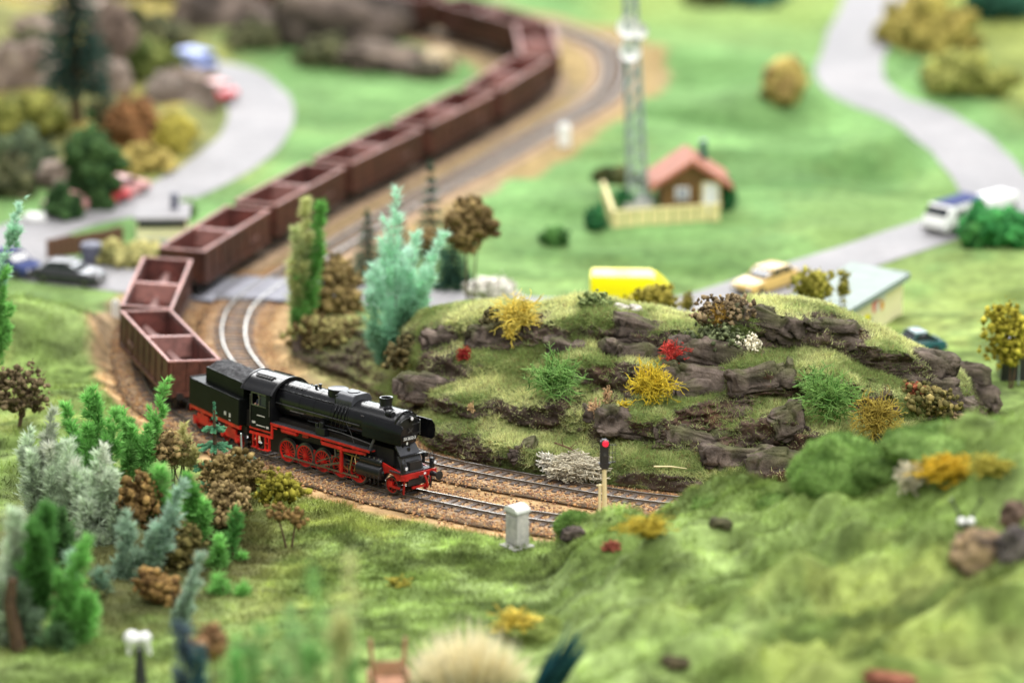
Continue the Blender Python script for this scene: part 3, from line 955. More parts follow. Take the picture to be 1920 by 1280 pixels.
def running_gear():
    MB().box((-5.6, 0, 1.35), (10.8, 0.86, 0.9)).box((-5.9, 0, 1.9), (9.4, 1.3, 0.9)).box((-1.9, 0, 1.75), (2.2, 0.9, 0.8)).box((-10.2, 0, 0.95), (1.9, 1.2, 1.2)).build('main_frame', M['dark'], loco)
    for s in (-1, 1):
        b = MB().box((-6.05, s * 1.10, 2.17), (7.5, 0.46, 0.05)).build('running_board', M['tread'], loco)
        e = MB().box((-6.05, s * 1.335, 2.12), (7.5, 0.03, 0.13)).box((-6.05, s * 1.0, 2.11), (7.5, 0.2, 0.06))
        e.build('edge_strip', M['red'], b)
        MB().bar((-5.95, s * 1.24, 1.84), (-4.35, s * 1.24, 1.84), 0.1, 0.2).bar((-4.35, s * 1.24, 1.80), (-2.65, s * 1.24, 1.92), 0.1, 0.17).box((-4.5, s * 1.2, 1.15), (0.15, 0.16, 1.3)).box((-6.0, s * 1.15, 1.95), (0.12, 0.2, 0.24)).build('motion_bracket', M['red'], loco, bevel=0.02)
        MB().box((-7.0, s * 1.17, 2.0), (0.1, 0.22, 0.2)).box((-7.35, s * 1.1, 1.92), (0.34, 0.12, 0.22)).box((-3.4, s * 1.22, 2.02), (0.5, 0.12, 0.1)).build('frame_bracket', M['red'], loco)
        MB().lathe([(-9.1, 0.10), (-9.04, 0.165), (-7.95, 0.165), (-7.88, 0.10)], (0, s * 1.14, 1.92), 'x', 16).build('air_tank', M['red'], loco, True)
        # cab underframe and steps
        MB().box((-10.55, s * 1.33, 1.62), (1.7, 0.07, 0.10)).box((-10.55, s * 1.30, 1.34), (1.75, 0.08, 0.14)).box((-9.70, s * 1.31, 1.70), (0.12, 0.08, 0.82)).box((-9.5, s * 1.28, 2.06), (0.5, 0.08, 0.10)).box((-9.55, s * 1.28, 1.9), (0.4, 0.06, 0.06)).build('cab_frame', M['red'], loco)
        for x0 in (-11.0, -10.05):
            st = MB()
            st.box((x0 - 0.14, s * 1.30, 0.95), (0.06, 0.14, 0.75)).box((x0 + 0.14, s * 1.30, 0.95), (0.06, 0.14, 0.75)).box((x0, s * 1.32, 0.58), (0.36, 0.24, 0.05)).box((x0, s * 1.30, 0.95), (0.3, 0.16, 0.04))
            st.build('cab_step', M['red'], loco)
        MB().tube([(-10.9, s * 1.30, 0.50), (-10.0, s * 1.30, 0.50)], 0.035).build('step_rod', M['red'], loco)
        # cylinder and valve chest
        c = MB().lathe([(-3.35, 0.30), (-3.3, 0.40), (-1.62, 0.40), (-1.56, 0.30)], (0, s * 0.98, 1.02), 'x', 20).lathe([(-3.2, 0.20), (-3.15, 0.25), (-1.7, 0.25), (-1.62, 0.18)], (0, s * 0.98, 1.56), 'x', 16).box((-2.45, s * 0.9, 1.3), (1.4, 0.55, 0.5))
        cy = c.build('cylinder', M['satin'], loco, True)
        MB().cyl((-1.60, s * 0.98, 1.02), (-1.48, s * 0.98, 1.02), 0.2, 0.14, 12).cyl((-3.34, s * 0.98, 1.02), (-3.5, s * 0.98, 1.02), 0.16, 0.1, 12).build('cylinder_cover', M['satin'], cy, True)
        g = MB()
        for k in range(5):
            g.cyl((-3.1 + 0.34 * k, s * 1.2, 1.78), (-3.1 + 0.34 * k, s * 1.2, 1.86), 0.05, 0.04, 8)
        g.build('oil_cup', M['steel'], cy, True)
        # rods and valve gear
        MB().bar((-9.15, s * 0.95, 0.41), (-3.45, s * 0.95, 0.41), 0.05, 0.10).build('coupling_rod', M['steel'], loco)
        MB().bar((-3.5, s * 1.0, 1.02), (-4.6, s * 1.0, 1.02), 0.06, 0.06).box((-4.55, s * 1.02, 1.02), (0.36, 0.16, 0.30)).bar((-3.6, s * 1.03, 1.22), (-5.2, s * 1.03, 1.22), 0.06, 0.06).build('piston_rod', M['steel'], loco)
        MB().bar((-4.6, s * 1.09, 1.0), (-6.4, s * 1.09, 0.42), 0.05, 0.11).build('main_rod', M['steel'], loco)
        MB().bar((-3.75, s * 1.12, 1.62), (-3.95, s * 1.12, 0.72), 0.04, 0.08).bar((-3.2, s * 1.12, 1.55), (-4.9, s * 1.12, 1.62), 0.04, 0.06).bar((-4.05, s * 1.12, 0.74), (-4.5, s * 1.12, 0.9), 0.04, 0.05).build('combination_lever', M['brass'], loco)
        MB().tube([(-4.95, s * 1.14, 1.98), (-5.05, s * 1.14, 1.62), (-4.98, s * 1.14, 1.25)], 0.06, 6).bar((-5.0, s * 1.15, 1.3), (-6.4, s * 1.15, 0.68), 0.04, 0.06).build('expansion_link', M['steel'], loco)
        for k in range(4):
            MB().tube([(-2.6 + 0.3 * k, s * 1.16, 1.0), (-2.5 + 0.3 * k, s * 1.36, 0.85), (-2.5 + 0.3 * k, s * 1.34, 0.42)], 0.025, 5).build('drain_pipe', M['dark'], loco)
        MB().tube([(-3.45, s * 1.1, 1.75), (-3.5, s * 1.2, 1.5), (-3.3, s * 1.3, 1.2), (-3.45, s * 1.3, 0.8)], 0.03, 6).build('brass_pipe', M['brass'], loco, True)
        # brake gear between the wheels
        for x in (-8.28, -6.95, -5.6, -4.2):
            MB().bar((x, s * 0.8, 1.15), (x + 0.05, s * 0.82, 0.25), 0.08, 0.1).build('brake_hanger', M['red'], loco)
        MB().tube([(-9.5, s * 0.85, 0.22), (-3.4, s * 0.85, 0.22)], 0.03, 6).build('brake_rod', M['red'], loco)


def wheel_parts(r, spokes, weight):
    """centre mesh (red) and tyre mesh (steel), axis along y"""
    w = MB()
    w.lathe([(-0.05, r * 0.78), (0.05, r * 0.78), (0.05, r * 0.90), (-0.05, r * 0.90)], axis='y', n=28, close=True)
    for k in range(spokes):
        a = 2 * math.pi * k / spokes
        w.bar((r * 0.18 * math.cos(a), 0, r * 0.18 * math.sin(a)), (r * 0.82 * math.cos(a), 0, r * 0.82 * math.sin(a)), 0.05, 0.035)
    w.lathe([(-0.07, r * 0.22), (0.08, r * 0.2), (0.09, r * 0.08)], axis='y', n=14)
    if weight:
        pts = [(r * 0.80 * math.cos(a), r * 0.80 * math.sin(a)) for a in np.linspace(-2.2, -0.94, 9)]
        w.prism(pts + [(r * 0.3 * math.cos(a), r * 0.42 * math.sin(a)) for a in (-0.94, -2.2)], 'y', -0.04, 0.04)
        w.lathe([(-0.07, 0.09), (0.12, 0.09)], (0, 0, -r * 0.42 + 0.02), 'y', 10)
    t = MB().lathe([(-0.075, r * 0.88), (-0.075, r), (0.05, r), (0.055, r * 1.07), (0.09, r * 1.07), (0.09, r * 0.88)], axis='y', n=32, close=True)
    disc = MB().lathe([(0.02, r * 0.8), (0.035, r * 0.8)], axis='y', n=24)
    return w.mesh('wheel_centre', M['red'], True), t.mesh('tyre', M['darksteel'], True), disc.mesh('wheel_back', M['dark'])


DRIVE = wheel_parts(0.675, 15, True)
PILOT = wheel_parts(0.46, 9, False)
TENDER = wheel_parts(0.46, 9, False)


def add_wheel(name, parts, x, s, r, parent, y=0.75):
    w = bpy.data.objects.new(name, parts[0])
    w.location = (x, s * y, r)
    w.rotation_euler = (0, 0, 0 if s > 0 else math.pi)
    link(w, parent)
    for nm, me in (('tyre', parts[1]), ('wheel_back', parts[2])):
        q = bpy.data.objects.new(nm, me)
        if nm == 'tyre':
            q.scale = (1, -1, 1)
            q.rotation_euler = (0, 0, 0)
        else:
            q.location = (0, -0.06, 0)
        link(q, w)
    return w


running_gear()
for s in (-1, 1):
    for x in (-8.97, -7.62, -6.27, -4.92, -3.57):
        add_wheel('driving_wheel', DRIVE, x, s, 0.675, loco, 0.80)
    add_wheel('pilot_wheel', PILOT, -1.1, s, 0.46, loco, 0.78)
for x, r in ((-8.97, 0.655), (-7.62, 0.655), (-6.27, 0.655), (-4.92, 0.675), (-3.57, 0.675), (-1.1, 0.46)):
    MB().cyl((x, -0.75, r), (x, 0.75, r), 0.1, 0.1, 10).build('axle', M['dark'], loco)


def front_end():
    # stepped grey front plates under the smokebox
    MB().add([(-1.0, -0.72, 2.62), (-1.0, 0.72, 2.62), (-0.62, 0.72, 2.12), (-0.62, -0.72, 2.12), (-1.1, -0.72, 2.55), (-1.1, 0.72, 2.55), (-0.7, 0.72, 2.08), (-0.7, -0.72, 2.08)],
             [(0, 1, 2, 3), (7, 6, 5, 4), (0, 3, 7, 4), (1, 5, 6, 2), (3, 2, 6, 7), (0, 4, 5, 1)]).build('front_plate', M['grey'], loco, bevel=0.015)
    MB().box((-0.56, 0, 2.10), (0.24, 1.62, 0.05)).build('front_ledge', M['satin'], loco, bevel=0.01)
    MB().add([(-0.60, -0.70, 2.05), (-0.60, 0.70, 2.05), (-0.32, 0.70, 1.36), (-0.32, -0.70, 1.36), (-0.9, -0.70, 2.05), (-0.9, 0.70, 2.05), (-0.6, 0.70, 1.36), (-0.6, -0.70, 1.36)],
             [(0, 1, 2, 3), (7, 6, 5, 4), (0, 3, 7, 4), (1, 5, 6, 2), (3, 2, 6, 7), (0, 4, 5, 1)]).build('front_plate', M['grey'], loco, bevel=0.015)
    MB().bar((-0.78, -0.06, 2.36), (-0.72, 0.06, 2.36), 0.12, 0.16).build('lamp_iron', M['satin'], loco)
    MB().cyl((-0.58, 0.86, 2.02), (-0.30, 0.86, 2.02), 0.13, 0.13, 12).box((-0.5, 0.86, 1.75), (0.12, 0.12, 0.4)).build('train_heating_valve', M['satin'], loco, True)
    MB().box((-0.55, 0, 1.325), (1.0, 2.3, 0.05)).build('front_platform', M['tread'], loco)
    bm_ = MB().box((0, 0, 1.14), (0.09, 2.62, 0.30)).build('buffer_beam', M['red'], loco, bevel=0.015)
    MB().box((0.055, 0.42, 1.15), (0.02, 0.14, 0.10)).build('marking', M['white'], bm_)
    # side frame plates with curved guard over the pilot wheel
    for s in (-1, 1):
        prof = [(-0.05, 1.0), (-0.05, 1.28), (-1.75, 1.66), (-1.85, 1.2), (-1.7, 1.18)] + [(-1.1 + 0.62 * math.cos(a), 0.55 + 0.62 * math.sin(a)) for a in np.linspace(math.pi - 0.6, 0.5, 9)] + [(-0.35, 0.9)]
        MB().prism(prof, 'y', s * 0.96, s * 1.04).build('front_frame', M['red'], loco)
        MB().bar((-0.2, s * 0.85, 1.0), (-0.3, s * 0.80, 0.12), 0.07, 0.16).build('guard_iron', M['red'], loco)
        MB().box((-0.65, s * 0.98, 0.45), (0.5, 0.10, 0.10)).box((-1.1, s * 0.92, 0.55), (0.3, 0.12, 0.3)).build('axle_box', M['red'], loco)
        # lamps on brackets
        l = MB().cyl((-0.02, s * 1.06, 1.66), (0.16, s * 1.06, 1.66), 0.10, 0.115, 16).box((-0.06, s * 1.06, 1.62), (0.16, 0.2, 0.5)).build('headlight', M['signal'], loco, True)
        MB().cyl((0.158, s * 1.06, 1.66), (0.175, s * 1.06, 1.66), 0.098, 0.08, 16).build('lamp_lens', M['lens'], l)
        MB().tube([(-0.1, s * 0.92, 1.36), (-0.1, s * 0.92, 2.0), (-0.1, s * 0.98, 2.14), (-0.1, s * 1.14, 2.14), (-0.1, s * 1.20, 2.0), (-0.1, s * 1.20, 1.36)], 0.025, 6).build('lamp_guard_rail', M['dark'], loco)
    # only the far side carries its buffer
    bu = MB().cyl((0.04, 0.92, 1.06), (0.34, 0.92, 1.06), 0.15, 0.12, 14).build('buffer', M['satin'], loco, True)
    MB().lathe([(0.30, 0.10), (0.56, 0.10), (0.58, 0.25), (0.63, 0.255), (0.65, 0.2), (0.66, 0.02)], (0, 0.92, 1.06), 'x', 20).build('buffer_disc', M['dark'], bu, True)
    MB().box((0.02, -0.92, 1.06), (0.1, 0.24, 0.24)).build('buffer_socket', M['red'], loco)
    MB().bar((0.05, 0, 1.06), (0.26, 0, 1.02), 0.08, 0.1).box((0.28, 0, 1.1), (0.07, 0.07, 0.16)).build('coupling_hook', M['darksteel'], loco)
    MB().tube([(0.05, 0.42, 1.0), (0.14, 0.46, 0.8), (0.12, 0.56, 0.55), (0.08, 0.62, 0.34)], 0.055, 8).build('brake_hose', M['red'], loco, True)
    MB().tube([(0.06, 0.66, 0.96), (0.16, 0.66, 0.9), (0.18, 0.68, 0.5), (0.14, 0.78, 0.34), (0.08, 0.88, 0.5), (0.06, 0.9, 0.92)], 0.035, 8).build('brake_hose', M['dark'], loco, True)
    MB().bar((0.03, 0.86, 1.0), (0.03, 0.80, 0.42), 0.05, 0.09).build('hose_bracket', M['red'], loco)
    MB().box((-0.1, -0.02, 0.78), (0.12, 1.42, 0.42)).build('coupler_box', M['dark'], loco, bevel=0.04)
    MB().box((0.0, 0.05, 0.48), (0.1, 1.0, 0.10)).build('coupler_bar', M['red'], loco)


front_end()


def cab():
    for s in (-1, 1):
        y = s * 1.36
        sd = MB()
        sd.box((-10.55, y, 2.30), (1.5, 0.05, 1.24)).box((-9.96, y, 3.30), (0.32, 0.05, 0.76)).box((-11.26, y, 3.30), (0.08, 0.05, 0.76)).box((-10.55, y, 3.72), (1.5, 0.05, 0.10))
        side = sd.build('cab_side', M['green'], loco)
        fr = MB()
        fr.box((-10.67, y + s * 0.03, 2.95), (1.14, 0.04, 0.06)).box((-10.67, y + s * 0.03, 3.64), (1.14, 0.04, 0.05)).box((-11.2, y + s * 0.03, 3.3), (0.05, 0.04, 0.7)).box((-10.64, y + s * 0.03, 3.3), (0.05, 0.04, 0.66))
        fr.build('window_frame', M['steel'], side)
        MB().box((-10.38, y - s * 0.02, 3.30), (0.48, 0.012, 0.64)).build('window_pane', M['carglass'], side)
        for z0, x0, w in ((2.42, -10.5, 0.62), (1.98, -11.05, 0.25), (1.86, -10.5, 0.7), (1.86, -9.98, 0.2)):
            MB().box((x0, y + s * 0.03, z0), (w, 0.012, 0.05 if w > 0.5 else 0.12)).build('works_plate', M['concrete'], side)
        MB().tube([(-9.82, y + s * 0.06, 2.5), (-9.80, y + s * 0.08, 3.4)], 0.025, 6).tube([(-11.3, y + s * 0.06, 1.9), (-11.3, y + s * 0.06, 3.5)], 0.025, 6).build('grab_rail', M['steel'], side)
    MB().box((-9.86, 0, 2.75), (0.06, 2.66, 1.95)).build('cab_front', M['satin'], loco)
    MB().box((-10.6, 0, 1.72), (1.5, 2.66, 0.06)).build('cab_floor', M['dark'], loco)
    MB().box((-10.1, 0, 2.7), (0.4, 1.3, 1.6)).build('backhead', M['dark'], loco)
    R_, zc = 1.655, 2.885
    n = 18
    a0 = math.acos((3.70 - zc) / R_)
    angs = np.linspace(-a0, a0, n)
    out = [(R_ * math.sin(a), zc + R_ * math.cos(a)) for a in angs]
    inn = [((R_ - 0.06) * math.sin(a), zc + (R_ - 0.06) * math.cos(a)) for a in reversed(angs)]
    rf = MB().prism(out + inn, 'x', -12.0, -9.62).build('cab_roof', M['black'], loco, True, angle=30)
    for xa, xb in ((-12.04, -11.94), (-9.72, -9.58)):
        o2 = [((R_ + 0.035) * math.sin(a), zc + (R_ + 0.035) * math.cos(a)) for a in angs]
        i2 = [((R_ - 0.10) * math.sin(a), zc + (R_ - 0.10) * math.cos(a)) for a in reversed(angs)]
        MB().prism(o2 + i2, 'x', xa, xb).build('roof_rim', M['satin'], rf, True, angle=30)
    gable = [(R_ * 0.96 * math.sin(a), zc + R_ * 0.96 * math.cos(a)) for a in angs]
    MB().prism(gable, 'x', -9.88, -9.84).build('gable_panel', M['satin'], loco)
    for s in (-1, 1):
        a = s * 0.42
        p = Vector((-10.95, (R_ + 0.03) * math.sin(a), zc + (R_ + 0.03) * math.cos(a)))
        rot = Matrix.Rotation(-a, 3, 'X')
        vm = MB()
        for k in range(6):
            vm.box(p + rot @ Vector((-0.55 + 0.22 * k, 0, 0.0)), (0.16, 0.16, 0.06), rot)
        vm.box(p + rot @ Vector((0, 0.13, 0)), (1.45, 0.05, 0.06), rot)
        vm.build('roof_vent', M['dark'], rf)


cab()

# the engine driver at the cab window
drv = thing('person', 'engine driver in dark clothes looking out of the locomotive cab window', 'person', loco.matrix_basis @ Vector((-10.9, -1.0, 1.76)), loco.rotation_euler)


def skin_figure(name, pts, edges, radii, m, parent, sub=2):
    me = bpy.data.meshes.new(name)
    me.from_pydata(pts, edges, [])
    o = bpy.data.objects.new(name, me)
    link(o, parent)
    me.materials.append(m)
    sk = o.modifiers.new('skin', 'SKIN')
    for v, r in zip(me.skin_vertices[0].data, radii):
        v.radius = (r, r)
    me.skin_vertices[0].data[0].use_root = True
    ss = o.modifiers.new('sub', 'SUBSURF')
    ss.levels = ss.render_levels = sub
    sk.use_smooth_shade = True
    return o


# standing figure facing out over the cab side (local -y)
skin_figure('body', [(0, 0, 0.9), (0, 0, 1.15), (0, -0.02, 1.4), (0, -0.03, 1.5), (0.2, -0.02, 1.38), (0.26, -0.12, 1.15), (0.16, -0.26, 1.22), (-0.2, -0.02, 1.38), (-0.26, -0.12, 1.15), (-0.18, -0.26, 1.22), (0.1, 0, 0.85), (0.11, 0, 0.45), (0.11, 0, 0.05), (-0.1, 0, 0.85), (-0.11, 0, 0.45), (-0.11, 0, 0.05)],
            [(0, 1), (1, 2), (2, 3), (2, 4), (4, 5), (5, 6), (2, 7), (7, 8), (8, 9), (0, 10), (10, 11), (11, 12), (0, 13), (13, 14), (14, 15)],
            [0.17, 0.17, 0.18, 0.08, 0.08, 0.06, 0.045, 0.08, 0.06, 0.045, 0.1, 0.075, 0.06, 0.1, 0.075, 0.06], M['cloth'], drv)
hd = MB().sphere((0, -0.06, 1.64), 0.13, 14, 10, (0.82, 0.95, 1.12)).sphere((0, -0.19, 1.63), 0.03, 8, 6).sphere((0.115, -0.05, 1.64), 0.03, 6, 5).sphere((-0.115, -0.05, 1.64), 0.03, 6, 5).build('head', M['skin'], drv, True)
MB().lathe([(1.70, 0.125), (1.79, 0.12), (1.80, 0.02)], (0, -0.05, 0), 'z', 14).box((0, -0.2, 1.705), (0.16, 0.12, 0.02)).build('cap', M['cloth'], hd, True)
for s in (-1, 1):
    MB().sphere((0.05 * s, -0.172, 1.665), 0.014, 6, 5).build('eye', M['dark'], hd)
MB().box((0.12, -0.29, 1.235), (0.09, 0.1, 0.06)).box((-0.14, -0.29, 1.235), (0.09, 0.1, 0.06)).build('hand', M['skin'], drv, bevel=0.02)

# ------------------------------------------------------------------ tender
tend = thing('coal_tender', 'black four-axle coal tender with red bogies coupled behind the locomotive', 'tender', (-15.5, 9.25, 0.07), (math.radians(-3.6), math.radians(-1.0), math.radians(-55)))


def tender_parts():
    L0, L1 = -2.85, 2.55
    tk = MB().box(((L0 + L1) / 2, 0, 2.22), (L1 - L0, 2.66, 1.52)).build('water_tank', M['green'], tend, bevel=0.05)
    MB().box((L0 + 0.03, 0, 3.0), (0.05, 2.6, 0.05)).build('tank_lip', M['green'], tk)
    cs = [(-1.02, 2.97), (-1.02, 3.86), (-0.97, 3.86), (-0.97, 3.0), (0.97, 3.0), (0.97, 3.86), (1.02, 3.86), (1.02, 2.97)]
    bk = MB().prism(cs, 'x', -1.55, 2.5).box((-1.53, 0, 3.42), (0.05, 2.0, 0.88)).box((2.48, 0, 3.42), (0.05, 2.0, 0.88)).build('coal_bunker', M['green'], tend)
    nx, ny = 46, 24
    X, Y, Fq = grid_mesh(np.linspace(-1.5, 2.46, nx), np.linspace(-0.97, 0.97, ny))
    P = np.stack([X, Y, X * 0], 1)
    Z = 3.80 + 0.34 * (1 - (Y / 0.97) ** 2) + 0.09 * fbm(P * 4, 3, 60) + 0.08 * fbm(P * 9, 2, 61)
    np_obj('coal', np.stack([X, Y, Z], 1), Fq, M['coal'], None, False, bk)
    MB().cyl((-2.2, 0.2, 2.98), (-2.2, 0.2, 3.1), 0.36, 0.34, 18).build('filler_lid', M['satin'], tk, True)
    for s in (-1, 1):
        # pale blocks of lettering on the tank side
        for x, w, h in ((1.12, 0.22, 0.20), (1.62, 0.16, 0.24), (1.62, 0.2, 0.05)):
            MB().box((x, s * 1.337, 1.86 if h > 0.1 else 1.58), (w, 0.008, h)).build('lettering_block', M['concrete'], tk)
        MB().box(((L0 + L1) / 2, s * 1.2, 1.36), (L1 - L0, 0.14, 0.22)).build('side_frame', M['red'], tend)
        for xb in (-1.7, 1.3):
            bg_ = MB().box((xb, s * 1.02, 0.62), (2.2, 0.1, 0.34)).box((xb, s * 1.04, 0.92), (1.2, 0.12, 0.3)).box((xb, s * 1.02, 1.15), (0.4, 0.2, 0.25)).build('bogie_frame', M['red'], tend, bevel=0.03)
            for dx in (-0.75, 0.75):
                MB().cyl((xb + dx, s * 1.0, 0.5), (xb + dx, s * 1.16, 0.5), 0.17, 0.15, 12).build('axle_box', M['red'], bg_, True)
    for xb in (-1.7, 1.3):
        for dx in (-0.75, 0.75):
            for s in (-1, 1):
                add_wheel('tender_wheel', TENDER, xb + dx, s, 0.46, tend, 0.78)
    MB().box((0, 0, 1.1), (5.0, 1.5, 0.5)).build('underframe', M['dark'], tend)
    MB().box((2.75, 0, 1.9), (0.5, 1.6, 0.9)).build('gangway', M['dark'], tend)
    MB().box((L0 - 0.06, 0, 1.2), (0.1, 2.4, 0.3)).build('buffer_beam', M['red'], tend)
    for s in (-1, 1):
        b = MB().cyl((L0 - 0.1, s * 0.9, 1.06), (L0 - 0.5, s * 0.9, 1.06), 0.12, 0.1, 12).cyl((L0 - 0.5, s * 0.9, 1.06), (L0 - 0.56, s * 0.9, 1.06), 0.24, 0.24, 16).build('buffer', M['dark'], tend, True)


tender_parts()

# ------------------------------------------------------------------ open bogie wagons
GR_W = 'open bogie hopper wagons in the freight train'


def make_wagon():
    t = thing('hopper_wagon', 'x', 'freight wagon', group=GR_W)
    L, W, zb, zt = 10.7, 3.06, 1.02, 2.98
    hx, hy, th = L / 2, W / 2, 0.09
    # four walls, sides leaning slightly outwards towards the rim
    b = MB()
    for s in (-1, 1):
        b.add([(-hx, s * (hy - 0.06), zb), (hx, s * (hy - 0.06), zb), (hx, s * hy, zt), (-hx, s * hy, zt), (-hx + th, s * (hy - 0.06 - th), zb), (hx - th, s * (hy - 0.06 - th), zb), (hx - th, s * (hy - th), zt), (-hx + th, s * (hy - th), zt)],
              [(0, 1, 2, 3), (4, 7, 6, 5), (0, 4, 5, 1), (3, 2, 6, 7), (0, 3, 7, 4), (1, 5, 6, 2)])
        b.box((s * (hx - th / 2), 0, (zb + zt) / 2), (th, W - 0.16, zt - zb))
    body = b.build('body', M['brown'], t)
    r = MB()
    for s in (-1, 1):
        r.box((0, s * (hy - 0.05), zt + 0.03), (L + 0.08, 0.20, 0.11))
        r.box((s * (hx - 0.05), 0, zt + 0.028), (0.18, W - 0.3, 0.105))
    r.build('rim', M['rim'], t, bevel=0.02)
    MB().box((0, 0, 2.35), (0.34, W - 0.24, 1.24), taper=1.0).build('cross_divider', M['rim'], t)
    # sloping hopper floors falling to both sides from a central saddle
    for s in (-1, 1):
        sx = s * hx / 2
        w = hy - 0.17
        sl = MB()
        x0, x1 = sx - hx / 2 + 0.14, sx + hx / 2 - 0.14
        prof = [(-w, 1.15), (-0.16, 2.05), (0.16, 2.05), (w, 1.15), (w, 1.05), (-w, 1.05)]
        sl.prism(prof, 'x', x0, x1)
        f = sl.build('hopper_floor', M['inside'], t)
        MB().prism([(-0.22, 2.045), (0, 2.20), (0.22, 2.045)], 'x', x0 + 0.02, x1 - 0.02).build('saddle_ridge', M['dust'], f)
        for sy in (-1, 1):
            MB().add([(sx - 0.14, 0, 2.18), (sx + 0.14, 0, 2.18), (sx + 0.18, sy * w, 1.2), (sx - 0.18, sy * w, 1.2), (sx - 0.14, 0, 2.28), (sx + 0.14, 0, 2.28), (sx + 0.18, sy * w, 1.9), (sx - 0.18, sy * w, 1.9)],
                     [(0, 1, 5, 4), (1, 2, 6, 5), (2, 3, 7, 6), (3, 0, 4, 7), (4, 5, 6, 7), (0, 3, 2, 1)]).build('saddle_rib', M['dust'], f)
    lin = MB()
    for s in (-1, 1):
        lin.box((0, s * (hy - 0.20), 2.0), (L - 0.3, 0.03, 1.85))
        lin.box((s * (hx - 0.13), 0, 2.0), (0.03, W - 0.4, 1.85))
    lin.build('lining', M['inside'], t)
    # outside ribs and planks
    rib = MB().box((0, 0, 2.0), (0.09, 0.05, 1.9)).mesh('side_rib', M['brown'])
    for s in (-1, 1):
        for k in range(9):
            o = bpy.data.objects.new('side_rib', rib)
            o.location = (-hx + 0.1 + k * (L - 0.2) / 8, s * (hy + 0.02), 0)
            link(o, t)
        MB().box((0, s * (hy - 0.02), 1.0), (L, 0.16, 0.2)).build('sill_beam', M['brown'], t)
        MB().box((-3.1, s * (hy + 0.028), 1.75), (0.5, 0.012, 0.22)).build('marking', M['dust'], t)
        MB().box((-2.35, s * (hy + 0.028), 1.75), (0.3, 0.012, 0.3)).build('marking', M['dust'], t)
        for k in range(4):
            o = bpy.data.objects.new('end_rib', MB().box((0, 0, 2.0), (0.08, 0.1, 1.85)).mesh('end_rib', M['brown']) if k == 0 and s == -1 else bpy.data.meshes['end_rib'])
            o.location = (s * (hx + 0.02), -1.15 + k * 0.767, 0)
            link(o, t)
    MB().box((0, 0, 0.86), (L - 0.3, 1.1, 0.3)).box((0, 0, 0.75), (3.4, 2.0, 0.5)).build('underframe', M['dark'], t)
    for xb in (-3.6, 3.6):
        bg_ = MB().box((xb, 0, 0.62), (0.5, 1.9, 0.2))
        for s in (-1, 1):
            bg_.box((xb, s * 1.0, 0.62), (2.3, 0.10, 0.26)).box((xb, s * 1.02, 0.42), (0.6, 0.14, 0.26))
        bo = bg_.build('bogie', M['dark'], t)
        for dx in (-0.8, 0.8):
            for s in (-1, 1):
                MB().lathe([(0.0, 0.06), (0.0, 0.44), (0.12, 0.44), (0.125, 0.475), (0.15, 0.475), (0.15, 0.06)], (xb + dx, s * 0.72 - 0.07, 0.44), 'y', 18).build('wheel', M['dark'], bo, True)
    for s in (-1, 1):
        for sy in (-1, 1):
            MB().cyl((s * hx, sy * 0.88, 1.04), (s * (hx + 0.42), sy * 0.88, 1.04), 0.12, 0.1, 10).cyl((s * (hx + 0.42), sy * 0.88, 1.04), (s * (hx + 0.47), sy * 0.88, 1.04), 0.22, 0.22, 14).build('buffer', M['dark'], t, True)
        MB().box((s * (hx + 0.02), 0, 1.04), (0.12, 2.5, 0.26)).build('buffer_beam', M['brown'], t)
        MB().bar((s * hx, 0, 0.8), (s * (hx + 0.55), 0, 0.8), 0.2, 0.1).build('coupler', M['dark'], t)
    return t


def train_positions():
    pos = [(-20.15, 19.15, -69.7), (-21.85, 30.3, -91.6), (-19.05, 42.75, -109.0)]
    P = OUTER
    s = np.concatenate([[0], np.cumsum(np.linalg.norm(np.diff(P, axis=0), axis=1))])
    k = np.argmin((P[:, 0] + 19.05) ** 2 + (P[:, 1] - 42.75) ** 2)
    c = s[k]
    for j in range(9):
        c -= 12.15
        a = np.array([np.interp(c - 3.6, s, P[:, d]) for d in (0, 1)])
        b = np.array([np.interp(c + 3.6, s, P[:, d]) for d in (0, 1)])
        m = (a + b) / 2
        pos.append((m[0], m[1], math.degrees(math.atan2(b[1] - a[1], b[0] - a[0]))))
    return pos


_ord = ['first', 'second', 'third', 'fourth', 'fifth', 'sixth', 'seventh', 'eighth', 'ninth', 'tenth', 'eleventh', 'twelfth']
_wl = ['red brown open wagon coupled directly behind the black tender', 'red brown open wagon, second behind the tender, at the sharp bend', 'red brown open wagon, third behind the tender, beside the level crossing',
       'red brown open wagon, fourth behind the tender, above the tall pale green shrub'] + ['blurred red brown open wagon, %s behind the tender' % w for w in _ord[4:]]
wag0 = make_wagon()
for i, (x, y, a) in enumerate(train_positions()):
    w = wag0 if i == 0 else copy_tree(wag0)
    ca = float(cant_at(np.array([[x, y]]))[0])
    w.location = (x, y, float(elev(x, y)))
    w.rotation_euler = (-math.atan(ca), 0, math.radians(a))
    w['label'] = _wl[i]
# ------------------------------------------------------------------ rocky outcrop of cork bark and turf beside the inner track
_base_px = [(545, 668), (600, 690), (660, 715), (740, 765), (800, 838), (860, 858), (920, 872), (1000, 888), (1100, 902), (1200, 915), (1300, 925), (1400, 935), (1500, 940), (1620, 940), (1720, 930), (1800, 890), (1850, 815), (1880, 775)]
_ridge_px = [(545, 628, 4), (600, 612, 5), (660, 606, 6), (740, 612, 8), (800, 584, 10.5), (860, 572, 11), (920, 566, 11.5), (1000, 574, 12), (1100, 554, 12), (1200, 576, 12), (1300, 592, 12), (1400, 562, 12.5),
             (1500, 562, 13), (1560, 574, 13), (1640, 612, 12), (1720, 650, 11), (1800, 698, 8), (1850, 746, 4), (1880, 772, 1.5)]


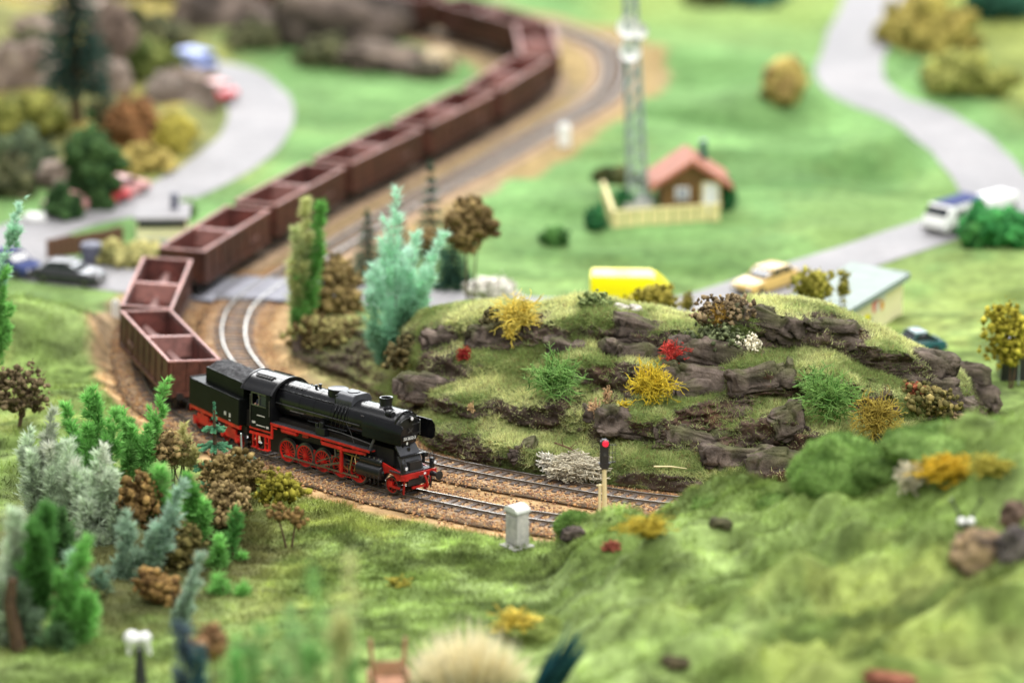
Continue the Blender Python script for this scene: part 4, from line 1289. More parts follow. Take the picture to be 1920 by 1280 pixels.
def hill_curves(s):
    bu = np.array([p[0] for p in _base_px], float)
    B = np.array([on_g(u, v, -0.25) for u, v in _base_px])
    ru = np.array([p[0] for p in _ridge_px], float)
    R_ = []
    for u, v, dy in _ridge_px:
        yb = np.interp(u, bu, B[:, 1])
        R_.append(on_y(u, v, yb + dy))
    R_ = np.array(R_)
    fb = lambda A, k: np.stack([np.interp(s, k, A[:, d]) for d in range(3)], 1)
    return fb(B, bu), fb(R_, ru)


NS, NT = 560, 300
_s = np.linspace(545, 1880, NS)
_t = np.concatenate([np.linspace(0, 1, 230), np.linspace(1, 1.6, NT - 230 + 1)[1:]])
_B, _R = hill_curves(_s)
k_ = np.ones(9) / 9
for d in range(3):
    _B[:, d] = np.convolve(np.pad(_B[:, d], 4, mode='edge'), k_, 'valid')
    _R[:, d] = np.convolve(np.pad(_R[:, d], 2, mode='edge'), np.ones(5) / 5, 'valid')
S, Tt = np.meshgrid(_s, _t, indexing='ij')
XB = np.repeat(_B[:, None], NT, 1)
XR = np.repeat(_R[:, None], NT, 1)
t1 = np.clip(Tt, 0, 1)
Pn = np.stack([XB[..., 0], t1 * 6, t1 * 0], -1).reshape(-1, 3)
warp = (1.15 * fbm(Pn * np.array([1 / 4.2, 0.16, 1]), 3, 70) + 0.25 * fbm(Pn * np.array([0.9, 0.5, 1]), 2, 71)).reshape(S.shape)
NL = 4.0
ph = np.clip(t1 * NL + warp * np.sin(np.pi * np.clip(t1 * 1.15, 0, 1)) * 1.4, 0, NL - 1e-6)
fl, fr = np.floor(ph), ph - np.floor(ph)
steep = sstep(0.02, 0.42, fr)
flat = sstep(0.30, 1.0, fr)
terr = np.clip(0.62 + 0.9 * fbm(Pn * np.array([1 / 3.6, 0.3, 1]), 2, 79), 0.25, 1.0).reshape(S.shape)
fz = terr * (fl + 0.86 * steep + 0.14 * fr) / NL + (1 - terr) * t1
fd = terr * (fl + 0.90 * flat + 0.10 * fr) / NL + (1 - terr) * t1
HX = XB[..., 0] * (1 - t1) + XR[..., 0] * t1
HY = XB[..., 1] * (1 - fd) + XR[..., 1] * fd
HZ = XB[..., 2] * (1 - fz) + XR[..., 2] * fz
# back slope
tb = np.clip((Tt - 1) / 0.6, 0, 1)
HY += tb * 9.0
HZ = HZ * (1 - sstep(0, 1, tb)) + (-0.5) * sstep(0, 1, tb)
PP = np.stack([HX, HY, HZ], -1).reshape(-1, 3)
rough = fbm(PP * np.array([0.55, 0.55, 1.6]), 4, 72, True).reshape(S.shape)
soft = fbm(PP / 1.9, 3, 73).reshape(S.shape)
fine = fbm(PP * np.array([2.2, 2.2, 5.0]), 3, 74, True).reshape(S.shape)
patch = fbm(PP / np.array([3.2, 3.2, 1.8]), 3, 75).reshape(S.shape)
cliff = np.exp(-((fr - 0.16) / 0.17) ** 2)
edge = np.minimum(1, np.minimum(Tt, 1.6 - Tt) / 0.05) * np.minimum(1, np.minimum(S - 545, 1880 - S) / 40)
rockm = np.clip(sstep(0.14, 0.50, 0.75 * cliff * terr + 1.15 * patch + 0.25 * fine - 0.02) * (1 - sstep(0.93, 1.0, Tt)), 0, 1)
# lower left bank is mostly bare earth, the right-hand end is bare rock
rockm = np.clip(np.maximum(rockm, 0.85 * sstep(905, 840, S) * sstep(0.97, 0.85, Tt) * sstep(-0.22, 0.1, patch)), 0, 1)
rockm = np.clip(np.maximum(rockm, sstep(1770, 1830, S) * 0.9 * (patch > -0.25)) , 0, 1)
push = (0.60 * soft + rockm * (0.70 * rough + 0.36 * fine - 0.16) + (1 - rockm) * 0.10 * fine) * edge
HY -= push * 0.9
HZ += push * 0.35 * (1 - sstep(0.9, 1.0, Tt)) + 0.10 * soft * sstep(0.9, 1.0, Tt) * edge
hx_, hy_, hz_ = HX.ravel(), HY.ravel(), HZ.ravel()
ii = np.arange(NS * NT).reshape(NS, NT)
hF = np.stack([ii[:-1, :-1].ravel(), ii[1:, :-1].ravel(), ii[1:, 1:].ravel(), ii[:-1, 1:].ravel()], 1)
rm = rockm.ravel()[:, None]
n_a, n_b = fbm(PP * 1.3, 4, 76)[:, None], fbm(PP / 2.5, 3, 77)[:, None]
bark_c = np.array([0.115, 0.086, 0.066]) * (1 + 0.6 * n_a) + np.clip(n_b, 0, 1) * np.array([0.07, 0.054, 0.045])
red_ = np.clip(fbm(PP / 1.7, 3, 78)[:, None] - 0.15, 0, 1) * 1.6
bark_c = bark_c * (1 - red_) + np.array([0.11, 0.055, 0.032]) * red_
turf_c = np.array([0.17, 0.23, 0.075]) * (1 + 0.4 * n_a) + np.clip(n_b, 0, 1) * np.array([0.09, 0.09, 0.03])
earth = (sstep(860, 700, S) * sstep(0.75, 0.45, Tt)).ravel()[:, None] * 0.6
turf_c = turf_c * (1 - earth) + np.array([0.16, 0.12, 0.07]) * (1 + 0.4 * n_a) * earth
hill = np_obj('rocky_outcrop', PP * 0 + np.stack([hx_, hy_, hz_], 1), hF, M['bark'], np.clip(turf_c * (1 - rm) + bark_c * rm, 0.008, 1), smooth=False)
tag(hill, 'long rocky outcrop of dark cork bark with ledges of dry turf', None, None, 'structure')
HV = np.stack([hx_, hy_, hz_], 1)
HBVH = BVHTree.FromPolygons([Vector(p) for p in HV], [tuple(int(i) for i in f) for f in hF])


def at_hill(u, v):
    d = Vector(ray(u, v)).normalized()
    loc, nor, idx, dist = HBVH.ray_cast(Vector(CAM), d)
    return np.array(loc) if loc is not None else at(u, v)


# ------------------------------------------------------------------ cork bark slabs bedded in the outcrop
def slab_mesh(lx, ly, lz, seed, cracks=7, green=0.25):
    nu, nv = 110, 56
    U, V_, Fq = grid_mesh(np.linspace(-math.pi, math.pi, nu + 1), np.linspace(-math.pi / 2, math.pi / 2, nv))
    e1, e2 = 0.30, 0.36
    sp = lambda a, e: np.sign(a) * np.abs(a) ** e
    X = sp(np.cos(V_), e2) * sp(np.cos(U), e1)
    Y = sp(np.cos(V_), e2) * sp(np.sin(U), e1)
    Z = sp(np.sin(V_), e2)
    P = np.stack([X * lx / 2, Y * ly / 2, Z * lz / 2], 1)
    n = P / np.array([lx, ly, lz]) ** 2
    n /= np.linalg.norm(n, axis=1)[:, None] + 1e-9
    r = np.random.default_rng(seed)
    # outline wander, layering, fine crumble
    P[:, 0] += 0.22 * fbm(P / 0.9 + seed, 2, seed)
    P[:, 2] += 0.16 * fbm(P / np.array([1.4, 1.4, 0.8]) + seed, 2, seed + 1)
    P += n * (0.22 * fbm(P * np.array([0.8, 0.8, 1.6]) + seed, 4, seed + 2) + 0.17 * fbm(P * np.array([1.3, 1.3, 5.5]) + seed, 4, seed + 3, True))[:, None]
    P += n * (0.055 * fbm(P * np.array([3.5, 3.5, 7.0]) + seed, 3, seed + 4))[:, None]
    # cracks between the bark cells
    cp = np.stack([r.uniform(-lx / 2, lx / 2, cracks * 3), r.uniform(-lz / 2, lz / 2, cracks * 3)], 1)
    q = np.stack([P[:, 0] + 0.15 * fbm(P * 1.5, 2, seed + 5), (P[:, 2] + 0.12 * fbm(P * 2, 2, seed + 6)) * 1.5], 1)
    D = np.sqrt(((q[:, None] - cp[None] * np.array([1, 1.5])) ** 2).sum(2))
    D.sort(1)
    ck = 1 - sstep(0.0, 0.13, D[:, 1] - D[:, 0])
    cell = r.uniform(-0.2, 0.22, cracks * 3)[np.sqrt(((q[:, None] - cp[None] * np.array([1, 1.5])) ** 2).sum(2)).argmin(1)]
    P += n * cell[:, None]
    P -= n * (0.20 * ck)[:, None]
    b = np.array([0.155, 0.122, 0.100]) * (1 + 0.45 * fbm(P * 1.8, 4, seed + 7))[:, None]
    b = b * (1 - 0.6 * ck[:, None]) * (1 + 0.8 * fbm(P * np.array([0.6, 0.6, 1.5]), 3, seed + 9))[:, None]
    g = sstep(0.1, 0.6, fbm(P / 0.9, 3, seed + 8) + 0.35 * n[:, 2])[:, None] * green * 2
    g = np.clip(g, 0, 0.8)
    c = b * (1 - g) + np.array([0.10, 0.12, 0.035]) * g
    return P, Fq, np.clip(c, 0.006, 1)


def slab(u, v, w, h, depth, tilt, seed, yaw=0.0, sink=0.48, green=0.2):
    p = at_hill(u, v)
    k = px_per_m(p)
    P, Fq, c = slab_mesh(w / k, depth, h / k * 1.05, seed, max(3, int(w / 28)), green)
    o = np_obj('rock_slab', P, Fq, M['bark'], c, False, hill)
    o.location = p + np.array([0, depth * sink, 0])
    o.rotation_euler = (math.radians(-14), math.radians(tilt), math.radians(yaw))
    return o


for i, a in enumerate([(1350, 680, 200, 50, 2.6, 12), (1335, 732, 190, 62, 2.6, 10), (1430, 722, 130, 50, 2.2, -12), (1290, 745, 90, 40, 2.0, 4), (1440, 610, 140, 40, 2.0, 8), (1475, 634, 90, 30, 1.8, 14), (1560, 622, 110, 30, 1.8, 6), (1590, 655, 46, 60, 1.8, -30),
                       (1200, 640, 110, 58, 2.0, 14), (1180, 672, 100, 34, 2.0, 12), (935, 640, 120, 42, 1.8, 6), (840, 645, 100, 40, 2.0, -4), 
                       (800, 740, 120, 50, 2.2, 8), (1190, 812, 150, 46, 2.0, 14), (1300, 838, 150, 52, 2.2, 12), (1390, 872, 150, 50, 2.2, 6), (1460, 880, 120, 44, 2.0, -4),
                       (1690, 708, 110, 42, 2.2, 10), (1750, 700, 90, 44, 2.2, 8), (1815, 712, 80, 40, 2.0, 14), (1840, 752, 70, 46, 2.0, 10), (1740, 740, 110, 50, 2.2, 12),
                       (1790, 770, 90, 40, 2.0, 6), (985, 855, 60, 36, 1.5, -12), (1130, 790, 80, 34, 1.8, 16), (575, 655, 60, 40, 1.6, 8), (1480, 800, 60, 60, 1.8, -20),
                       (1060, 660, 70, 26, 1.4, 4)]):
    slab(*a, 100 + i, RNG.uniform(-12, 12), green=0.12 if a[0] > 1650 else 0.28)


# ------------------------------------------------------------------ static grass
def blades(name, C, N, length, width, cols, parent=None, lean=0.8, label=None, m=None, kind='stuff'):
    """one bent blade (two triangles) per root in C, N = surface normals"""
    n = len(C)
    d = N + RNG.normal(0, lean, (n, 3))
    d[:, 2] += 0.5
    d /= np.linalg.norm(d, axis=1)[:, None]
    d2 = d + RNG.normal(0, 0.5, (n, 3)) + np.array([0, 0, -0.15])
    d2 /= np.linalg.norm(d2, axis=1)[:, None]
    w = RNG.normal(0, 1, (n, 3))
    w = np.cross(d, w)
    w /= np.linalg.norm(w, axis=1)[:, None] + 1e-9
    L = np.reshape(length, (-1, 1)) * RNG.uniform(0.55, 1.35, (n, 1))
    ww = w * width * 0.5
    mid = C + d * L * 0.55
    V = np.stack([C - ww, C + ww, mid + ww * 0.7, mid - ww * 0.7, mid + d2 * L * 0.5], 1).reshape(-1, 3)
    k = 5 * np.arange(n)[:, None]
    Fc = np.concatenate([k + np.array([0, 1, 2]), k + np.array([0, 2, 3]), k + np.array([3, 2, 4])])
    cc = np.repeat(cols, 5, 0)
    o = np_obj(name, V, Fc, m or M['blade'], cc, False, parent)
    return tag(o, label, None, None, kind)


# roots on the outcrop: everywhere that is turf, thinner on rock
quad = HV[hF]
cen = quad.mean(1)
e1_, e2_ = quad[:, 1] - quad[:, 0], quad[:, 3] - quad[:, 0]
nrm = np.cross(e1_, e2_)
area = np.linalg.norm(nrm, axis=1)
nrm /= area[:, None] + 1e-9
nrm *= np.sign(nrm[:, 2:3] + 0.2)
fm = 1 - rm[hF, 0].mean(1)
tq = Tt.ravel()[hF].mean(1)
wgt = area * (0.09 + fm ** 1.1) * (tq < 1.12)
wgt /= wgt.sum()
pick = RNG.choice(len(hF), 170000, p=wgt)
ab = RNG.random((len(pick), 2))
roots = quad[pick, 0] + e1_[pick] * ab[:, :1] + e2_[pick] * ab[:, 1:]
gn1, gn2 = fbm(roots / 2.4, 3, 81)[:, None], fbm(roots / 0.8, 2, 82)[:, None]
ylw = sstep(-0.25, 0.45, gn1 + 0.35 * gn2 + 0.25 * (tq[pick, None] > 0.85))
gcol = np.array([0.30, 0.38, 0.125]) * (1 - ylw) + np.array([0.74, 0.76, 0.36]) * ylw
gcol = gcol * RNG.uniform(0.65, 1.35, (len(pick), 1))
dry = RNG.random((len(pick), 1)) < 0.10
gcol = np.where(dry, np.array([0.34, 0.25, 0.12]) * RNG.uniform(0.7, 1.2, (len(pick), 1)), gcol)
blades('turf', roots, nrm[pick], 0.30 * np.clip(1 + 0.8 * fbm(roots / 1.1, 2, 83), 0.4, 1.8), 0.030, gcol, hill, 1.25)

# lawn in front of the track and on the near hill
def lawn(n, x0, x1, y0, y1, length, width, dens=None):
    x, y = RNG.uniform(x0, x1, n), RNG.uniform(y0, y1, n)
    do = np.minimum(dist_to(OUTER, x, y), dist_to(INNER, x, y))
    P = np.stack([x, y, x * 0], 1)
    keep = do > 3.1 + 0.6 * fbm(P / 1.5, 2, 84) + RNG.uniform(-0.25, 0.5, n)
    x, y, P = x[keep], y[keep], P[keep]
    z = hz(x, y)
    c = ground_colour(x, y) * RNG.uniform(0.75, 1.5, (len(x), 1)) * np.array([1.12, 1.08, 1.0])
    return np.stack([x, y, z - 0.02], 1), c


_c1, _k1 = lawn(62000, -16, 13, -14, 3, 0, 0)
_c2, _k2 = lawn(75000, -24, 36, -34, -9, 0, 0)
_c3, _k3 = lawn(14000, -34, -20, -2, 32, 0, 0)
_cc, _kk = np.concatenate([_c1, _c2, _c3]), np.concatenate([_k1, _k2, _k3])
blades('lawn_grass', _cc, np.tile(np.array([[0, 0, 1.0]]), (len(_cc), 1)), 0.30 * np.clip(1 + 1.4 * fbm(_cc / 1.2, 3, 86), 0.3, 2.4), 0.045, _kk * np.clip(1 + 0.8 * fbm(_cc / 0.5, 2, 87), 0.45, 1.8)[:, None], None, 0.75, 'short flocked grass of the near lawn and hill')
# weeds and dry debris along the foot of the outcrop
_i = RNG.choice(NS, 9000)
_f = RNG.uniform(-0.2, 1, 9000)
_w = _B[_i] + np.stack([RNG.normal(0, 0.3, 9000), -1.7 * RNG.random(9000) + 0.4, np.zeros(9000)], 1)
_dd = np.minimum(dist_to(INNER, _w[:, 0], _w[:, 1]), dist_to(OUTER, _w[:, 0], _w[:, 1]))
_w = _w[_dd > 1.9]
_w[:, 2] = hz(_w[:, 0], _w[:, 1]) - 0.02
_wc = np.where(RNG.random((len(_w), 1)) < 0.5, np.array([0.13, 0.16, 0.05]), np.array([0.17, 0.12, 0.08])) * RNG.uniform(0.5, 1.5, (len(_w), 1))
blades('weeds', _w, np.tile(np.array([[0, 0, 1.0]]), (len(_w), 1)), 0.26, 0.045, _wc, None, 0.9, 'straggling weeds along the foot of the rocky outcrop')
# ------------------------------------------------------------------ vegetation generators (vertices, triangles, colours)
class Foliage:
    def __init__(self):
        self.V, self.F, self.C, self.n = [], [], [], 0

    def put(self, V, Fc, C):
        self.V.append(V)
        self.F.append(Fc + self.n)
        self.C.append(np.broadcast_to(C, V.shape))
        self.n += len(V)

    def obj(self, name, m, parent=None, loc=(0, 0, 0), smooth=False):
        return np_obj(name, np.concatenate(self.V), np.concatenate(self.F), m, np.concatenate(self.C), smooth, parent, loc)


def needles(fo, R0, D, L, W, cols, kite=True):
    """thin kite-shaped leaves from roots R0 along D"""
    n = len(R0)
    D = D / (np.linalg.norm(D, axis=1)[:, None] + 1e-9)
    w = np.cross(D, RNG.normal(0, 1, (n, 3)))
    w /= np.linalg.norm(w, axis=1)[:, None] + 1e-9
    L, W = np.reshape(L, (-1, 1)), np.reshape(W, (-1, 1))
    mid = R0 + D * L * 0.45
    V = np.stack([R0, mid + w * W / 2, R0 + D * L, mid - w * W / 2], 1).reshape(-1, 3)
    k = 4 * np.arange(n)[:, None]
    fo.put(V, np.concatenate([k + np.array([0, 1, 2]), k + np.array([0, 2, 3])]), np.repeat(cols, 4, 0))


def plume(fo, base, tip, width, c0, c1, nb=60, nn=16, nl=0.28, nw=0.06, bend=0.1, shape=0.7, start=0.08):
    """a feathery dried-flower sprig: branchlets along a stem, each set with fine leaves"""
    base, tip = np.asarray(base, float), np.asarray(tip, float)
    c0, c1 = np.asarray(c0) * 0.5 + np.asarray(c1) * 0.5, np.minimum(np.asarray(c1) * 1.2, 0.92)
    ax = tip - base
    H = np.linalg.norm(ax)
    ax /= H
    sd = np.cross(ax, RNG.normal(0, 1, 3))
    sd /= np.linalg.norm(sd)
    t = start + (1 - start) * RNG.random(nb)
    stem = lambda q: base + np.outer(q, ax) * H + np.outer(np.sin(q * math.pi) * bend * H, sd)
    rad = RNG.normal(0, 1, (nb, 3))
    rad -= np.outer(rad @ ax, ax)
    rad /= np.linalg.norm(rad, axis=1)[:, None]
    env = width / 2 * (np.minimum(t / 0.2, 1) ** 0.6 * np.clip(1.0 - t, 0, 1) ** 1.05 + 0.015) * RNG.uniform(0.6, 1.35, nb)
    bd = rad * 0.42 + ax * 0.9
    bl = env / 0.42
    S_ = stem(t)
    u = RNG.random((nb, nn))
    R0 = S_[:, None] + bd[:, None] * (u * bl[:, None])[..., None] - np.array([0, 0, 1]) * (u ** 2 * bl[:, None] * 0.12)[..., None]
    D = bd[:, None] * 0.9 + rad[:, None] * 0.45 + RNG.normal(0, 0.38, (nb, nn, 3))
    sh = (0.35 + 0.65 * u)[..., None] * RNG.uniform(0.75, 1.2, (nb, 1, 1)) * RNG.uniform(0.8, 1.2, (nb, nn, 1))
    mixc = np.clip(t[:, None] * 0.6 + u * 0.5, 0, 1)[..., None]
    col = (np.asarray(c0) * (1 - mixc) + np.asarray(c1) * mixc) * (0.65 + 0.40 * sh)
    needles(fo, R0.reshape(-1, 3), D.reshape(-1, 3), nl * RNG.uniform(0.6, 1.3, nb * nn), nw, col.reshape(-1, 3))


def stem_tube(mb, pts, r0, r1, n=5):
    k = len(pts)
    mb.tube(pts, [r0 + (r1 - r0) * i / (k - 1) for i in range(k)], n)


_ico = None


def clumps(fo, C, r, cols, jag=0.35):
    jag = jag * 1.7
    r = np.asarray(r) * RNG.uniform(0.6, 1.35, len(C))
    """small crumbly blobs at C with radii r"""
    global _ico
    if _ico is None:
        bm = bmesh.new()
        bmesh.ops.create_icosphere(bm, subdivisions=1, radius=1)
        bm.verts.index_update()
        _ico = (np.array([v.co[:] for v in bm.verts]), np.array([[v.index for v in f.verts] for f in bm.faces]))
        bm.free()
    iv, iF = _ico
    n = len(C)
    sc = RNG.uniform(0.7, 1.25, (n, 1, 3))
    V = iv[None] * sc * np.reshape(r, (-1, 1, 1))
    Wp = (V + np.asarray(C)[:, None]).reshape(-1, 3)
    rr = np.repeat(np.reshape(r, -1), len(iv))
    nz = fbm(Wp * (1.7 / np.mean(r)), 2, 91)
    Wp = Wp + np.repeat(iv[None], n, 0).reshape(-1, 3) * (nz * jag * rr)[:, None]
    sh = (1 + 0.7 * nz)[:, None]
    Fc = (iF[None] + len(iv) * np.arange(n)[:, None, None]).reshape(-1, 3)
    fo.put(Wp, Fc, np.repeat(cols, len(iv), 0) * np.clip(sh, 0.4, 1.5))


def cloud_points(n, cx, sx, shell=0.55):
    d = RNG.normal(0, 1, (n, 3))
    d /= np.linalg.norm(d, axis=1)[:, None]
    q = shell + (1 - shell) * RNG.random((n, 1))
    return np.asarray(cx) + d * q * np.asarray(sx)


def tangle(fo, c, rad, n, r0, c0, c1, steps=7, up=0.15, fork=1):
    turn = 0.75 if steps > 8 else 0.38
    """coral lichen: wandering forked strands from the middle of the clump outwards"""
    c = np.asarray(c, float)
    rad = np.broadcast_to(np.asarray(rad, float), (3,))
    A, Bq, wr, cc = [], [], [], []
    for k in range(n):
        p = c + RNG.normal(0, 0.22, 3) * rad
        d = RNG.normal(0, 1, 3)
        d[2] = abs(d[2]) * 0.8 + up if RNG.random() < 0.75 else d[2]
        d /= np.linalg.norm(d)
        queue = [(p, d, 0)]
        cb = RNG.uniform(0.7, 1.25)
        while queue:
            p, d, k0 = queue.pop()
            for j in range(k0, steps):
                d = d + RNG.normal(0, turn, 3)
                d /= np.linalg.norm(d)
                q = p + d * rad * (0.85 / steps) * RNG.uniform(0.8, 1.3)
                A.append(p)
                Bq.append(q)
                f = j / (steps - 1)
                wr.append((r0 * (1 - 0.6 * f), r0 * (1 - 0.6 * (j + 1) / steps)))
                cc.append((np.asarray(c0) * (1 - f) + np.asarray(c1) * f) * cb * RNG.uniform(0.85, 1.15))
                if fork and j in (2, 4) and RNG.random() < 0.7:
                    queue.append((q, d + RNG.normal(0, 0.7, 3), j + 1))
                p = q
    A, Bq, wr, cc = np.array(A), np.array(Bq), np.array(wr), np.array(cc)
    m = len(A)
    D = Bq - A
    D /= np.linalg.norm(D, axis=1)[:, None]
    x = np.cross(D, RNG.normal(0, 1, (m, 3)))
    x /= np.linalg.norm(x, axis=1)[:, None]
    y = np.cross(D, x)
    V = []
    for e, (P_, wi) in enumerate(((A, 0), (Bq, 1))):
        for k in range(3):
            a = 2 * math.pi * k / 3
            V.append(P_ + (x * math.cos(a) + y * math.sin(a)) * wr[:, wi:wi + 1])
    V = np.stack(V, 1).reshape(-1, 3)
    k6 = 6 * np.arange(m)[:, None]
    Fs = []
    for k in range(3):
        j = (k + 1) % 3
        Fs += [k6 + np.array([k, j, 3 + j]), k6 + np.array([k, 3 + j, 3 + k])]
    fo.put(V, np.concatenate(Fs), np.repeat(cc, 6, 0))


def V3(*a):
    return np.array(a, float)


# colours of the dried plants
GRN0, GRN1 = (0.06, 0.20, 0.04), (0.27, 0.58, 0.16)
DGR0, DGR1 = (0.045, 0.15, 0.04), (0.16, 0.38, 0.11)
SAGE0, SAGE1 = (0.24, 0.34, 0.24), (0.66, 0.76, 0.58)
MINT0, MINT1 = (0.28, 0.70, 0.42), (0.54, 0.92, 0.62)
CRM0, CRM1 = (0.22, 0.22, 0.07), (0.58, 0.55, 0.24)
BRN0, BRN1 = (0.10, 0.07, 0.03), (0.38, 0.27, 0.12)
OLV0, OLV1 = (0.09, 0.09, 0.015), (0.30, 0.28, 0.06)
YEL0, YEL1 = (0.58, 0.42, 0.05), (0.90, 0.74, 0.16)
GOLD0, GOLD1 = (0.50, 0.36, 0.03), (0.82, 0.64, 0.06)
RED0, RED1 = (0.40, 0.015, 0.012), (0.75, 0.10, 0.08)
WHT0, WHT1 = (0.40, 0.36, 0.27), (0.80, 0.76, 0.62)
LGR0, LGR1 = (0.08, 0.22, 0.04), (0.28, 0.50, 0.14)


def sprig_tree(label, cat, base, sprigs, group=None, name='feathery_tree', nb=80, nn=11, nl=0.46, nw=0.052, trunk=0.07, slim=0.88):
    """base (x,y,z); sprigs: (dx0, dz0, dx1, dz1, dy, width, c0, c1)"""
    t = thing(name, label, cat, tuple(base), group=group)
    mb = MB()
    H = max(s[3] for s in sprigs)
    stem_tube(mb, [(0, 0, -0.3), (0.05, 0, H * 0.25), (0, 0, H * 0.5)], trunk, trunk * 0.5, 6)
    for s in sprigs:
        stem_tube(mb, [(s[0] * 0.3, 0, max(0, s[1] * 0.6)), (s[0], s[4] * 0.5, s[1]), ((s[0] + s[2]) / 2, s[4], (s[1] + s[3]) / 2)], trunk * 0.6, trunk * 0.25, 4)
    mb.build('trunk', M['trunk'], t)
    fo = Foliage()
    for (x0, z0, x1, z1, dy, w, c0, c1) in sprigs:
        w = w * slim
        L = math.hypot(x1 - x0, z1 - z0)
        f = max(0.35, min(2.2, L * w / 4.0))
        a, b = V3(x0, dy * 0.5, z0), V3(x1, dy, z1)
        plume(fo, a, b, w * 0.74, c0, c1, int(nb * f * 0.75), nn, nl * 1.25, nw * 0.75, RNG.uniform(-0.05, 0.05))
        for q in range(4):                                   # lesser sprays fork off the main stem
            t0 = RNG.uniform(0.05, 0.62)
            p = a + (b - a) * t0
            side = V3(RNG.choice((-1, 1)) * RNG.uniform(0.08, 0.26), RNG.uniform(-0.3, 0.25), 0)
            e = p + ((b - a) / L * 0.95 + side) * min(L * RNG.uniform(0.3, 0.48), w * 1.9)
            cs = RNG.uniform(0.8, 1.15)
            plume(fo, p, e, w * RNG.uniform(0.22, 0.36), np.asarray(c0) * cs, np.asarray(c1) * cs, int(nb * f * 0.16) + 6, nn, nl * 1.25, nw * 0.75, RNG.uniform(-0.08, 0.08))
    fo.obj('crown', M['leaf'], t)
    return t


def px_sprigs(pb, y, specs):
    """specs in pixels: (u0, v0, u1, v1, dy, width_px, c0, c1) -> metres relative to the base point pb, in the upright plane y = pb.y + dy"""
    out = []
    for u0, v0, u1, v1, dy, w, c0, c1 in specs:
        a, b = on_y(u0, v0, y + dy * 0.5), on_y(u1, v1, y + dy)
        out.append((a[0] - pb[0], a[2] - pb[2], b[0] - pb[0], b[2] - pb[2], dy, w / px_per_m(b), c0, c1))
    return out


def sprigs_at(label, cat, y, ub, vb, specs, **kw):
    q = on_y(ub, vb, y)
    base = V3(q[0], y, hz1(q[0], y))
    return sprig_tree(label, cat, base, px_sprigs(base, y, specs), **kw)


def clump_bush(label, u, v, y, w, h, c0, c1, n=70, r=0.2, stems=0, name='lichen_bush', cat='bush', group=None, p=None, dense=0.5, jag=0.4, leaves=0, lobe=0.85):
    """crumbly brown or green clump; (u, v) is its middle in the photograph, at depth y"""
    if p is None and stems == 0 and y > 40:          # sits on the ground: find where its foot meets the lawn
        y = at(u, v + h * 0.42)[1]
    q = on_y(u, v, y) if p is None else np.asarray(p)
    k = px_per_m(q)
    sx, sz = w / k / 2, h / k / 2
    g = hz1(q[0], q[1]) if p is None else q[2] - sz
    t = thing(name, label, cat, (q[0], q[1], g), group=group)
    rel = q[2] - g
    fo = Foliage()
    n, r = int(n * 4.2), r * 0.74
    C = cloud_points(n, (0, 0, 0), (1, 1, 1), dense * 0.8)
    lob = 1 + lobe * fbm(C / np.linalg.norm(C, axis=1)[:, None] * 1.3 + RNG.uniform(0, 50), 2, 95)
    C = C * lob[:, None] * np.array([sx, sx * 0.8, sz]) * 1.1 + V3(0, 0, rel)
    cl = np.asarray(c0) + (np.asarray(c1) * 1.3 - np.asarray(c0)) * RNG.random((n, 1)) ** 1.2
    clumps(fo, C, r * RNG.uniform(0.55, 1.3, n), cl, jag)
    o = fo.obj('crown', M['foam'], t, smooth=True)
    if not leaves and p is None and y < 36:
        leaves = 900
    if leaves:
        f2 = Foliage()
        R0 = C[RNG.integers(0, len(C), leaves)] + RNG.normal(0, r * 0.8, (leaves, 3))
        needles(f2, R0, RNG.normal(0, 1, (leaves, 3)) + (R0 - V3(0, 0, rel)) * 0.8, np.full(leaves, r * 1.6), r * 0.3, (np.asarray(c0) + (np.asarray(c1) - np.asarray(c0)) * RNG.random((leaves, 1))) * 1.1)
        f2.obj('leaves', M['leaf'], t)
    mb = MB()
    for j in range(max(1, stems)):
        a = RNG.uniform(-0.5, 0.5) * sx if stems > 1 else 0
        stem_tube(mb, [(a * 0.25, 0, -0.25), (a * 0.8, 0.05, rel * 0.5), (a * 1.3, 0, rel)], 0.07, 0.03, 5)
    mb.build('trunk', M['trunk'], t)
    return t


def lichen(label, p, w, h, c0, c1, n=60, r=0.035, name='lichen_bush', steps=7, up=0.2, depth=0.6):
    k = px_per_m(p)
    fo = Foliage()
    tangle(fo, (0, 0, h / k * 0.42), (w / k * 0.62, w / k * depth * 0.6, h / k * 0.60), int(n * 1.5), r * 1.15, c0, c1, steps, up)
    o = fo.obj(name, M['lichen'], None, tuple(p))
    return tag(o, label, 'bush')


# ------------------------------------------------------------------ plants on the outcrop
lichen('tall yellow coral lichen hanging over the ledge behind the smokebox', at_hill(972, 622) + V3(0, -0.1, 0), 84, 72, YEL0, YEL1, 120, 0.036)
lichen('trailing yellow lichen strand just below the tall yellow clump', at_hill(955, 640) + V3(0, -0.35, 0), 30, 40, YEL0, YEL1, 26, 0.034)
lichen('round golden yellow lichen ball in the middle of the rocks', at_hill(1222, 752) + V3(0, -0.35, 0), 78, 78, GOLD0, GOLD1, 140, 0.032)
lichen('few small yellow lichen sprigs low on the turf left of the golden ball', at_hill(1172, 768) + V3(0, -0.1, 0), 34, 24, GOLD0, GOLD1, 12, 0.032)
lichen('bright red lichen tuft above the golden lichen ball', at_hill(1268, 684) + V3(0, -0.3, 0), 58, 56, RED0, RED1, 70, 0.036)
lichen('small dull red lichen tuft on the left rocks near the mint shrub', at_hill(870, 676) + V3(0, -0.2, 0), 26, 34, (0.20, 0.012, 0.012), (0.42, 0.05, 0.04), 36, 0.036)
lichen('bright green wiry lichen on the turf between the two yellow clumps', at_hill(1040, 748) + V3(0, -0.3, 0), 96, 92, LGR0, LGR1, 110, 0.032)
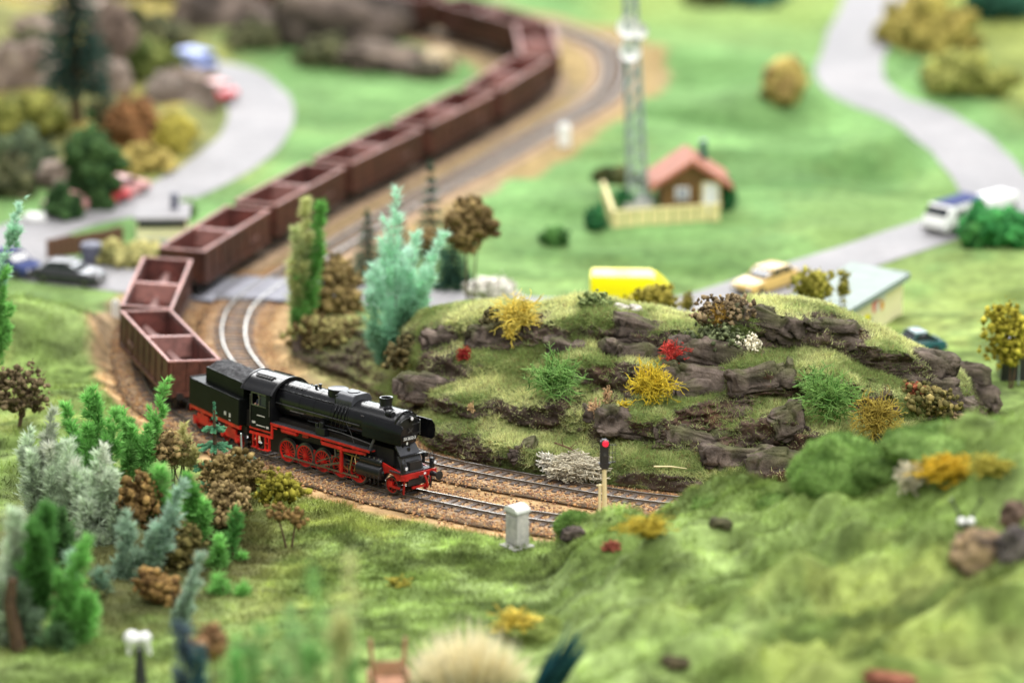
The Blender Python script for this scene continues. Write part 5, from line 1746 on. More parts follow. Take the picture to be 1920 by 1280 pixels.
lichen('green wiry lichen trailing down the right part of the outcrop', at_hill(1558, 792) + V3(0, -0.35, 0), 110, 104, LGR0, (0.24, 0.42, 0.11), 130, 0.034)
lichen('green lichen sprays higher on the right part of the outcrop', at_hill(1530, 735) + V3(0, -0.2, 0), 80, 50, LGR0, LGR1, 50, 0.034)
lichen('mustard brown wiry lichen beside the trailing green lichen', at_hill(1642, 818) + V3(0, -0.4, 0), 84, 86, (0.22, 0.16, 0.03), (0.46, 0.36, 0.07), 110, 0.034)
lichen('spiky orange brown tuft below the brown crumbly bush on the ridge', at_hill(1347, 612) + V3(0, -0.75, 0.2), 36, 46, (0.28, 0.15, 0.02), (0.52, 0.33, 0.07), 50, 0.026, up=0.6)
lichen('pile of whitish branching lichen at the foot of the rocks by the track', at_hill(1082, 895) + V3(0, -0.5, 0), 112, 56, (0.32, 0.27, 0.19), (0.74, 0.68, 0.52), 280, 0.05, steps=9)
lichen('chalky white forked lichen lying left of the larger whitish pile', at_hill(1028, 882) + V3(0, -0.5, 0), 46, 46, WHT0, (0.88, 0.86, 0.76), 34, 0.055)
lichen('peach coloured dried flower strand beside the whitish lichen', at_hill(1113, 782) + V3(0, -0.3, 0), 26, 40, (0.45, 0.27, 0.13), (0.68, 0.46, 0.26), 26, 0.045)
lichen('peach coloured dried flower tuft above the other peach strand', at_hill(1137, 752) + V3(0, -0.3, 0), 22, 34, (0.45, 0.27, 0.13), (0.68, 0.46, 0.26), 20, 0.045)
lichen('small tan dried flower tuft on the bare bank right of the chimney', at_hill(884, 772) + V3(0, -0.3, 0), 20, 24, (0.40, 0.26, 0.12), (0.6, 0.42, 0.22), 16, 0.045)


def hill_clump(label, u, v, w, h, c0, c1, n, r, lift=0.0, name='lichen_bush', jag=0.45, leaves=0):
    p = at_hill(u, v)
    return clump_bush(label, 0, 0, 0, w, h, c0, c1, n, r, 0, name, 'bush', None, p + V3(0, -0.25, lift), 0.55, jag, leaves)


hill_clump('cream white crumbly lichen ball on the ridge', 1404, 646, 42, 38, (0.55, 0.49, 0.33), (0.85, 0.80, 0.64), 90, 0.085, 0.1)
hill_clump('brown crumbly bush on top of the ridge', 1362, 602, 96, 50, (0.07, 0.05, 0.03), (0.27, 0.20, 0.11), 130, 0.16, 0.75)
hill_clump('grey green crumbly bush below the ridge left of the cream ball', 1345, 636, 92, 52, (0.05, 0.06, 0.03), (0.18, 0.21, 0.10), 120, 0.15, 0.1, leaves=500)
hill_clump('small grey green tuft right of the brown bush on the ridge', 1387, 596, 28, 24, (0.05, 0.06, 0.03), (0.18, 0.21, 0.10), 30, 0.12)
hill_clump('brown red berried bush low on the right of the outcrop', 1735, 752, 104, 56, (0.06, 0.06, 0.02), (0.24, 0.19, 0.07), 120, 0.19, 0.1, leaves=400)
hill_clump('red speckled leafy clump among the berried bush', 1715, 738, 40, 24, (0.15, 0.03, 0.02), (0.30, 0.10, 0.05), 30, 0.12, 0.25)
hill_clump('pale brown crumbly clump at the right foot of the outcrop', 1800, 786, 66, 26, (0.15, 0.10, 0.06), (0.38, 0.27, 0.17), 50, 0.16, 0.1)
hill_clump('brown and green crumbly bush left of the outcrop under the mint shrub', 632, 628, 130, 60, BRN0, (0.24, 0.22, 0.08), 130, 0.26, 0.2)
hill_clump('olive brown crumbly bush below the mint shrub', 765, 665, 80, 50, (0.045, 0.04, 0.018), (0.17, 0.14, 0.06), 90, 0.2, 0.1)
hill_clump('dark brown tuft beside the tall yellow lichen', 920, 602, 40, 50, (0.05, 0.045, 0.02), (0.17, 0.15, 0.07), 40, 0.16)
hill_clump('dull green leafy tuft at the top of the outcrop above the red lichen', 1115, 568, 60, 34, (0.06, 0.09, 0.03), (0.18, 0.22, 0.08), 60, 0.15, 0.05, leaves=300)
# twigs on the ground by the whitish lichen
for (a, b, lab) in (((1040, 826), (1092, 850), 'forked grey twig lying on the whitish lichen'), ((1225, 870), (1286, 874), 'thin pale straw lying at the foot of the outcrop')):
    p, q = at_hill(*a) + V3(0, -0.7, 0.12), at_hill(*b) + V3(0, -0.7, 0.12)
    m = MB().tube([p, (p + q) / 2 + V3(0.05, 0, 0.06), q], [0.05, 0.045, 0.02], 5)
    if 'grey' in lab:
        m.tube([(p + q) / 2, (p + q) / 2 + V3(0.4, 0, 0.35)], [0.035, 0.015], 5).tube([p * 0.7 + q * 0.3, p * 0.7 + q * 0.3 + V3(-0.1, 0, 0.5)], [0.035, 0.015], 5)
    o = m.build('twig', M['plank'] if 'grey' in lab else M['post'])
    tag(o, lab, 'twig')

# ------------------------------------------------------------------ trees behind and left of the outcrop
def tree_on_hill(label, ub, vb, specs, dy=0.0, **kw):
    p = at_hill(ub, vb)
    base = p + V3(0, dy, -0.2)
    return sprig_tree(label, 'tree', base, px_sprigs(base, base[1], specs), **kw)


tree_on_hill('large pale mint green feathery shrub at the left end of the outcrop', 742, 640,
             [(740, 700, 744, 358, 0, 74, MINT0, MINT1), (728, 700, 700, 500, -0.6, 50, MINT0, MINT1), (752, 660, 780, 440, 0.5, 54, MINT0, MINT1), (756, 640, 832, 438, 0.3, 42, MINT0, MINT1),
              (722, 706, 692, 560, -1.0, 44, (0.08, 0.24, 0.13), (0.28, 0.52, 0.33)), (735, 690, 716, 450, 0.4, 46, MINT0, MINT1), (768, 640, 800, 500, -0.4, 40, MINT0, MINT1), (742, 700, 760, 560, -0.8, 70, (0.08, 0.24, 0.13), (0.26, 0.50, 0.32)),
              (716, 700, 730, 620, -1.2, 40, (0.08, 0.26, 0.14), (0.25, 0.5, 0.32))], nb=105, nn=9, nl=0.46, nw=0.055, name='mint_shrub', slim=0.72)
tree_on_hill('tall shrub with a straw yellow top and bright green side left of the mint shrub', 566, 640,
             [(556, 640, 574, 378, 0.2, 48, (0.18, 0.26, 0.07), (0.60, 0.62, 0.28)), (572, 620, 602, 385, 0.0, 44, GRN0, (0.16, 0.40, 0.09)), (556, 620, 553, 430, -0.2, 34, (0.16, 0.26, 0.08), (0.52, 0.58, 0.27)), (552, 655, 560, 520, -0.3, 30, GRN0, GRN1)],
             nb=120, nn=9, nl=0.46, nw=0.07, name='straw_shrub', slim=0.85)
clump_bush('brown crumbly bushes massed between the straw and mint shrubs', 628, 560, 31.0, 105, 120, BRN0, (0.30, 0.22, 0.09), 190, 0.27, 3, leaves=500)
clump_bush('brown headed tree with bare forked stems behind the outcrop', 878, 420, 32.0, 92, 88, (0.09, 0.06, 0.025), (0.30, 0.215, 0.09), 120, 0.30, 3, 'brown_tree', 'tree', jag=0.5)
clump_bush('small brown tuft on thin stems between the mint shrub and the brown headed tree', 800, 448, 33.0, 44, 34, BRN0, BRN1, 30, 0.26, 2, 'brown_tree', 'tree')
clump_bush('pale whitish bush behind the ridge under the brown headed tree', 925, 540, 33.0, 96, 40, (0.5, 0.46, 0.4), (0.85, 0.82, 0.76), 80, 0.24, 1)


def conifer(label, u, vt, vb, y, w, c0, c1, tiers=9, name='conifer', group=None, base_z=None):
    q0, q1 = on_y(u, vb, y), on_y(u, vt, y)
    g = hz1(q0[0], y) if base_z is None else base_z
    H = q1[2] - g
    t = thing(name, label, 'tree', (q0[0], y, g), group=group)
    MB().cyl((0, 0, -0.2), (0, 0, H * 0.97), 0.16 * H / 8, 0.03, 8).build('trunk', M['trunk'], t)
    fo = Foliage()
    W = w / px_per_m(q0) / 2
    for k in range(tiers):
        f = k / (tiers - 1)
        z = H * (0.14 + 0.80 * f)
        r = W * (1.02 - 0.92 * f) * RNG.uniform(0.9, 1.1)
        nbr = int(13 - 6 * f)
        for j in range(nbr):
            a = 2 * math.pi * (j + RNG.uniform(-0.2, 0.2)) / nbr + k
            d = V3(math.cos(a), math.sin(a), -0.35)
            n = 26
            u_ = RNG.random((n, 1))
            R0 = V3(0, 0, z) + d * r * u_ + V3(0, 0, 0.12 * r) * u_ ** 2
            D = d + RNG.normal(0, 0.5, (n, 3)) + V3(0, 0, 0.1)
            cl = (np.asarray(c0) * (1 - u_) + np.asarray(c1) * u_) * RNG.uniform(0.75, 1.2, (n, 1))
            needles(fo, R0, D, np.full(n, max(0.22, r * 0.36)), max(0.08, r * 0.10), cl)
    tp = RNG.random((30, 1))
    needles(fo, V3(0, 0, H * 0.9) + V3(0, 0, H * 0.1) * tp, RNG.normal(0, 0.5, (30, 3)) + V3(0, 0, 0.8), np.full(30, 0.25), 0.09, np.tile(np.asarray(c1), (30, 1)))
    fo.obj('crown', M['leaf'], t)
    return t


BLU0, BLU1 = (0.015, 0.045, 0.035), (0.06, 0.14, 0.09)
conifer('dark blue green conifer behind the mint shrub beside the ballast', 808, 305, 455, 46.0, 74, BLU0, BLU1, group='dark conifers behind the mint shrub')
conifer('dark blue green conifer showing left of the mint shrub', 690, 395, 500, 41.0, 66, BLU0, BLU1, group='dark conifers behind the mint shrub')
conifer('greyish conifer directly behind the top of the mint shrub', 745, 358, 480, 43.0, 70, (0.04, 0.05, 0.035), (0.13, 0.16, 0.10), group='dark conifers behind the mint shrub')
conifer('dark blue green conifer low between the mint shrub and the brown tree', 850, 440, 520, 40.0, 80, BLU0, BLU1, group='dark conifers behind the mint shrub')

# ------------------------------------------------------------------ foreground trees and bushes, lower left
GF = 'feathery trees in the left foreground'
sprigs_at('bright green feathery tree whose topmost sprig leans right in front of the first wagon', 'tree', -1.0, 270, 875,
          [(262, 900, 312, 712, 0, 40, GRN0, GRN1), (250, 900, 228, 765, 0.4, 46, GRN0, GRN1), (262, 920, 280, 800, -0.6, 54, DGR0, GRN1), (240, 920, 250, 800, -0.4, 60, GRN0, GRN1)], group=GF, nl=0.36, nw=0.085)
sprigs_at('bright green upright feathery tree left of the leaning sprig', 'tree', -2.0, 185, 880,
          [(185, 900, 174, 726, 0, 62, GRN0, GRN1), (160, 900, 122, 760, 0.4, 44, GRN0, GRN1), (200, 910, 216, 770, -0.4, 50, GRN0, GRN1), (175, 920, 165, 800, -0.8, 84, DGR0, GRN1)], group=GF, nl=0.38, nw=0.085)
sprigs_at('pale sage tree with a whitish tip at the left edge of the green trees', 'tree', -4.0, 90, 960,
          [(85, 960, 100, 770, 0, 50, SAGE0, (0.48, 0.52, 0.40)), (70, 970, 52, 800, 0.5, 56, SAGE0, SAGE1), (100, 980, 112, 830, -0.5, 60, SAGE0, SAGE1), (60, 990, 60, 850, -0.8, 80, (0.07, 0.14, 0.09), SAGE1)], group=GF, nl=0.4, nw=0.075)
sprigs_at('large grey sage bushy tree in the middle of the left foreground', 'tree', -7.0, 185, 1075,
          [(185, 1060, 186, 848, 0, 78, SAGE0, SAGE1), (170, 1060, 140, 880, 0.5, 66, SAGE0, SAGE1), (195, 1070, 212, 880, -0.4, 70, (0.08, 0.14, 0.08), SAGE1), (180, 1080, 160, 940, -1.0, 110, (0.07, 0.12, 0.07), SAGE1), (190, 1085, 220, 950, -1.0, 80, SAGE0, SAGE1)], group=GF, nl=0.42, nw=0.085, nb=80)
sprigs_at('pale mint tree with two long arms forming a V in the left foreground', 'tree', -13.0, 235, 1190,
          [(232, 1190, 240, 968, 0, 66, (0.12, 0.24, 0.15), (0.38, 0.52, 0.38)), (250, 1130, 342, 905, -0.3, 46, (0.14, 0.26, 0.18), (0.40, 0.56, 0.43)), (225, 1200, 226, 1060, 0.4, 60, (0.10, 0.20, 0.13), (0.32, 0.46, 0.33)), (250, 1180, 285, 1000, -0.5, 66, (0.12, 0.22, 0.14), (0.36, 0.50, 0.36)), (250, 1190, 262, 1080, -0.8, 66, (0.10, 0.2, 0.12), (0.28, 0.40, 0.27))], group=GF, nl=0.42, nw=0.09, nb=80)
sprigs_at('bright green leafy sprig beside the arm of the mint tree', 'tree', -9.0, 365, 1050,
          [(368, 1040, 352, 892, 0, 50, GRN0, (0.16, 0.42, 0.09)), (370, 1040, 380, 940, -0.3, 46, GRN0, GRN1)], group=GF, nl=0.4, nw=0.1, nb=90)
sprigs_at('short dark green sprig right of the leafy one above the lawn', 'tree', -10.5, 436, 1105,
          [(436, 1100, 440, 960, 0, 34, GRN0, (0.12, 0.32, 0.08)), (440, 1110, 455, 1040, -0.3, 40, GRN0, GRN1)], group=GF, nl=0.38, nw=0.09)
sprigs_at('long pale grey green plume leaning right in the left foreground', 'tree', -20.0, 325, 1215,
          [(322, 1210, 378, 1036, 0, 36, (0.18, 0.28, 0.20), (0.42, 0.54, 0.42)), (325, 1215, 345, 1120, -0.3, 40, (0.16, 0.26, 0.18), (0.36, 0.48, 0.36))], group=GF, nl=0.3, nw=0.08, nb=130)
sprigs_at('cream yellow plume standing by the small conifer next to the tender', 'plume', -1.5, 345, 890,
          [(343, 885, 348, 785, 0, 34, CRM0, CRM1), (330, 890, 322, 820, 0.3, 34, CRM0, (0.46, 0.42, 0.18)), (350, 890, 366, 840, -0.2, 26, CRM0, CRM1)], nl=0.32, nw=0.06, name='cream_plume')
sprigs_at('huge dark green and grey tree with drooping sprays at the bottom left corner', 'tree', -22.0, 60, 1290,
          [(60, 1200, 90, 950, 0, 150, DGR0, (0.11, 0.28, 0.07)), (90, 1230, 160, 1010, -0.4, 84, DGR0, GRN1), (110, 1260, 165, 1120, -0.8, 100, DGR0, GRN1), (20, 1180, 28, 960, 0.4, 100, (0.06, 0.12, 0.07), SAGE1), (60, 1280, 40, 1100, -1.0, 110, (0.06, 0.12, 0.07), (0.26, 0.36, 0.24)), (100, 1290, 110, 1180, -1.2, 130, DGR0, (0.16, 0.28, 0.13)), (10, 1280, 0, 1090, -0.6, 90, (0.06, 0.12, 0.07), SAGE1), (70, 1150, 60, 985, -0.6, 100, DGR0, (0.13, 0.32, 0.08))],
          group=GF, nl=0.45, nw=0.1, nb=90, trunk=0.16)
MBt = MB()
stem_tube(MBt, [on_y(45, 1290, -23.5), on_y(30, 1190, -23.4), on_y(18, 1130, -23.3), on_y(24, 1085, -23.3)], 0.42, 0.24, 8)
tag(MBt.build('bare_trunk', M['trunk'], smooth=True), 'thick bent brown trunk at the bottom left edge', 'tree trunk')
sprigs_at('green fern-like sprays cut by the left edge below the hillside', 'tree', 15.0, -6, 720,
          [(-8, 690, 14, 505, 0, 40, GRN0, GRN1), (-5, 700, 6, 560, 0.3, 40, GRN0, GRN1), (-6, 560, 44, 372, 0.3, 26, (0.07, 0.2, 0.1), MINT1)], nl=0.36, nw=0.09)
GBL = 'blurred green sprays at the bottom edge'
sprigs_at('tall blurred straw tipped spray at the bottom edge, centre left', 'tree', -46.0, 625, 1285,
          [(625, 1330, 655, 1005, 0, 34, (0.25, 0.42, 0.14), (0.72, 0.70, 0.38)), (590, 1330, 588, 1060, 0.5, 34, (0.16, 0.36, 0.10), (0.30, 0.55, 0.20)), (640, 1330, 640, 1110, -0.4, 30, (0.30, 0.42, 0.16), (0.6, 0.6, 0.3))], group=GBL, nl=0.4, nw=0.06, nb=40)
sprigs_at('blurred dark green spray rising at the bottom edge right of the straw tipped one', 'tree', -42.0, 660, 1285,
          [(655, 1330, 655, 1140, 0, 34, (0.10, 0.30, 0.08), (0.26, 0.50, 0.17)), (630, 1330, 612, 1140, 0.4, 34, (0.2, 0.4, 0.12), (0.40, 0.58, 0.24))], group=GBL, nl=0.4, nw=0.06, nb=40)
sprigs_at('blurred mid green sprays along the bottom edge under the lawn', 'tree', -40.0, 480, 1290,
          [(470, 1330, 482, 1160, 0, 66, (0.10, 0.28, 0.08), (0.26, 0.46, 0.17)), (520, 1330, 545, 1130, 0.5, 60, (0.16, 0.36, 0.12), (0.34, 0.54, 0.24)), (430, 1330, 440, 1200, -0.5, 60, (0.12, 0.34, 0.10), (0.24, 0.52, 0.17)), (570, 1330, 560, 1190, -0.4, 56, (0.18, 0.34, 0.12), (0.40, 0.52, 0.24))], group=GBL, nl=0.45, nw=0.06, nb=20)
sprigs_at('blurred blue grey conifer tops at the bottom edge beside the globe lamp', 'tree', -36.0, 350, 1290,
          [(345, 1330, 348, 1180, 0, 60, (0.03, 0.05, 0.07), (0.14, 0.20, 0.25)), (372, 1330, 372, 1210, -0.3, 40, (0.02, 0.06, 0.07), (0.08, 0.19, 0.22))], nl=0.3, nw=0.09)
clump_bush('blurred orange brown lichen head behind the blue grey conifer tops', 398, 1205, -32.0, 58, 60, (0.10, 0.06, 0.03), (0.38, 0.22, 0.11), 50, 0.22, 1)

sprigs_at('pale sage tree filling the gap between the sage and green trees', 'tree', -5.5, 130, 1000,
          [(130, 1000, 128, 830, 0, 60, SAGE0, SAGE1), (150, 1000, 160, 880, -0.3, 56, SAGE0, SAGE1), (112, 1010, 96, 880, 0.3, 56, (0.12, 0.2, 0.13), SAGE1)], group=GF)
sprigs_at('short green feathery tree behind the mint tree with long arms', 'tree', -8.0, 300, 1010,
          [(300, 1010, 300, 880, 0, 50, GRN0, GRN1), (285, 1010, 270, 920, 0.3, 46, DGR0, GRN1), (315, 1015, 330, 930, -0.3, 44, GRN0, GRN1)], group=GF)
sprigs_at('mint grey feathery tree low between the sage tree and the corner tree', 'tree', -15.0, 160, 1190,
          [(150, 1190, 130, 1040, 0, 70, (0.10, 0.22, 0.13), (0.36, 0.54, 0.38)), (175, 1195, 190, 1070, -0.3, 60, (0.10, 0.2, 0.12), (0.30, 0.46, 0.32)), (140, 1200, 100, 1090, 0.3, 66, DGR0, DGR1)], group=GF)
sprigs_at('green feathery tree low beside the long grey green plume', 'tree', -16.0, 420, 1190,
          [(415, 1190, 410, 1080, 0, 60, GRN0, GRN1), (440, 1195, 455, 1100, -0.3, 56, DGR0, GRN1), (395, 1195, 380, 1120, 0.3, 50, GRN0, GRN1)], group=GF)
GB = 'brown crumbly bushes in the left foreground'
clump_bush('brown crumbly bush on dark stems just left of the cream plume', 322, 838, -1.0, 90, 56, BRN0, BRN1, 110, 0.2, 3, group=GB)
clump_bush('large olive brown crumbly bush below the small conifer', 428, 892, -3.5, 112, 74, (0.085, 0.06, 0.02), (0.26, 0.19, 0.075), 190, 0.2, 2, group=GB)
clump_bush('tan crumbly bush hanging under the large olive brown one', 420, 945, -6.0, 96, 66, BRN0, (0.30, 0.22, 0.10), 120, 0.2, 2, group=GB)
clump_bush('rust brown crumbly bush between the sage tree and the mint arms', 268, 935, -8.0, 74, 84, (0.08, 0.05, 0.02), (0.27, 0.17, 0.06), 110, 0.22, 2, group=GB)
clump_bush('olive bush low in the shade between the mint arms', 335, 1030, -12.0, 80, 90, (0.07, 0.06, 0.02), (0.20, 0.17, 0.06), 110, 0.22, 2, group=GB)
clump_bush('orange brown crumbly bush low between the mint tree and pale plume', 300, 1100, -17.0, 80, 66, (0.09, 0.05, 0.02), (0.32, 0.20, 0.07), 90, 0.22, 1, group=GB)
clump_bush('dark olive undergrowth clump right of the sage tree foot', 165, 1120, -15.0, 110, 90, (0.05, 0.06, 0.02), (0.13, 0.14, 0.05), 90, 0.28, 1, group=GB)
clump_bush('olive green mossy bush on the lawn beside the ballast', 522, 912, -4.2, 86, 52, (0.10, 0.09, 0.012), (0.30, 0.27, 0.04), 90, 0.17, 1, leaves=900)
clump_bush('brown branching lichen tree with knobbly clumps at the left edge', 28, 735, 11.0, 92, 84, (0.06, 0.045, 0.022), (0.20, 0.15, 0.085), 110, 0.2, 3, 'brown_tree', 'tree', dense=0.7)
sprigs_at('dark green undergrowth under the left foreground trees', 'bush', -12.0, 130, 1010,
          [(120, 1090, 110, 960, 0, 120, DGR0, (0.10, 0.20, 0.07)), (330, 1180, 350, 1080, 0, 80, DGR0, (0.16, 0.26, 0.08)), (400, 1120, 410, 1010, 0, 60, GRN0, GRN1)], nl=0.4, nw=0.1, name='undergrowth')


def fork_tree(label, u0, v0, heads, y, c0, c1):
    b = on_y(u0, v0, y)
    g = V3(b[0], y, hz1(b[0], y))
    t = thing('brown_tree', label, 'tree', tuple(g))
    fo, mb = Foliage(), MB()
    for (u, v, w, h, du) in heads:
        q = on_y(u, v, y) - g
        k = px_per_m(g)
        stem_tube(mb, [(du / k, 0, -0.2), (du / k + q[0] * 0.35, 0, q[2] * 0.45), (q[0], 0, q[2])], 0.07, 0.035, 6)
        for j in range(7):
            a = cloud_points(1, q, (w / k / 2.2, w / k / 3, h / k / 2.2), 0.8)[0]
            mb.tube([(q[0] * 0.8 + du / k * 0.2, 0, q[2] * 0.72), tuple((q * V3(1, 1, 0.9) + a) / 2), tuple(a)], [0.025, 0.02, 0.012], 4)
        C = cloud_points(46, q, (w / k / 2, w / k / 2.6, h / k / 2), 0.35)
        clumps(fo, C, 0.13 * RNG.uniform(0.5, 1.2, 46), np.asarray(c0) + (np.asarray(c1) - np.asarray(c0)) * RNG.random((46, 1)), 0.5)
    mb.build('trunk', M['trunk'], t)
    fo.obj('crown', M['foam'], t, smooth=True)
    return t


fork_tree('small two-stemmed brown tree standing on the lawn below the locomotive', 542, 1032, [(518, 960, 56, 44, -4), (556, 968, 44, 40, 4)], -9.0, (0.13, 0.08, 0.03), (0.30, 0.19, 0.07))


def toy_conifer(label, u, vt, vb, y, w):
    """moulded model conifer: five stacked whorls of drooping plates on a stout trunk"""
    q0, q1 = on_y(u, vb, y), on_y(u, vt, y)
    g = hz1(q0[0], y)
    H = q1[2] - g
    t = thing('model_conifer', label, 'tree', (q0[0], y, g))
    MB().cyl((0, 0, -0.1), (0, 0, H * 0.9), 0.16, 0.07, 8).build('trunk', M['trunk'], t)
    W = w / px_per_m(q0) / 2
    for k, (f, r) in enumerate(((0.20, 1.0), (0.40, 0.80), (0.58, 0.62), (0.74, 0.40))):
        fo = Foliage()
        nb = 9 - k
        for j in range(nb):
            a = 2 * math.pi * j / nb + 0.5 * k + RNG.uniform(-0.1, 0.1)
            d = V3(math.cos(a), math.sin(a), -0.18)
            rr = r * W * RNG.uniform(0.88, 1.1)
            u_ = np.repeat(np.linspace(0.02, 1, 70), 2)[:, None]
            R0 = V3(0, 0, H * f) + d * rr * u_
            side = V3(-math.sin(a), math.cos(a), 0) * np.where(np.arange(140) % 2, 1, -1)[:, None]
            D = d * 0.9 + side * 0.75 + RNG.normal(0, 0.22, (140, 3))
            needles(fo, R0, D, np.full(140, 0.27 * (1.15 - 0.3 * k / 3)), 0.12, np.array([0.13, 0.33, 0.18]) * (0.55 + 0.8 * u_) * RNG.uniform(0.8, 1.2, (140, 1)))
        fo.obj('branch_whorl', M['leaf'], t)
    fo = Foliage()
    tp = RNG.random((150, 1))
    needles(fo, V3(0, 0, H * 0.80) + V3(0, 0, H * 0.17) * tp, RNG.normal(0, 0.6, (150, 3)) + V3(0, 0, 1.3), 0.22 * (1.1 - 0.6 * tp), 0.08, np.array([0.12, 0.33, 0.19]) * RNG.uniform(0.7, 1.2, (150, 1)))
    fo.obj('crown_tip', M['leaf'], t)
    return t


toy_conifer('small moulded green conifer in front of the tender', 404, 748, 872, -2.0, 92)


def star_tip(label, u, v, y):
    q = on_y(u, v, y)
    g = hz1(q[0], y)
    t = thing('conifer_tip', label, 'tree', (q[0], y, g))
    H = q[2] - g
    MB().cyl((0, 0, -0.1), (0, 0, H), 0.06, 0.05, 7).build('trunk', M['mast'], t)
    for z, r in ((H - 0.95, 0.62), (H - 1.75, 0.85)):
        fo = Foliage()
        for j in range(6):
            a = 2 * math.pi * j / 6 + 0.3
            d = V3(math.cos(a), math.sin(a), -0.75)
            u_ = RNG.random((40, 1))
            needles(fo, V3(0, 0, z) + d * r * u_, d + RNG.normal(0, 0.35, (40, 3)), np.full(40, 0.24), 0.1, np.array([0.22, 0.36, 0.28]) * RNG.uniform(0.7, 1.2, (40, 1)))
        fo.obj('branch_whorl', M['leaf'], t)


star_tip('pale grey green bare conifer tip beside the cab steps', 452, 812, -0.5)

# straw tuft, dark leaves, yellow lichens on the near hill
def fan_tuft(label, u0, v0, y, u1, v1, w, n, c0, c1, bl, name='straw_tuft', spread=0.6):
    b = on_y(u0, v0, y)
    q = on_y(u1, v1, y)
    H = np.linalg.norm(q - b)
    ww = w / px_per_m(b)
    dirx = (q - b) / H
    fo = Foliage()
    a = RNG.normal(0, spread, (n, 1)) * 0.75
    a = np.clip(a, -1, 1)
    dep = RNG.normal(0, 0.22, (n, 1))
    D = dirx + V3(1, 0, 0) * a * (ww / H / 1.2) + V3(0, 1, 0) * dep
    R0 = V3(0, 0, 0) + V3(1, 0, 0) * a * ww * 0.16 + RNG.normal(0, 0.08, (n, 3))
    L = H * (1.0 - 0.28 * np.abs(a)) * RNG.uniform(0.55, 1.0, (n, 1))
    t_ = RNG.random((n, 1))
    needles(fo, R0, D, L, bl, (np.asarray(c0) * (1 - t_) + np.asarray(c1) * t_))
    o = fo.obj(name, M['leaf'], None, tuple(b))
    return tag(o, label, 'grass tuft' if name == 'straw_tuft' else 'plant')


fan_tuft('big blurred straw coloured grass tuft at the bottom edge', 882, 1345, -27.5, 868, 1150, 240, 1800, (0.80, 0.70, 0.42), (0.95, 0.90, 0.70), 0.085)
fan_tuft('dark blue green blade-shaped leaves at the bottom edge right of the straw tuft', 1000, 1330, -31.0, 1100, 1160, 70, 60, (0.012, 0.05, 0.06), (0.03, 0.11, 0.11), 0.34, 'dark_leaf_plant', 0.4)


def moss_hump(label, u, v, y, w, h, c0, c1, n=6000, seed=1):
    """soft cushion of fibrous moss"""
    q = on_y(u, v, y)
    k = px_per_m(q)
    g = hz1(q[0], y)
    t = thing('moss_bush', label, 'moss', (q[0], y, g))
    nu, nv = 40, 20
    U, V_, Fq = grid_mesh(np.linspace(-math.pi, math.pi, nu + 1), np.linspace(-math.pi / 2, math.pi / 2, nv))
    d = np.stack([np.cos(V_) * np.cos(U), np.cos(V_) * np.sin(U), np.sin(V_)], 1)
    lob = lambda D: 1 + 0.42 * fbm(D * 1.5 + seed * 5.1, 3, seed)
    size = np.array([w / k / 2, w / k / 2.4, h / k / 2])
    cz = V3(0, 0, q[2] - g)
    P = d * lob(d)[:, None] * size + cz
    cc = np.asarray(c0) + (np.asarray(c1) - np.asarray(c0)) * sstep(-0.5, 0.6, fbm(d * 2.2 + seed, 3, seed + 1))[:, None]
    np_obj('cushion', P, Fq, M['foam'], cc, True, t)
    D = RNG.normal(0, 1, (n, 3))
    D /= np.linalg.norm(D, axis=1)[:, None]
    R0 = D * lob(D)[:, None] * size * 0.98 + cz
    fc = (np.asarray(c0) + (np.asarray(c1) - np.asarray(c0)) * sstep(-0.5, 0.6, fbm(D * 2.2 + seed, 3, seed + 1))[:, None]) * RNG.uniform(0.8, 1.8, (n, 1))
    fo = Foliage()
    needles(fo, R0, D + RNG.normal(0, 0.8, (n, 3)) + V3(0, 0, 0.3), 0.26 * RNG.uniform(0.5, 1.4, n), 0.045, fc)
    fo.obj('fibres', M['leaf'], t)
    return t


def ground_lichen(label, u, v, w, h, c0, c1, n, r=0.06, kind='tangle', rr=0.22, y=None):
    p = at(u, v) if y is None else on_y(u, v, y)
    if kind == 'tangle':
        return lichen(label, p + V3(0, 0, -0.1), w, h, c0, c1, n, r)
    return clump_bush(label, 0, 0, 0, w, h, c0, c1, n, rr, 0, 'lichen_bush', 'bush', None, p + V3(0, 0, h / px_per_m(p) * 0.3), 0.5, 0.4, 2600, 0.3)


ground_lichen('blurred yellow lichen on the near hill beside the straw tuft', 968, 1200, 90, 66, GOLD0, YEL1, 60)
ground_lichen('small yellow green tuft on the lawn in front of the straw spray', 745, 1100, 50, 26, (0.24, 0.22, 0.03), (0.5, 0.42, 0.07), 16)
ground_lichen('rusty red lichen on the near hill below the signal', 1148, 1030, 44, 20, (0.22, 0.05, 0.03), (0.42, 0.13, 0.09), 30)
ground_lichen('yellow lichen band on the near hill right of the rusty red one', 1212, 1012, 84, 38, (0.32, 0.24, 0.02), (0.60, 0.47, 0.06), 70)
ground_lichen('golden orange lichen on the right of the near hill', 1782, 905, 110, 52, (0.42, 0.26, 0.01), (0.72, 0.48, 0.04), 130, 0.07)
ground_lichen('yellow green lichen at the right end of the golden one', 1855, 900, 80, 44, (0.26, 0.24, 0.03), (0.52, 0.45, 0.08), 70, 0.06)
ground_lichen('cream white lichen left of the golden lichen', 1706, 930, 52, 62, (0.5, 0.44, 0.30), (0.80, 0.74, 0.55), 90, 0.07)

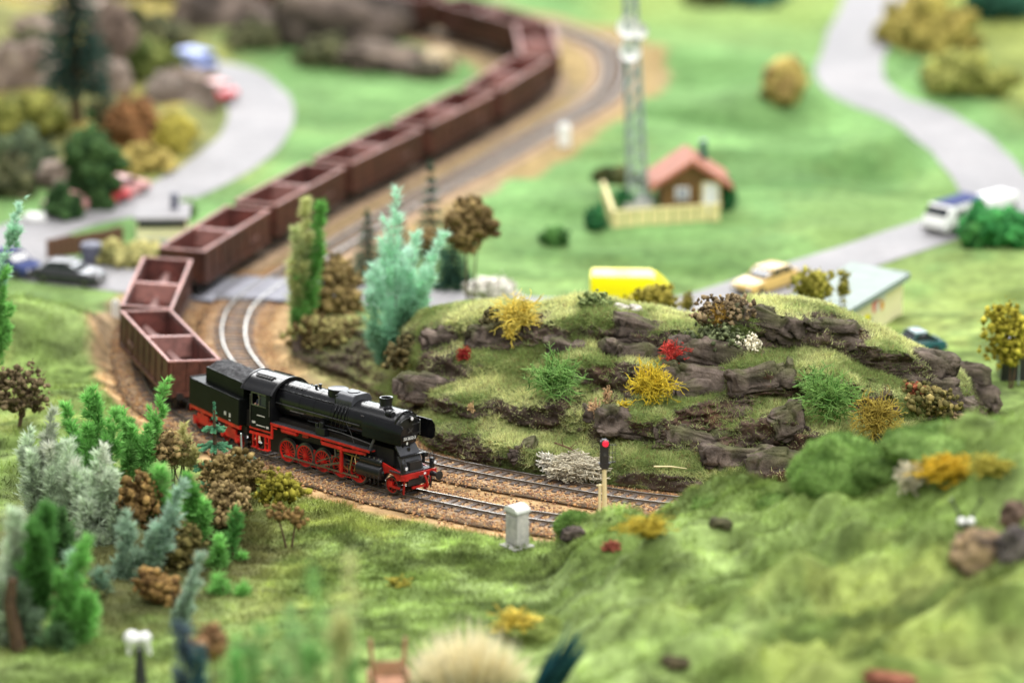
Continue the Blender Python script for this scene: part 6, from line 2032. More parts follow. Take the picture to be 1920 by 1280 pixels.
MG0, MG1 = (0.085, 0.15, 0.035), (0.22, 0.34, 0.095)
moss_hump('large round green moss bush on the near hill in front of the outcrop', 1572, 888, -15.0, 168, 128, (0.07, 0.135, 0.03), (0.19, 0.31, 0.08), 9000, 2)
moss_hump('light green moss cushion on the crest left of the round moss bush', 1452, 948, -13.6, 120, 70, MG0, MG1, 5000, 3)
moss_hump('green moss cushion on the crest above the dark crest stone', 1372, 954, -12.8, 130, 66, MG0, MG1, 5000, 4)
moss_hump('olive yellow moss cushion on the crest right of the signal', 1285, 976, -12.0, 120, 56, (0.12, 0.14, 0.03), (0.32, 0.33, 0.09), 4500, 5)
moss_hump('dark green moss tuft beside the concrete cabinet', 1078, 986, -9.8, 70, 50, (0.06, 0.12, 0.025), (0.17, 0.28, 0.07), 3500, 6)
moss_hump('long pale green moss hump along the right crest of the near hill', 1760, 838, -17.2, 210, 70, MG0, (0.25, 0.37, 0.11), 7000, 7)
moss_hump('shadowed green moss hump behind the golden lichen', 1660, 884, -16.0, 120, 60, MG0, MG1, 4500, 8)
moss_hump('rounded moss hump at the right edge above the golden lichen', 1890, 822, -17.4, 110, 66, MG0, MG1, 4500, 9)
moss_hump('dark green moss clump above the pair of pale balls', 1800, 955, -19.5, 130, 48, (0.05, 0.09, 0.03), (0.15, 0.24, 0.08), 4000, 10)
moss_hump('yellowish moss hump low on the near hill above the straw tuft', 1010, 1185, -21.5, 130, 46, (0.13, 0.17, 0.04), (0.30, 0.36, 0.11), 4000, 12)
moss_hump('broad moss hump in the middle of the near hillside', 1240, 1090, -19.0, 200, 60, MG0, MG1, 6000, 13)
moss_hump('dark moss hollow hump on the near hillside below the rock', 1600, 1110, -24.0, 180, 56, (0.06, 0.11, 0.03), (0.17, 0.26, 0.075), 6000, 14)
moss_hump('yellow green moss hump below the squarish brown rock', 1760, 1150, -27.0, 190, 60, (0.14, 0.17, 0.035), (0.32, 0.35, 0.09), 5000, 15)

# ------------------------------------------------------------------ plants farther off
clump_bush('olive mossy tree behind the ridge in front of the yellow van', 1232, 560, 23.0, 84, 44, (0.10, 0.085, 0.012), (0.32, 0.27, 0.05), 80, 0.2, 2, 'mossy_bush')
clump_bush('thin olive sprig behind the ridge right of the yellow van', 1290, 565, 23.0, 26, 40, (0.12, 0.10, 0.02), (0.34, 0.29, 0.07), 12, 0.14, 2, 'mossy_bush')
clump_bush('olive mossy tree on the ridge in front of the kiosk roof', 1528, 535, 24.0, 76, 62, (0.12, 0.11, 0.015), (0.33, 0.30, 0.06), 70, 0.22, 3, 'mossy_bush')
clump_bush('thin drooping olive sprig in front of the kiosk roof', 1582, 535, 24.0, 24, 66, (0.13, 0.12, 0.02), (0.34, 0.31, 0.07), 16, 0.16, 2, 'mossy_bush')
clump_bush('yellow green tree at the right edge beside the dark grey box', 1896, 630, 17.5, 72, 110, (0.16, 0.14, 0.015), (0.42, 0.37, 0.05), 110, 0.22, 2, 'mossy_tree', 'tree')
clump_bush('bright green hedge bush at the right edge in front of the camper van', 1868, 428, 50.0, 130, 66, (0.015, 0.10, 0.025), (0.06, 0.25, 0.07), 110, 0.55, 0, 'hedge_bush')
clump_bush('dark green bush at the corner beside the white camper van', 1826, 446, 48.5, 30, 50, (0.012, 0.06, 0.015), (0.05, 0.16, 0.04), 30, 0.5, 0, 'hedge_bush')
clump_bush('dark brown green bush left of the hut under the lattice mast', 1152, 332, 66.0, 72, 36, (0.02, 0.03, 0.01), (0.07, 0.07, 0.025), 60, 0.5, 0, 'round_bush')
clump_bush('dark green round bush on the lawn left of the cream wall', 1116, 414, 52.0, 36, 40, (0.01, 0.05, 0.02), (0.03, 0.12, 0.04), 40, 0.35, 0, 'round_bush')
clump_bush('dark green bush at the right end of the hut', 1362, 368, 60.0, 28, 60, (0.01, 0.05, 0.018), (0.03, 0.12, 0.04), 40, 0.4, 0, 'round_bush')
clump_bush('small dark green bush inside the cream wall under the mast', 1172, 375, 59.0, 26, 32, (0.01, 0.05, 0.018), (0.03, 0.12, 0.04), 26, 0.35, 0, 'round_bush')
clump_bush('low dark green bush on the lawn behind the brown headed tree', 1040, 446, 46.0, 44, 34, (0.02, 0.06, 0.015), (0.06, 0.14, 0.035), 40, 0.35, 0, 'round_bush')
clump_bush('ochre and brown bush on the far lawn beside the road bend', 1466, 158, 104.0, 62, 66, (0.16, 0.10, 0.04), (0.42, 0.33, 0.10), 60, 0.7, 0, 'ochre_bush')
clump_bush('large blurred olive yellow bush beside the far right road', 1740, 70, 112.0, 130, 150, (0.14, 0.12, 0.03), (0.40, 0.33, 0.09), 130, 0.9, 2, 'ochre_bush')
clump_bush('blurred olive green bush below the large one at the upper right', 1800, 150, 104.0, 120, 60, (0.12, 0.13, 0.03), (0.32, 0.33, 0.09), 80, 0.8, 0, 'ochre_bush')
clump_bush('blurred dark green tree in the top right corner', 1888, 8, 124.0, 110, 60, (0.008, 0.03, 0.02), (0.03, 0.10, 0.06), 60, 1.0, 1, 'far_tree', 'tree')
clump_bush('blurred dark green tree at the top edge right of the mast', 1405, -4, 130.0, 120, 36, (0.012, 0.04, 0.03), (0.05, 0.14, 0.08), 50, 0.9, 1, 'far_tree', 'tree')
clump_bush('blurred dark brown tree at the top edge beside the mast', 1325, 2, 128.0, 70, 40, (0.03, 0.035, 0.015), (0.10, 0.12, 0.04), 40, 0.8, 1, 'far_tree', 'tree')
# upper left woods
for _u, _v, _y, _w, _h, _l in ((60, 90, 100, 90, 50, 'dark scrub between the pale pink rock and the cliff'), (235, 60, 110, 60, 80, 'dark scrub hanging beside the brown cliff at the top left'), (480, 70, 108, 80, 44, 'dark scrub at the foot of the top left rock outcrop'),
                               (560, 20, 118, 70, 40, 'dark scrub between the two rock masses at the top edge'), (300, 60, 116, 80, 40, 'dark scrub on the slope behind the blue bus'), (20, 340, 62, 70, 60, 'dark scrub low at the left edge beside the plank wall lawn'),
                               (610, 105, 104, 90, 40, 'dark scrub on the low brown rock inside the loop'), (215, 215, 86, 60, 50, 'dark scrub below the pale rock face')):
    clump_bush(_l, _u, _v, _y, _w, _h, (0.02, 0.025, 0.012), (0.11, 0.11, 0.055), 50, 0.7, 0, 'dark_scrub')
conifer('tall dark teal conifer rising past the top edge at the upper left', 145, -330, 250, 82.0, 118, (0.012, 0.036, 0.03), (0.045, 0.10, 0.075), 20, 'tall_conifer')
clump_bush('dark green tree with red cars showing behind, left of the pale road', 172, 330, 60.0, 92, 180, (0.010, 0.028, 0.010), (0.05, 0.095, 0.03), 170, 0.6, 1, 'dark_tree', 'tree', dense=0.2)
clump_bush('lower lobe of dark foliage left of the dark green tree', 118, 385, 57.0, 50, 60, (0.010, 0.028, 0.010), (0.045, 0.09, 0.03), 40, 0.5, 0, 'dark_tree', 'tree')
clump_bush('dark grey green bush at the left edge of the woods', 42, 300, 70.0, 120, 90, (0.018, 0.03, 0.015), (0.08, 0.105, 0.055), 90, 0.7, 0, 'wood_bush')
clump_bush('olive bush above the dark grey green one at the left edge', 40, 220, 82.0, 130, 80, (0.05, 0.06, 0.01), (0.20, 0.20, 0.05), 80, 0.8, 0, 'wood_bush')
clump_bush('dark olive bush left of the blue bus', 270, 120, 108.0, 90, 62, (0.03, 0.045, 0.01), (0.12, 0.14, 0.04), 60, 0.9, 0, 'wood_bush')
clump_bush('rust brown bush below the grey boulder at the upper left', 250, 240, 82.0, 84, 90, (0.12, 0.06, 0.025), (0.28, 0.14, 0.06), 70, 0.7, 0, 'autumn_bush')
clump_bush('golden yellow bush between the boulder and the pale road', 322, 258, 78.0, 80, 50, (0.17, 0.15, 0.03), (0.36, 0.31, 0.06), 50, 0.6, 0, 'autumn_bush')
clump_bush('ochre undergrowth along the inside of the pale road bend', 262, 300, 73.0, 110, 40, (0.18, 0.14, 0.04), (0.38, 0.30, 0.09), 50, 0.6, 0, 'autumn_bush')
clump_bush('small dark green bush beside the grey shed', 352, 392, 57.0, 22, 34, (0.03, 0.07, 0.02), (0.10, 0.17, 0.05), 20, 0.4, 0, 'round_bush')
clump_bush('dull olive scrub between the plank wall and the third wagon', 250, 478, 46.0, 110, 40, (0.14, 0.14, 0.05), (0.34, 0.31, 0.12), 60, 0.45, 0, 'scrub')
# ------------------------------------------------------------------ rocks of the far left and of the near hill
def boulder(label, p, sx, sy, sz, c0, c1, seed, name='boulder', parent=None, cat='rock', tilt=0):
    nu, nv = 56, 30
    U, V_, Fq = grid_mesh(np.linspace(-math.pi, math.pi, nu + 1), np.linspace(-math.pi / 2, math.pi / 2, nv))
    sp = lambda a, e: np.sign(a) * np.abs(a) ** e
    n = np.stack([sp(np.cos(V_), 0.7) * sp(np.cos(U), 0.7), sp(np.cos(V_), 0.7) * sp(np.sin(U), 0.7), sp(np.sin(V_), 0.7)], 1)
    q = n * 1.6 + seed * 3.7
    r = 1 + 0.38 * fbm(q * 0.9, 3, seed) + 0.34 * fbm(q * 1.6, 4, seed + 1, True)
    P = n * r[:, None] * np.array([sx, sy, sz]) / 2
    w = sstep(-0.3, 0.5, fbm(q * 1.5, 4, seed + 2))[:, None]
    o = np_obj(name, P, Fq, M['rock'], np.asarray(c0) * (1 - w) + np.asarray(c1) * w, True, parent, tuple(p))
    o.rotation_euler = (0, math.radians(tilt), 0)
    if label:
        tag(o, label, cat)
    return o


GREYB = ((0.12, 0.09, 0.07), (0.30, 0.25, 0.21))
PALEB = ((0.20, 0.15, 0.12), (0.45, 0.37, 0.31))
for i, (lab, u, v, y, w, h, cc, tl) in enumerate([
        ('dark grey brown rock outcrop at the top left of the wagon loop', 420, 40, 116, 170, 110, ((0.06, 0.048, 0.04), (0.22, 0.17, 0.14)), 12),
        ('large dark brown rock mass inside the wagon loop at the top', 640, 50, 112, 210, 110, ((0.05, 0.04, 0.034), (0.20, 0.155, 0.125)), 10),
        ('long low brown rock trailing right from the dark rock mass', 740, 118, 104, 190, 50, ((0.07, 0.055, 0.045), (0.22, 0.17, 0.13)), 8),
        ('cream coloured pale stone at the right end of the low brown rock', 822, 108, 103, 52, 32, ((0.42, 0.33, 0.20), (0.62, 0.52, 0.36)), 0),
        ('dark stone just below the cream coloured stone', 800, 132, 101, 60, 30, ((0.05, 0.045, 0.03), (0.12, 0.10, 0.07)), 0),
        ('pale pinkish rock cliff at the left edge of the woods', 50, 160, 92, 130, 130, PALEB, -8),
        ('brown rock cliff right of the tall dark conifer', 205, 120, 96, 84, 170, ((0.09, 0.065, 0.05), (0.27, 0.20, 0.16)), 6),
        ('pale rock face in front of the brown cliff', 212, 165, 90, 60, 84, PALEB, 10),
        ('pale pink rock at the top left behind the conifer', 88, 60, 112, 110, 60, PALEB, 0),
        ('light rock at the top edge right of the tall conifer', 168, 20, 118, 70, 44, PALEB, 0),
        ('grey boulder beside the red car on the bend', 338, 192, 88, 110, 86, GREYB, 14),
        ('flat pale grey rock slope above the grey boulder', 350, 155, 95, 100, 46, PALEB, 8),
        ('brown stone in front of the dark tree at the left', 110, 330, 66, 70, 50, PALEB, 0),
        ('dark stone at the right edge beside the pale road', 1912, 290, 84, 40, 50, ((0.07, 0.05, 0.045), (0.19, 0.14, 0.12)), 0)]):
    q = on_y(u, v, y)
    k = px_per_m(q)
    g = hz1(q[0], y)
    sz = max(h / k, 2 * (q[2] - g) * 0.8 if q[2] > g else h / k)
    boulder(lab, (q[0], y, min(q[2], g + sz * 0.42)), w / k, max(2.5, w / k * 0.6), sz, *cc, 200 + 7 * i, tilt=tl)

# stones on the near hill, lower right
for i, (lab, u, v, w, h, cc) in enumerate([
        ('squarish brown and ochre rock at the right of the near hill below the pale balls', 1838, 1058, 92, 84, ((0.13, 0.095, 0.07), (0.46, 0.33, 0.18))),
        ('grey rock at the right edge beside the squarish brown rock', 1908, 1045, 60, 70, ((0.07, 0.06, 0.055), (0.22, 0.19, 0.17))),
        ('small brown rock at the right edge above the grey one', 1905, 985, 50, 46, ((0.09, 0.06, 0.045), (0.24, 0.17, 0.12))),
        ('dark stone half sunk in the crest of the near hill beside the cabinet', 1075, 1010, 40, 26, ((0.05, 0.04, 0.035), (0.14, 0.11, 0.09))),
        ('flat red stone at the bottom edge of the near hill', 1665, 1286, 90, 22, ((0.20, 0.075, 0.045), (0.38, 0.16, 0.10))),
        ('dark earth-coloured stone low on the near hill at the bottom', 1268, 1255, 44, 18, ((0.06, 0.05, 0.03), (0.16, 0.13, 0.07))),
        ('small dark stone on the near hill below the moss cushions', 1352, 1000, 38, 16, ((0.05, 0.05, 0.025), (0.12, 0.11, 0.06)))]):
    p = at(u, v)
    k = px_per_m(p)
    boulder(lab, p + V3(0, 0.2, 0.1), w / k, w / k * 0.7, h / k, *cc, 400 + 5 * i, 'stone', tilt=6)
for x_, lab in ((0, 'pair of shiny pale balls on dark stalks above the squarish brown rock'),):
    p = at(1810, 1000)
    t = thing('ball_flower', lab, 'ornament', tuple(p))
    k = px_per_m(p)
    for du in (-9, 9):
        MB().tube([(du / k * 1.6, 0.0, -0.1), (du / k * 1.3, 0.05, 0.7), (du / k * 3.2, 0.1, 1.5)], 0.07, 6).build('stalk', M['charcoal'], t)
        MB().sphere((du / k, -0.1, 0.45), 8.5 / k, 14, 10).build('ball', M['white'], t, True)
    MB().box((0, 0, 0.3), (0.22, 0.2, 0.5)).build('stem', M['charcoal'], t, bevel=0.05)

# ------------------------------------------------------------------ signal, cabinet, posts, lamp, cart
def signal():
    b = on_g(1134, 962, -0.2)
    t = thing('light_signal', 'railway light signal with black head, red light and cream post', 'railway signal', (b[0], b[1], hz1(b[0], b[1])), (0, 0, math.radians(10)))
    k = px_per_m(b)
    zt = (965 - 826) / k / math.cos(TILT) + 0.1
    zb = (965 - 876) / k / math.cos(TILT) + 0.1
    MB().cyl((0, 0, -0.3), (-0.05, 0, zb + 0.2), 0.145, 0.115, 10).build('post', M['post'], t, True)
    MB().box((-0.30, -0.1, 0.75), (0.14, 0.14, 2.1)).box((-0.26, 0.0, 1.7), (0.4, 0.08, 0.08)).build('cable_post', M['post'], t, bevel=0.01)
    h = MB()
    w = 0.31
    h.box((-0.05, 0, (zb + zt) / 2), (w * 1.5, 0.26, zt - zb))
    h.box((-0.05, 0, zt), (w, 0.26, 0.14))
    hd = h.build('signal_head', M['signal'], t, bevel=0.05)
    MB().prism([(-0.36, zb + 0.25), (0.26, zb + 0.25), (0.1, zb - 0.08), (-0.2, zb - 0.08)], 'y', -0.15, 0.15).build('platform', M['signal'], t)
    cg = MB()
    for x in (0.25, 0.40, 0.55):
        cg.bar((x, 0.1, zb + 0.15), (x, 0.1, zt - 0.25), 0.025)
    cg.bar((0.1, 0.1, zb + 0.22), (0.58, 0.1, zb + 0.22), 0.05).bar((0.2, 0.1, zt - 0.3), (0.58, 0.1, zt - 0.3), 0.025).bar((0.2, 0.1, (zb + zt) / 2), (0.58, 0.1, (zb + zt) / 2), 0.02)
    cg.build('ladder_cage', M['signal'], t)
    MB().cyl((-0.02, -0.12, zt - 0.13), (-0.02, -0.22, zt - 0.13), 0.17, 0.15, 16).build('red_light', M['redlight'], hd, True)
    MB().cyl((-0.05, -0.12, zt - 0.75), (-0.05, -0.17, zt - 0.75), 0.12, 0.11, 12).build('unlit_lamp', M['carglass'], hd)


signal()


def cabinet():
    b = on_g(970, 1030, -0.2)
    k = px_per_m(b)
    g = hz1(b[0], b[1])
    t = thing('concrete_cabinet', 'grey concrete trackside cabinet with a rounded pale cap', 'cabinet', (b[0], b[1] + 0.35, g), (0, 0, math.radians(38)))
    h = 68 / k / math.cos(TILT)
    MB().box((0, 0, h / 2 - 0.1), (0.80, 0.98, h + 0.2), taper=0.97).build('body', M['concrete'], t, bevel=0.03)
    ar = [(0.53 * math.cos(a), h + 0.26 * math.sin(a)) for a in np.linspace(0, math.pi, 13)]
    MB().prism(ar + [(-0.53, h - 0.08), (0.53, h - 0.08)], 'x', -0.46, 0.46).build('cap', M['concretetop'], t, True, bevel=0.02)
    MB().box((-0.1, -0.1, 0.02), (1.3, 1.3, 0.12)).build('plinth', M['concrete'], t)
    MB().box((-0.41, 0, h * 0.48), (0.03, 0.74, h * 0.72)).build('door', M['concrete'], t, bevel=0.01)


cabinet()


def post(label, u, vb, vt, w, y=None):
    p = on_z(u, vb, -0.2) if y is None else on_y(u, vb, y)
    g = hz1(p[0], p[1])
    k = px_per_m(p)
    h = (vb - vt) / k / math.cos(TILT)
    t = thing('white_post', label, 'post', (p[0], p[1], g))
    MB().box((0, 0, h / 2 - 0.2), (w / k, w / k * 0.7, h + 0.4), taper=0.9).build('shaft', M['white'], t, bevel=0.04)
    MB().prism([(-w / k / 2.1, h), (w / k / 2.1, h), (0, h + 0.25)], 'y', -w / k * 0.3, w / k * 0.3).build('cap', M['white'], t)


post('small white marker post beside the far ballast at the loop', 1058, 270, 234, 24)
post('white marker post partly hidden behind the second wagon', 217, 592, 566, 16)


def globe_lamp():
    q = on_y(264, 1290, -27.5)
    t = thing('globe_lamp', 'street lamp with two white globes on a dark post at the bottom edge', 'street lamp', (q[0], -27.5, hz1(q[0], -27.5)))
    top = on_y(264, 1196, -27.5)[2] - t.location[2]
    MB().cyl((0, 0, -0.2), (0, 0, top * 0.78), 0.34, 0.16, 10).cyl((0, 0, top * 0.78), (0, 0, top), 0.10, 0.08, 8).tube([(-0.32, 0, top), (0, 0, top + 0.1), (0.34, 0, top)], 0.06, 6).build('post', M['charcoal'], t, True)
    for s, r in ((-1, 0.38), (1, 0.33)):
        g = MB().sphere((s * 0.30 - 0.05, 0, top), r, 16, 12).build('globe', M['white'], t, True)
        MB().tube([(s * 0.42 - 0.05, -0.1, top - 0.2), (s * 0.48, -0.1, top - 0.75)], [0.13, 0.09], 8).build('drop', M['white'], t, True)


globe_lamp()


def cart():
    q = on_y(728, 1275, -28)
    t = thing('hand_cart', 'pinkish wooden hand cart with two upright poles at the bottom edge', 'cart', (q[0], -28, hz1(q[0], -28)), (0, 0, math.radians(8)))
    k = px_per_m(q)
    zb = on_y(728, 1240, -28)[2] - t.location[2]
    zt = on_y(728, 1197, -28)[2] - t.location[2]
    for s, nm in ((-1, 0), (1, 0)):
        MB().bar((s * 0.62, 0, -0.1), (s * 0.82, 0.1, zt), 0.15).build('pole', M['cartwood'], t)
        MB().lathe([(-0.06, 0.5), (0.06, 0.5), (0.06, 0.42), (-0.06, 0.42)], (s * 0.9, 0, 0.45), 'x', 20, True).build('wheel', M['cartwood'], t, True)
    for j in range(6):
        MB().box((-0.5 + 0.2 * j, -0.05, (zb + 0.5) / 2), (0.18, 0.08, zb - 0.35)).build('plank', M['cartwood'], t, bevel=0.01)
    for j in range(5):
        MB().box((0, -0.3 - 0.24 * j, 0.62), (1.25, 0.22, 0.07)).build('plank', M['cartwood'], t)


cart()

# ------------------------------------------------------------------ mast and hut
def mast():
    b = at(1196, 384)
    k = px_per_m(b)
    H = 19.0
    t = thing('lattice_mast', 'tall grey lattice mast with white round dishes near the hut', 'mast', tuple(b), (0, math.radians(-2.6), 0))
    w0, w1 = 0.62, 0.30
    wz = lambda z: w0 + (w1 - w0) * z / H
    for sx in (-1, 1):
        for sy in (-1, 1):
            MB().bar((sx * w0, sy * w0, -0.2), (sx * w1, sy * w1, H), 0.22).build('leg', M['mast'], t)
    n = 16
    for j in range(n):
        z0, z1 = H * j / n, H * (j + 1) / n
        a, c = wz(z0), wz(z1)
        br = MB()
        for s in (-1, 1):
            br.bar((-a, s * a, z0), (c, s * c, z1), 0.13).bar((s * a, -a, z0), (s * c, c, z1), 0.13)
            br.bar((-c, s * c, z1), (c, s * c, z1), 0.09).bar((s * c, -c, z1), (s * c, c, z1), 0.09)
        br.build('cross_brace', M['mast'], t)
    for (u, v, r, dx) in ((1181, 56, 22, -0.2), (1180, 100, 20, -0.15), (1205, 64, 15, 0.55)):
        z = (384 - v) / k / math.cos(TILT)
        d = MB().lathe([(-0.05, 0.05), (-0.1, 0.35 * r / k), (-0.28, 0.9 * r / k), (-0.36, r / k), (-0.30, r / k), (-0.22, 0.9 * r / k), (0.05, 0.1)], (dx, -0.35, z), 'y', 20).build('dish', M['white'], t, True)
        MB().bar((dx, -0.35, z), (dx * 0.5, 0, z), 0.1).build('dish_arm', M['mast'], d)
    MB().box((0, 0, 0.1), (2.0, 2.0, 0.5)).build('footing', M['concrete'], t)


mast()


def hut():
    c = at(1292, 392)
    k = px_per_m(c)
    t = thing('hut', 'brown wooden hut with a pinkish red gable roof on the lawn', 'hut', (c[0], c[1] + 1.7, c[2] - 0.1), (0, 0, math.radians(4)))
    W, D, hw, hr = 4.1, 3.4, 2.15, 3.55
    n = 11
    for j in range(n):                                       # upright boards of the front
        x = -W / 2 + W * (j + 0.5) / n
        z1 = hw + (hr - hw) * (1 - abs(x) / (W / 2)) - 0.12
        MB().box((x, -D / 2, z1 / 2), (W / n - 0.03, 0.12, z1)).build('plank', M['wood'], t)
    MB().prism([(-W / 2 + 0.05, 0), (W / 2 - 0.05, 0), (W / 2 - 0.05, hw), (0, hr - 0.1), (-W / 2 + 0.05, hw)], 'y', -D / 2 + 0.06, D / 2).build('wall', M['wood'], t)
    rf = MB()
    for s in (-1, 1):
        rf.add([(0, -D / 2 - 0.6, hr + 0.16), (s * 2.85, -D / 2 - 0.6, hw - 0.32), (s * 2.85, D / 2 + 0.4, hw - 0.32), (0, D / 2 + 0.4, hr + 0.16), (0, -D / 2 - 0.6, hr - 0.2), (s * 2.85, -D / 2 - 0.6, hw - 0.68), (s * 2.85, D / 2 + 0.4, hw - 0.68), (0, D / 2 + 0.4, hr - 0.2)],
               [(0, 1, 2, 3), (4, 7, 6, 5), (0, 4, 5, 1), (1, 5, 6, 2), (2, 6, 7, 3), (3, 7, 4, 0)])
    r = rf.build('roof', M['rooftile'], t)
    MB().box((1.1, 0.8, hr + 0.1), (0.45, 0.45, 1.3)).build('chimney', M['teal'], r)
    wf = MB().box((-0.62, -D / 2 - 0.10, 1.25), (0.95, 0.10, 0.85)).build('window', M['white'], t)
    MB().box((-0.62, -D / 2 - 0.16, 1.25), (0.7, 0.03, 0.6)).build('pane', M['glass'], wf)
    d = MB().box((1.35, -D / 2 - 0.09, 0.95), (1.0, 0.10, 1.9)).build('door', M['white'], t)
    MB().box((1.7, -D / 2 - 0.16, 0.95), (0.07, 0.05, 0.2)).build('handle', M['darksteel'], d)
    MB().box((1.35, -D / 2 - 0.08, 0.98), (1.3, 0.06, 2.1)).build('door_frame', M['cream'], t)


hut()


def garden_wall():
    a, b, c = at(1150, 428), at(1352, 414), at(1130, 372)
    z = min(a[2], b[2])
    t = thing('garden_wall', 'low cream wall enclosing the front of the hut and mast', 'wall', tuple(a))
    for p, q in ((a, b), (a, c)):
        d = V3(q[0] - p[0], q[1] - p[1], 0)
        n = max(3, int(np.linalg.norm(d) / 0.75))
        for j in range(n):
            p0, p1 = d * (j / n) + (p - a), d * ((j + 1) / n - 0.015) + (p - a)
            g = hz1(*(p + d * (j + 0.5) / n)[:2]) - a[2]
            MB().bar((p0[0], p0[1], g + 0.5), (p1[0], p1[1], g + 0.5), 0.16, 1.25).build('panel', M['cream'], t, bevel=0.02)
        MB().bar((p[0] - a[0], p[1] - a[1], 1.15), (q[0] - a[0], q[1] - a[1], hz1(q[0], q[1]) - a[2] + 1.15), 0.26, 0.1).build('coping', M['cream'], t)


garden_wall()

# ------------------------------------------------------------------ vehicles
def wheels(t, xs, w, r, m='tyre'):
    for x in xs:
        for s in (-1, 1):
            o = MB().lathe([(-0.1, r * 0.55), (-0.11, r * 0.95), (-0.06, r), (0.06, r), (0.11, r * 0.95), (0.1, r * 0.55)], (x, s * w, r), 'y', 18).build('wheel', M['tyre'], t, True)
            MB().lathe([(-0.12, r * 0.5), (0.12, r * 0.5)], (x, s * w, r), 'y', 14).build('hubcap', M['steel'], o, True)


def loft(sections, name, m, parent, bevel=0.0):
    """sections: list of (x, [(y, z)...]) with equal counts, closed loops"""
    n = len(sections[0][1])
    vs = [(x, y, z) for x, L in sections for y, z in L]
    fs = [(k * n + i, k * n + (i + 1) % n, (k + 1) * n + (i + 1) % n, (k + 1) * n + i) for k in range(len(sections) - 1) for i in range(n)]
    fs += [tuple(range(n)), tuple(range((len(sections) - 1) * n, len(sections) * n))]
    return MB().add(vs, fs).build(name, m, parent, True, bevel, angle=40)


def rect(w, z0, z1, c=0.12):
    return [(-w, z0), (w, z0), (w * 1.02, (z0 + z1) / 2), (w * 0.97, z1 - c * 0.5), (w * 0.9, z1), (-w * 0.9, z1), (-w * 0.97, z1 - c * 0.5), (-w * 1.02, (z0 + z1) / 2)]


def car(label, u, v, yaw, m, L=4.5, W=0.86, name='parked_car', z=None, roof=None, group=None):
    p = at(u, v)
    t = thing(name, label, 'car', (p[0], p[1], p[2] + (0.06 if z is None else z)), (0, 0, yaw), group)
    h = L / 2
    loft([(-h, rect(W * 0.82, 0.38, 0.82)), (-h + 0.15, rect(W * 0.95, 0.28, 0.90)), (-h + 0.9, rect(W, 0.22, 0.95)), (0.3, rect(W, 0.20, 0.93)), (h - 0.9, rect(W, 0.22, 0.86)), (h - 0.15, rect(W * 0.94, 0.28, 0.78)), (h, rect(W * 0.82, 0.36, 0.68))], 'body', M[m], t)
    g = [(-h + 0.55, rect(W * 0.82, 0.85, 0.95)), (-h + 1.15, rect(W * 0.78, 0.85, 1.36)), (0.15, rect(W * 0.78, 0.85, 1.40)), (0.95, rect(W * 0.82, 0.82, 0.93))]
    cb = loft(g, 'cabin_glass', M['carglass'], t)
    loft([(-h + 1.0, rect(W * 0.74, 1.33, 1.385, 0.03)), (-h + 1.2, rect(W * 0.77, 1.34, 1.425, 0.03)), (0.1, rect(W * 0.77, 1.37, 1.455, 0.03)), (0.3, rect(W * 0.74, 1.33, 1.405, 0.03))], 'roof', M[roof or m], t)
    for s in (-1, 1):
        for x0, z0, x1, z1 in ((-h + 0.6, 0.9, -h + 1.15, 1.36), (0.15, 1.39, 0.92, 0.9), (-0.62, 0.9, -0.62, 1.38)):
            MB().bar((x0, s * W * 0.80, z0), (x1, s * W * 0.78, z1), 0.07).build('pillar', M[m], t)
        MB().cyl((h - 0.06, s * W * 0.62, 0.58), (h + 0.02, s * W * 0.62, 0.58), 0.12, 0.11, 12).build('headlight', M['lens'], t, True)
        MB().box((-h + 0.0, s * W * 0.65, 0.66), (0.06, 0.25, 0.12)).build('tail_light', M['carred'], t)
    MB().box((h + 0.0, 0, 0.40), (0.14, W * 1.8, 0.14)).build('bumper', M['steel'], t, bevel=0.03)
    MB().box((-h - 0.0, 0, 0.42), (0.14, W * 1.8, 0.14)).build('bumper', M['steel'], t, bevel=0.03)
    wheels(t, (-h + 0.85, h - 0.85), W * 0.92, 0.31)
    return t


def road_yaw(P, u, v, flip=False):
    p = at(u, v)
    i = np.argmin((P[:, 0] - p[0]) ** 2 + (P[:, 1] - p[1]) ** 2)
    T = tangents(P)[i]
    return math.atan2(T[1], T[0]) + (math.pi if flip else 0)


car('beige saloon car driving left on the pale road behind the ridge', 1436, 543, road_yaw(ROAD_A, 1436, 543, True), 'beige', 5.0, 0.95)
car('red car with a pale roof rounding the bend by the grey boulder', 400, 186, road_yaw(ROAD_A, 430, 180, True) + 0.5, 'carred', 4.3, 0.9, roof='carpink')
car('pinkish car just right of the dark tree on the pale road', 232, 368, road_yaw(ROAD_A, 240, 380, True), 'carpink', 4.0, 0.85)
car('pink car mostly hidden on the left of the dark tree', 132, 398, road_yaw(ROAD_A, 132, 405, True), 'carpink', 4.0, 0.85)
car('red car glimpsed through the foliage of the dark tree', 192, 384, road_yaw(ROAD_A, 192, 390, True), 'carred', 4.0, 0.85)
car('dark navy car at the left edge on the grey road', 24, 512, road_yaw(ROAD_A, 60, 508), 'navy', 4.3, 0.9)
car('dark charcoal car with grey windows behind the grassy mound', 132, 530, road_yaw(ROAD_A, 132, 520), 'charcoal', 4.6, 0.9)
car('dark teal car parked by the kiosk, half hidden by the ridge', 1722, 664, 0.35, 'teal', 3.0, 0.9)


